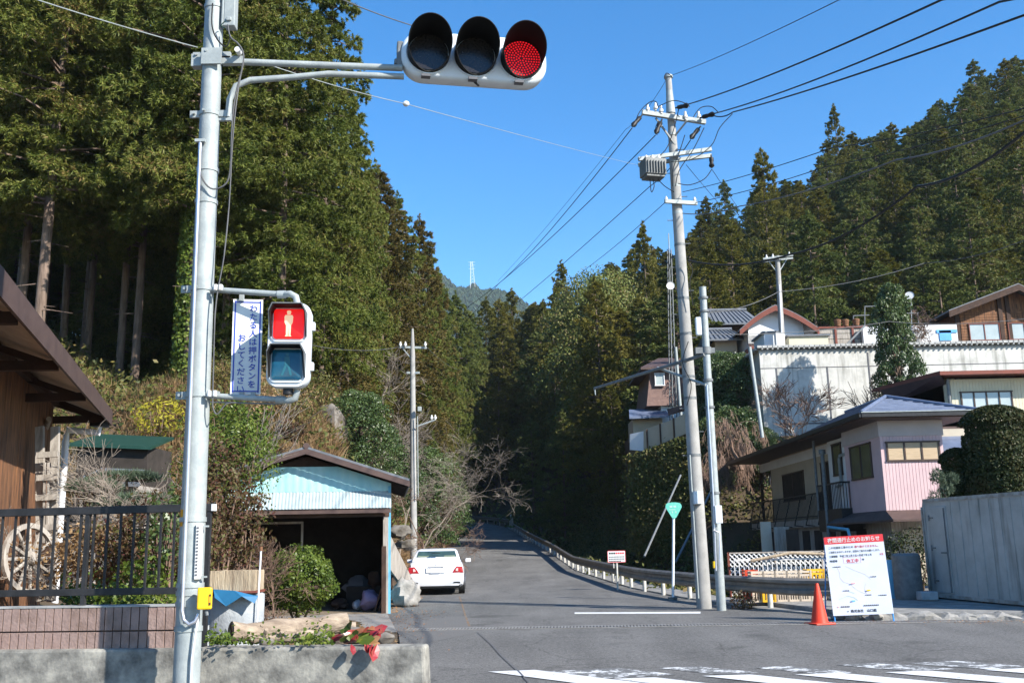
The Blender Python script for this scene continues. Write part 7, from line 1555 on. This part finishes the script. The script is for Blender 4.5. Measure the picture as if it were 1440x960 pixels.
# ------------------------------------------------------------------ cream house at the right edge
CH = thing('cream_house', 'cream sided house with a wide window behind the clipped evergreens', 'house', (15.5, 36, 0)); CY = 37.0
xa_ = at(1338, 560, CY).x; zt2 = at(1400, 532, CY).z; q = MB(); q.span((xa_, CY, 0), (xa_+9, CY+6, zt2)); q.build('wall', 'cream_pale', CH)
q = MB(); fluted(q, (xa_, CY, 0), (1, 0, 0), 6, 1, zt2-.05, (0, -1, 0), .12); q.build('siding', 'cream_pale', CH)
window(CH, (at(1353, 575, CY).x, CY-.01, at(1380, 577, CY).z), (1, 0, 0), (0, -1, 0), at(1424, 575, CY).x-at(1353, 575, CY).x, at(1380, 551, CY).z-at(1380, 577, CY).z, 4, gm='glass_pale', t=.07)
q = MB(); a_, b_2 = at(1322, 527, CY-.8), at(1470, 522, CY-.8); q.prism([a_, Vector((a_.x+10, a_.y, a_.z)), Vector((a_.x+10, a_.y+7, a_.z+.4)), Vector((a_.x, a_.y+7, a_.z+.4))], (0, 0, .14)); q.build('roof', 'maroon', CH)
q = MB(); c_ = at(1297, 552, CY+2.5); q.add([a_, (a_.x, a_.y+6, a_.z+.35), (c_.x, c_.y+3.5, c_.z), (c_.x, c_.y-2.2, c_.z)], [(0, 1, 2, 3)]); q.add([a_+Vector((0, 0, .15)), (a_.x, a_.y+6, a_.z+.5), (c_.x, c_.y+3.5, c_.z+.12), (c_.x, c_.y-2.2, c_.z+.12)], [(3, 2, 1, 0)]); q.build('side_roof', 'roof_brown', CH)
q = MB(); q.span((c_.x+.5, CY+.6, 0), (xa_, CY+5.5, c_.z+.35)); q.build('side_wall', 'cream_pale', CH)
window(CH, (at(1316, 600, CY).x, CY+.6, at(1320, 598, CY).z), (1, 0, 0), (0, -1, 0), .7, .7, 1, t=.06)
q = MB(); q.cyl((xa_-.12, CY-.1, 1), (xa_-.12, CY-.1, zt2), .06, 8); q.build('downpipe', 'galv_dark', CH, smooth=40)

# ------------------------------------------------------------------ white retaining wall
WY = 54.0; RW = thing('retaining_wall', 'tall stained pale concrete retaining wall with a tiled coping', 'wall', (13.6, WY, 1)); xw = at(1072, 560, WY).x; zw = at(1072, 493, WY).z
q = MB(); q.span((xw, WY, 0), (xw+40, WY+1.2, zw)); q.build('front_face', 'concrete_wall', RW, bevel=.02)
q = MB(); q.span((xw+.006, WY+1.2, 0), (xw+1.1, WY+14, zw-.004)); q.build('side_face', 'concrete_wall', RW)
q = MB(); x = xw-.15
while x < xw+26: q.box((x+.14, WY+.25, zw+.09), (.25, 1.0, .14), R=Matrix.Rotation(-.2, 3, 'X')); q.cyl((x+.28, WY-.26, zw+.06), (x+.28, WY+.7, zw+.20), .055, 6); x += .29
y = WY
while y < WY+13: q.box((xw+.2, y+.14, zw+.09), (.9, .25, .14)); y += .29
q.build('coping_tiles', 'stone_light', RW)
q = MB(); q.span((xw-.02, WY-.03, zw-.06), (xw+40, WY+.0, zw+.02)); q.build('coping_base', 'stone_light', RW)
q = MB(); q.span((xw, WY-.012, zw-1.02), (xw+40, WY, zw-.98))
for px, pt, pb_ in ((1094, 517, 590), (1166, 515, 610), (1225, 495, 600), (1100, 590, 640)):
    x = at(px, 550, WY).x; q.span((x-.04, WY-.02, at(px, pb_, WY).z), (x+.04, WY, at(px, pt, WY).z))
q.span((at(1097, 595, WY).x, WY-.013, at(1097, 597, WY).z), (at(1175, 595, WY).x, WY, at(1097, 595, WY).z)); q.build('joint', 'ink_grey', RW)
# evergreen column and bare shrubs in front of it
p = at(1266, 560, 50.5); zz0 = 4.2; place('column', p.x, 50.5, .86, .4, z=at(1266, 572, 50.5).z-2.6, label='narrow leafy evergreen tree standing in front of the white retaining wall', sz=1.42)
o = place('column', at(1258, 600, 51.2).x, 51.2, .6, 2.2, z=4.6, label='lower leafy shoot at the foot of the narrow evergreen')
bare_tree('bare branching shrub casting shadows on the white retaining wall', 1124, 51.5, 6.2, 22, levels=5, r0=.07, up=.4, spread=.4, thin=.014, base=4.4, m='twig_brown')
bare_tree('pollarded leafless tree in front of the middle of the white wall', 1212, 51, 6.8, 23, levels=4, r0=.14, up=.5, spread=.4, thin=.02, base=4.6, m='twig_brown')
bare_tree('stumpy leafless tree behind the long roof near the wall corner', 1085, 51, 4.2, 24, levels=3, r0=.12, up=.2, spread=.6, thin=.03, base=4.2, m='twig')
bare_tree('weeping leafless tree drooping over the shaded bank beside the wall corner', 1046, 48.8, 5.4, 25, levels=6, r0=.10, up=0, weep=.55, spread=.6, thin=.008, base=5.0, m='twig_brown')
bare_tree('second weeping leafless tree beside the concrete utility pole', 1008, 49.5, 4.8, 26, levels=6, r0=.09, up=0, weep=.6, spread=.6, thin=.008, base=4.4, m='twig_brown')
for px, Y, s, z_, lab in ((1036, 57, .85, 7.0, 'leafy evergreen between the steel pole and the wall corner'), (1070, 51.5, .42, 4.6, 'small bright evergreen bush at the foot of the wall corner'), (1005, 60, .8, 8.0, 'dark evergreen beside the grey tiled roofs'), (1018, 55, .85, 3.2, 'dark bushy tree rising behind the far end of the long balcony house'), (1000, 57, .85, 3.4, 'dark bushy tree right behind the concrete utility pole'), (1036, 53, .9, 3.0, 'dark bushy tree under the weeping branches')):
    place('camellia', at(px, 600, Y).x, Y, s, px, z=z_, label=lab)

# ------------------------------------------------------------------ upper yard buildings
TZ = 11.5
def gable_house(name, label, Y, pxl, pxr, pxc, py_e, py_r, py_b, m_w, m_v, m_r, dep_=6, thick=.35, curve=0, over=.4, cat='house', front=None):
    L0, R0, C0 = at(pxl, py_e, Y), at(pxr, py_e, Y), at(pxc, py_r, Y); zb_ = at(pxc, py_b, Y).z; h = thing(name, label, cat, (C0.x, Y, TZ)); ze_ = (L0.z+R0.z)/2
    xl, xr2 = L0.x+over, R0.x-over; n = 10
    def zz(x):
        t = (x-C0.x)/((R0.x-C0.x) if x > C0.x else (L0.x-C0.x)); return C0.z-(C0.z-ze_)*(t-curve*math.sin(math.pi*t))
    xs_ = [L0.x+(C0.x-L0.x)*i/n for i in range(n)]+[C0.x+(R0.x-C0.x)*i/n for i in range(n+1)]
    inn = [x for x in xs_ if xl <= x <= xr2]; q = MB(); q.prism([(xl, Y+over, TZ-.3)]+[(xr2, Y+over, TZ-.3)]+[(x, Y+over, zz(x)-thick*.5) for x in inn[::-1]], (0, dep_, 0)); q.build('wall', m_w, h)
    q = MB(); vs = []
    for x in xs_: vs += [(x, Y, zz(x)), (x, Y+dep_+over*2, zz(x)), (x, Y+dep_+over*2, zz(x)-.10), (x, Y, zz(x)-.10)]
    k = len(xs_); q.add(vs, [(4*i+a, 4*i+(a+1) % 4, 4*(i+1)+(a+1) % 4, 4*(i+1)+a) for i in range(k-1) for a in range(4)]+[(0, 3, 2, 1), (4*k-4, 4*k-3, 4*k-2, 4*k-1)]); q.build('roof', m_r, h, smooth=30)
    q = MB(); vs = []
    for x in xs_: vs += [(x, Y-.03, zz(x)-.06), (x, Y+.08, zz(x)-.06), (x, Y+.08, zz(x)-.06-thick), (x, Y-.03, zz(x)-.06-thick)]
    q.add(vs, [(4*i+a, 4*i+(a+1) % 4, 4*(i+1)+(a+1) % 4, 4*(i+1)+a) for i in range(k-1) for a in range(4)]+[(0, 3, 2, 1), (4*k-4, 4*k-3, 4*k-2, 4*k-1)]); q.build('verge_board', m_v, h, smooth=30)
    return h, zz, (xl, xr2, C0.x, ze_, zb_)
h, zz, inf = gable_house('gabled_house', 'white gabled house with a curved maroon verge in the upper yard', 64, 1040, 1152, 1090, 462, 428, 486, 'white_wall', 'maroon', 'tile_grey', 7, .36, .10, .7)
q = MB(); y_ = 64.65; q.span((inf[0]-.1, y_-.3, inf[3]-.9), (inf[1]+.1, y_, inf[3]-.35)); q.build('eave_band', 'stone_light', h)
q = MB(); q.span((inf[0]-.3, y_-1.6, inf[3]-1.5), (inf[0]+3.0, y_, inf[3]-1.3)); q.build('porch_roof', 'maroon', h)
window(h, (inf[0]+.9, y_+.04, TZ+.6), (1, 0, 0), (0, -1, 0), 2.6, 1.7, 4, gm='glass_pale', t=.08)
# grey tiled roofs to the left of it
for i, (px0, px1, py, Y, dz, lab) in enumerate([(990, 1072, 444, 72, 1.6, 'long grey tiled roof behind the white gabled house'), (996, 1052, 466, 66, 1.2, 'lower grey tiled roof beside the steel pole top')]):
    h2 = thing('tiled_house', lab, 'house', (at(px0, py, Y).x, Y, TZ-2)); a, b = at(px0, py+10, Y), at(px1, py+10, Y); z_ = (a.z+b.z)/2
    q = MB(); q.add([(a.x, Y, z_), (b.x, Y, z_), (b.x-.4, Y+3, z_+dz), (a.x+.4, Y+3, z_+dz), (a.x, Y, z_-.12), (b.x, Y, z_-.12), (b.x, Y+6, z_), (a.x, Y+6, z_)], [(0, 1, 2, 3), (4, 5, 1, 0), (2, 6, 7, 3), (1, 6, 2), (0, 3, 7)]); rf = q.build('roof', 'tile_grey', h2)
    q = MB(); x = a.x+.2
    while x < b.x-.1: q.tube([(x, Y-.02, z_+.03), (x+(a.x+.4+(x-a.x)*((b.x-a.x-.8)/(b.x-a.x))-x), Y+3, z_+dz+.03)], .045, 5); x += .34
    q.build('tile_rows', 'tile_grey', rf); q = MB(); q.tube([(a.x+.4, Y+3, z_+dz+.08), (b.x-.4, Y+3, z_+dz+.08)], .13, 8); q.build('ridge', 'tile_grey', rf)
    q = MB(); q.span((a.x+.6, Y+.8, TZ-4), (b.x-.6, Y+5.4, z_+.05)); q.build('wall', 'cream' if i else 'wood_dark', h2)
# white shed, beige shed
def shed(label, Y, px0, px1, pyt, m_w, m_r, dep_=2.5, roofover=.12, name='shed'):
    a, b = at(px0, pyt, Y), at(px1, pyt, Y); h = thing(name, label, 'shed', (a.x, Y, TZ)); q = MB(); q.span((a.x, Y, TZ-.2), (b.x, Y+dep_, a.z-.1)); q.build('wall', m_w, h)
    q = MB(); q.span((a.x-roofover, Y-roofover, a.z-.1), (b.x+roofover, Y+dep_+roofover, a.z)); q.build('roof', m_r, h); return h
shed('small white shed standing right on the corner of the retaining wall', 56.5, 1074, 1098, 466, 'white_wall', 'tile_grey'); shed('beige shed with a flat roof behind the wall coping', 56.6, 1109, 1164, 471, 'cream_pale', 'tile_grey'); 
yf = thing('yard_fence', 'weathered brown timber fence in the upper yard beside the beige shed', 'fence', at(1180, 480, 57.5)); a, b = at(1150, 461, 57.5), at(1222, 459, 57.5); q = MB()
for k in range(5): q.beam((a.x, 57.5, a.z-.2-k*.33), (b.x, 57.5, a.z-.2-k*.33), .03, .30)
q.build('boards', 'wood_grey', yf); q = MB()
q.beam((a.x, 57.45, a.z), (b.x, 57.45, a.z), .1, .1, up=(0, 0, 1)); q.build('top_rail', 'maroon', yf)
for k in range(4): q = MB(); q.box((a.x+(b.x-a.x)*k/3, 57.45, (a.z+TZ)/2), (.12, .08, a.z-TZ)); q.build('post', 'maroon', yf)
yw = MB(); a, b = at(1213, 459, 57), at(1345, 456, 57); yw.span((a.x, 57, TZ-.2), (b.x, 57.3, a.z)); tag(yw.build('yard_wall', 'white_wall', loc=(a.x, 57, TZ)), 'low white wall of the upper yard behind the narrow evergreen', 'wall')
q = MB(); c = at(1330, 470, 56.9); q.span((c.x-.35, 56.95, c.z-.35), (c.x+.35, 56.99, c.z+.25)); q.span((c.x-.5, 56.95, c.z+.1), (c.x+.7, 56.99, c.z+.3)); tag(q.build('blue_sheet', 'ink_blue', loc=c), 'blue sheet hanging on the low white wall beside the cabin', 'sheet')
for i, (px, py) in enumerate([(1178, 456), (1189, 456), (1204, 455)]):
    c = at(px, py, 57.5); q = MB(); q.tube([c-Vector((0, 0, .12)), c+Vector((0, 0, .25)), c+Vector((0, 0, .28))], [.16, .22, .18], 12); tag(q.build('plant_pot', 'cone' if i == 5 else 'rust', loc=c, smooth=40), ['terracotta pot on the timber yard fence nearest the beige shed', 'middle terracotta pot on the timber yard fence', 'terracotta pot on the yard fence nearest the evergreen'][i], 'pot')
yr = thing('yard_railing', 'thin steel stair railing in the upper yard', 'railing', at(1240, 450, 58)); q = MB()
for pa, pb in (((1200, 444), (1270, 441)), ((1216, 431), (1255, 430)), ((1216, 431), (1216, 458)), ((1255, 430), (1256, 458)), ((1200, 444), (1200, 458)), ((1290, 440), (1292, 456)), ((1262, 441), (1292, 440))): q.tube([at(*pa, 58), at(*pb, 58)], .035, 6)
q.build('tubes', 'galv_dark', yr)
q = MB(); q.beam(at(1190, 485, 56.6), at(1216, 458, 56.6), .12, .10); tag(q.build('stair_stringer', 'galv_dark', loc=at(1190, 485, 56.6)), 'dark slanting stair stringer beside the timber yard fence', 'stair')
sd = thing('satellite_dish', 'white satellite dish on a thin mast above the upper yard', 'dish', at(1280, 450, 59)); dish(sd, at(1279, 416, 59), .27, (-.5, -1, .35)); q = MB(); q.tube([at(1282, 456, 59.1), at(1281, 420, 59.1)], .03, 6); q.build('mast', 'galv', sd)
# timber cabin
h, zz, inf = gable_house('timber_cabin', 'orange brown timber cabin at the side of the upper yard', 57.5, 1334, 1500, 1432, 434, 398, 475, 'wood_warm', 'wood_dark', 'tile_grey', 7, .38, -.0, .9)
Y_ = 57.5+.9
q = MB()
for k in range(22): z_ = TZ+.2+k*.17; q.beam((inf[0]+.1, Y_-.03, z_), (min(inf[1], inf[0]+9), Y_-.03, z_), .05, .15) if z_ < zz(inf[0]+.4)-.5 else None
q.build('log_courses', 'wood_warm', h)
for px in (1345, 1407, 1418): x = at(px, 450, Y_).x; q = MB(); q.span((x-.12, Y_-.12, TZ), (x+.12, Y_, zz(x)-.25)); q.build('post', 'wood_dark', h)
window(h, (at(1363, 470, Y_).x, Y_-.06, at(1363, 479, Y_).z), (1, 0, 0), (0, -1, 0), at(1405, 470, Y_).x-at(1363, 470, Y_).x, 1.0, 2, gm='glass_pale', t=.08, fm='maroon'); window(h, (at(1418, 470, Y_).x, Y_-.06, at(1363, 479, Y_).z), (1, 0, 0), (0, -1, 0), .95, 1.0, 1, gm='glass_pale', t=.08, fm='maroon')
bare_tree('leafless climbing branches at the near corner of the timber cabin', 1340, 56.3, 4.0, 29, levels=5, r0=.05, up=.2, spread=.6, thin=.012, base=TZ, m='twig_brown')
# brown mansard house on the bank
BH = thing('mansard_house', 'brown shingled mansard house above white walls on the shaded bank', 'house', (9.5, 60, 6.5)); BY_ = 60.0
x0, x1 = at(909, 560, BY_).x, at(975, 560, BY_).x; zb2, zm2, zt2 = at(930, 570, BY_).z, at(930, 520, BY_).z, at(930, 500, BY_).z
q = MB(); q.loft([[(x0, BY_, zb2), (x1, BY_, zb2), (x1, BY_+6, zb2), (x0, BY_+6, zb2)], [(x0+.35, BY_+.35, zm2), (x1-.1, BY_+.35, zm2), (x1-.1, BY_+5.6, zm2), (x0+.35, BY_+5.6, zm2)]]); q.build('mansard_wall', 'shingle', BH)
q = MB(); q.loft([[(x0-.3, BY_-.3, zm2), (x1+.4, BY_-.3, zm2), (x1+.4, BY_+6.3, zm2), (x0-.3, BY_+6.3, zm2)], [(x0-.3, BY_-.3, zm2+.14), (x1+.4, BY_-.3, zm2+.14), (x1+.4, BY_+6.3, zm2+.14), (x0-.3, BY_+6.3, zm2+.14)], [(x0+1.2, BY_+2.2, zt2+.25), (x1-.8, BY_+2.2, zt2+.25), (x1-.8, BY_+4, zt2+.25), (x0+1.2, BY_+4, zt2+.25)]]); q.build('roof', 'roof_brown', BH)
window(BH, (at(922, 542, BY_).x, BY_+.12, at(922, 542, BY_).z), (1, 0, 0), (0, -1, .1), .55, .75, 1, fm='white_wall', gm='glass_pale', t=.12)
q = MB(); q.span((x0+.9, BY_+.3, zb2-1.7), (x1, BY_+5.6, zb2)); q.build('lower_wall', 'white_wall', BH)
q = MB(); q.span((x0-.85, BY_+.1, 2.0), (x1-.05, BY_+5.5, zb2-1.65)); q.build('foundation', 'wood_dark', BH)
q = MB(); q.add([(x0-1.2, BY_-.9, zb2-.75), (x0+1.2, BY_-.9, zb2-.70), (x0+1.2, BY_+.8, zb2-.1), (x0-1.0, BY_+.8, zb2-.1), (x0-1.2, BY_-.9, zb2-.88), (x0+1.2, BY_-.9, zb2-.83)], [(0, 1, 2, 3), (4, 5, 1, 0)]); q.build('porch_roof', 'tile_blue', BH)
q = MB(); q.span((x0-.9, BY_+.0, zb2-2.0), (x0+.9, BY_+2.5, zb2-.8)); q.build('porch_wall', 'cream', BH)
tw_ = thing('terrace_wall', 'white terrace wall stepping down below the brown mansard house', 'wall', at(940, 620, 56)); a, b, c_, d_2 = at(886, 612, 56), at(905, 634, 55), at(975, 600, 53), at(975, 572, 53)
q = MB(); q.prism([at(886, 632, 56), at(905, 634, 55.5), at(905, 606, 55.5), at(886, 610, 56)], (0, .25, 0)); q.build('lower_panel', 'white_wall', tw_)
q = MB(); q.prism([at(905, 634, 55.5), at(978, 604, 53), at(978, 574, 53), at(940, 592, 54.2), at(905, 604, 55.5)], (.12, .3, 0)); q.build('upper_panel', 'cream', tw_)
low = lambda v, z: (v.x+.05, v.y+.06, z)
q = MB(); e_ = [at(886, 632, 56), at(905, 634, 55.5), at(978, 604, 53)]
for a, b in zip(e_, e_[1:]): q.prism([low(a, 1.0), low(b, 1.0), low(b, b.z+.01), low(a, a.z+.01)], (.1, .3, 0))
q.build('stone_base', 'soil', tw_)
g = np.random.default_rng(44); n = 16000; u_ = g.uniform(0, 1, n); P_l, P_r = at(884, 640, 56), at(980, 606, 53); zt_ = P_l.z+(P_r.z-P_l.z)*u_; v_ = g.uniform(0, 1, n)**.9; zz_ = zt_-.1-v_*(zt_-1.0)+.25*g.normal(size=n)*(v_ > .1)
P = np.stack([P_l.x+(P_r.x-P_l.x)*u_-.05+.25*g.normal(size=n), P_l.y+(P_r.y-P_l.y)*u_-.15-v_*1.6*g.uniform(0, 1, n), zz_], 1)
hv = thing('hanging_scrub', 'dark scrub and creepers hanging down the bank under the white terrace wall', 'scrub', (P_l.x, P_l.y, 1.0)); tri_object('foliage', leaves(P-np.array(hv.location), .20, .11, g, np.tile([-.3, -.9, .3], (n, 1)), .7), 'under', hv)
for k in range(4):
    a = e_[1].lerp(e_[2], .1+.26*k); q = MB(); q.beam((a.x-.05, a.y-.04, a.z), (a.x-.05, a.y-.04, a.z+1.1), .08, .08, up=(0, 1, 0)); q.build('pilaster', 'wood_dark', tw_)
q = MB(); q.prism([at(938, 575, 54.5), at(975, 566, 53), at(975, 574, 53), at(940, 584, 54.2)], (.2, .7, .1)); q.build('cap_roof', 'roof_brown', tw_)
# ------------------------------------------------------------------ far mountain with pylon
def mtn(x, y):
    prof_ = nint(x/ y*1390+720, [430, 560, 600, 628, 640, 655, 668, 678, 690, 700, 715, 728, 742, 760, 800, 900, 1100], [300, 330, 350, 372, 384, 386, 380, 391, 388, 390, 392, 400, 410, 425, 440, 460, 500]); 
    topz = 1.55+(765-prof_)/1390*1400*1.03-14
    k = np.clip((y-900)/500, 0, 1); k2 = np.clip((1900-y)/500, 0, 1); ridg = 1+.05*np.sin(x*.03+y*.006)*(1-k)
    return -5+topz*k**1.15*k2**.8*ridg + 6*snoise(x*.08, y*.08)
mx_, my_ = np.linspace(-420, 560, 80), np.linspace(880, 1950, 60)
def mtn2(X, Y):
    Xe = X*1400/np.maximum(Y, 1400)*np.where(Y > 1400, 1, 1); return mtn(X*(1400/1400.), np.full_like(Y, 1400.))*0+mtn_h(X, Y)
def mtn_h(X, Y):
    pr = nint(X/1400*1390+720, [430, 560, 600, 628, 640, 655, 668, 678, 690, 700, 715, 728, 742, 760, 800, 900, 1100], [300, 330, 350, 372, 384, 386, 380, 391, 388, 390, 392, 400, 410, 425, 440, 460, 500]); top = 1.55+(765-pr)/1390*1400*1.03-38
    k = np.clip((Y-900)/500, 0, 1); k2 = np.clip((1950-Y)/550, 0, 1); return -5+(top+5)*(k**1.1)*(k2**.8)*(1+.06*np.sin(X*.035+Y*.012)*(k*(1-k)*4)*k2)+2*snoise(X*.05, Y*.05)
mo = grid_mesh(mx_, my_, mtn_h, 'mountain', 'soil'); tag(mo, kind='structure')
g = np.random.default_rng(4); n = 9000; X = g.uniform(-140, 90, n); Y = 1400-np.abs(g.normal(size=n))*190; Y = np.clip(Y, 900, 1405); Z = mtn_h(X, Y); out = []
az = np.linspace(0, 2*np.pi, 6)[:-1]
for i in range(5):
    a0, a1 = az[i], az[(i+1) % 5]; r = (3.6*g.uniform(.7, 1.5, n)); hh = 9*g.uniform(.7, 1.5, n)
    for (z0_, r0_, z1_, r1_) in ((.15, .8, .55, 1.0), (.55, 1.0, 1.0, 0.05)):
        A_ = np.stack([X+r0_*r*np.cos(a0), Y+r0_*r*np.sin(a0), Z+z0_*hh], 1); B_ = np.stack([X+r0_*r*np.cos(a1), Y+r0_*r*np.sin(a1), Z+z0_*hh], 1); C_ = np.stack([X+r1_*r*np.cos((a0+a1)/2), Y+r1_*r*np.sin((a0+a1)/2), Z+z1_*hh], 1); out.append(np.stack([A_, B_, C_], 1).reshape(-1, 3))
tag(tri_object('distant_forest', np.concatenate(out), 'mountain_leaf'), 'forest covering the distant blue mountain', kind='stuff')
py_ = thing('pylon', 'tiny white lattice pylon standing on the distant mountain ridge', 'pylon', at(665, 398, 1390)); b0_, t0_ = at(665, 400, 1390), at(663, 368, 1390); q = MB()
for sx, sy in ((-1, -1), (1, -1), (1, 1), (-1, 1)): q.tube([b0_+Vector((sx*3.6, sy*3.6, -8)), t0_+Vector((sx*1.3, sy*1.3, 0))], .28, 4)
for i in range(7):
    t, t2 = i/7, (i+1)/7; w0, w1 = 3.6-2.3*t, 3.6-2.3*t2; P, Q = b0_.lerp(t0_, t), b0_.lerp(t0_, t2); q.tube([P+Vector((-w0, -w0, 0)), Q+Vector((w1, -w1, 0))], .16, 4); q.tube([P+Vector((w0, -w0, 0)), Q+Vector((-w1, -w1, 0))], .16, 4)
for z_ in (.70, .85, .98): P = b0_.lerp(t0_, z_); q.tube([P+Vector((-5, 0, 0)), P+Vector((5, 0, 0))], .22, 4)
q.build('lattice', 'pvc', py_)
# light aerial haze: one closed box round the camera and the whole scene
hm = bpy.data.materials.new('haze'); hm.use_nodes = True; t_ = hm.node_tree
for n_ in list(t_.nodes):
    if n_.type != 'OUTPUT_MATERIAL': t_.nodes.remove(n_)
pv = t_.nodes.new('ShaderNodeVolumePrincipled'); pv.inputs['Density'].default_value = .00011; pv.inputs['Color'].default_value = (.75, .87, 1, 1); t_.links.new(pv.outputs[0], t_.nodes['Material Output'].inputs['Volume'])
M['haze'] = hm; q = MB(); q.span((-1200, -400, -7), (1200, 2200, 440)); tag(q.build('haze', 'haze'), 'thin blue air haze', kind='stuff')
# unused prototypes must not stay at the world origin
for k in list(PROTO):
    if k not in USED:
        o = PROTO[k]
        for ch in list(o.children): bpy.data.objects.remove(ch)
        bpy.data.objects.remove(o)
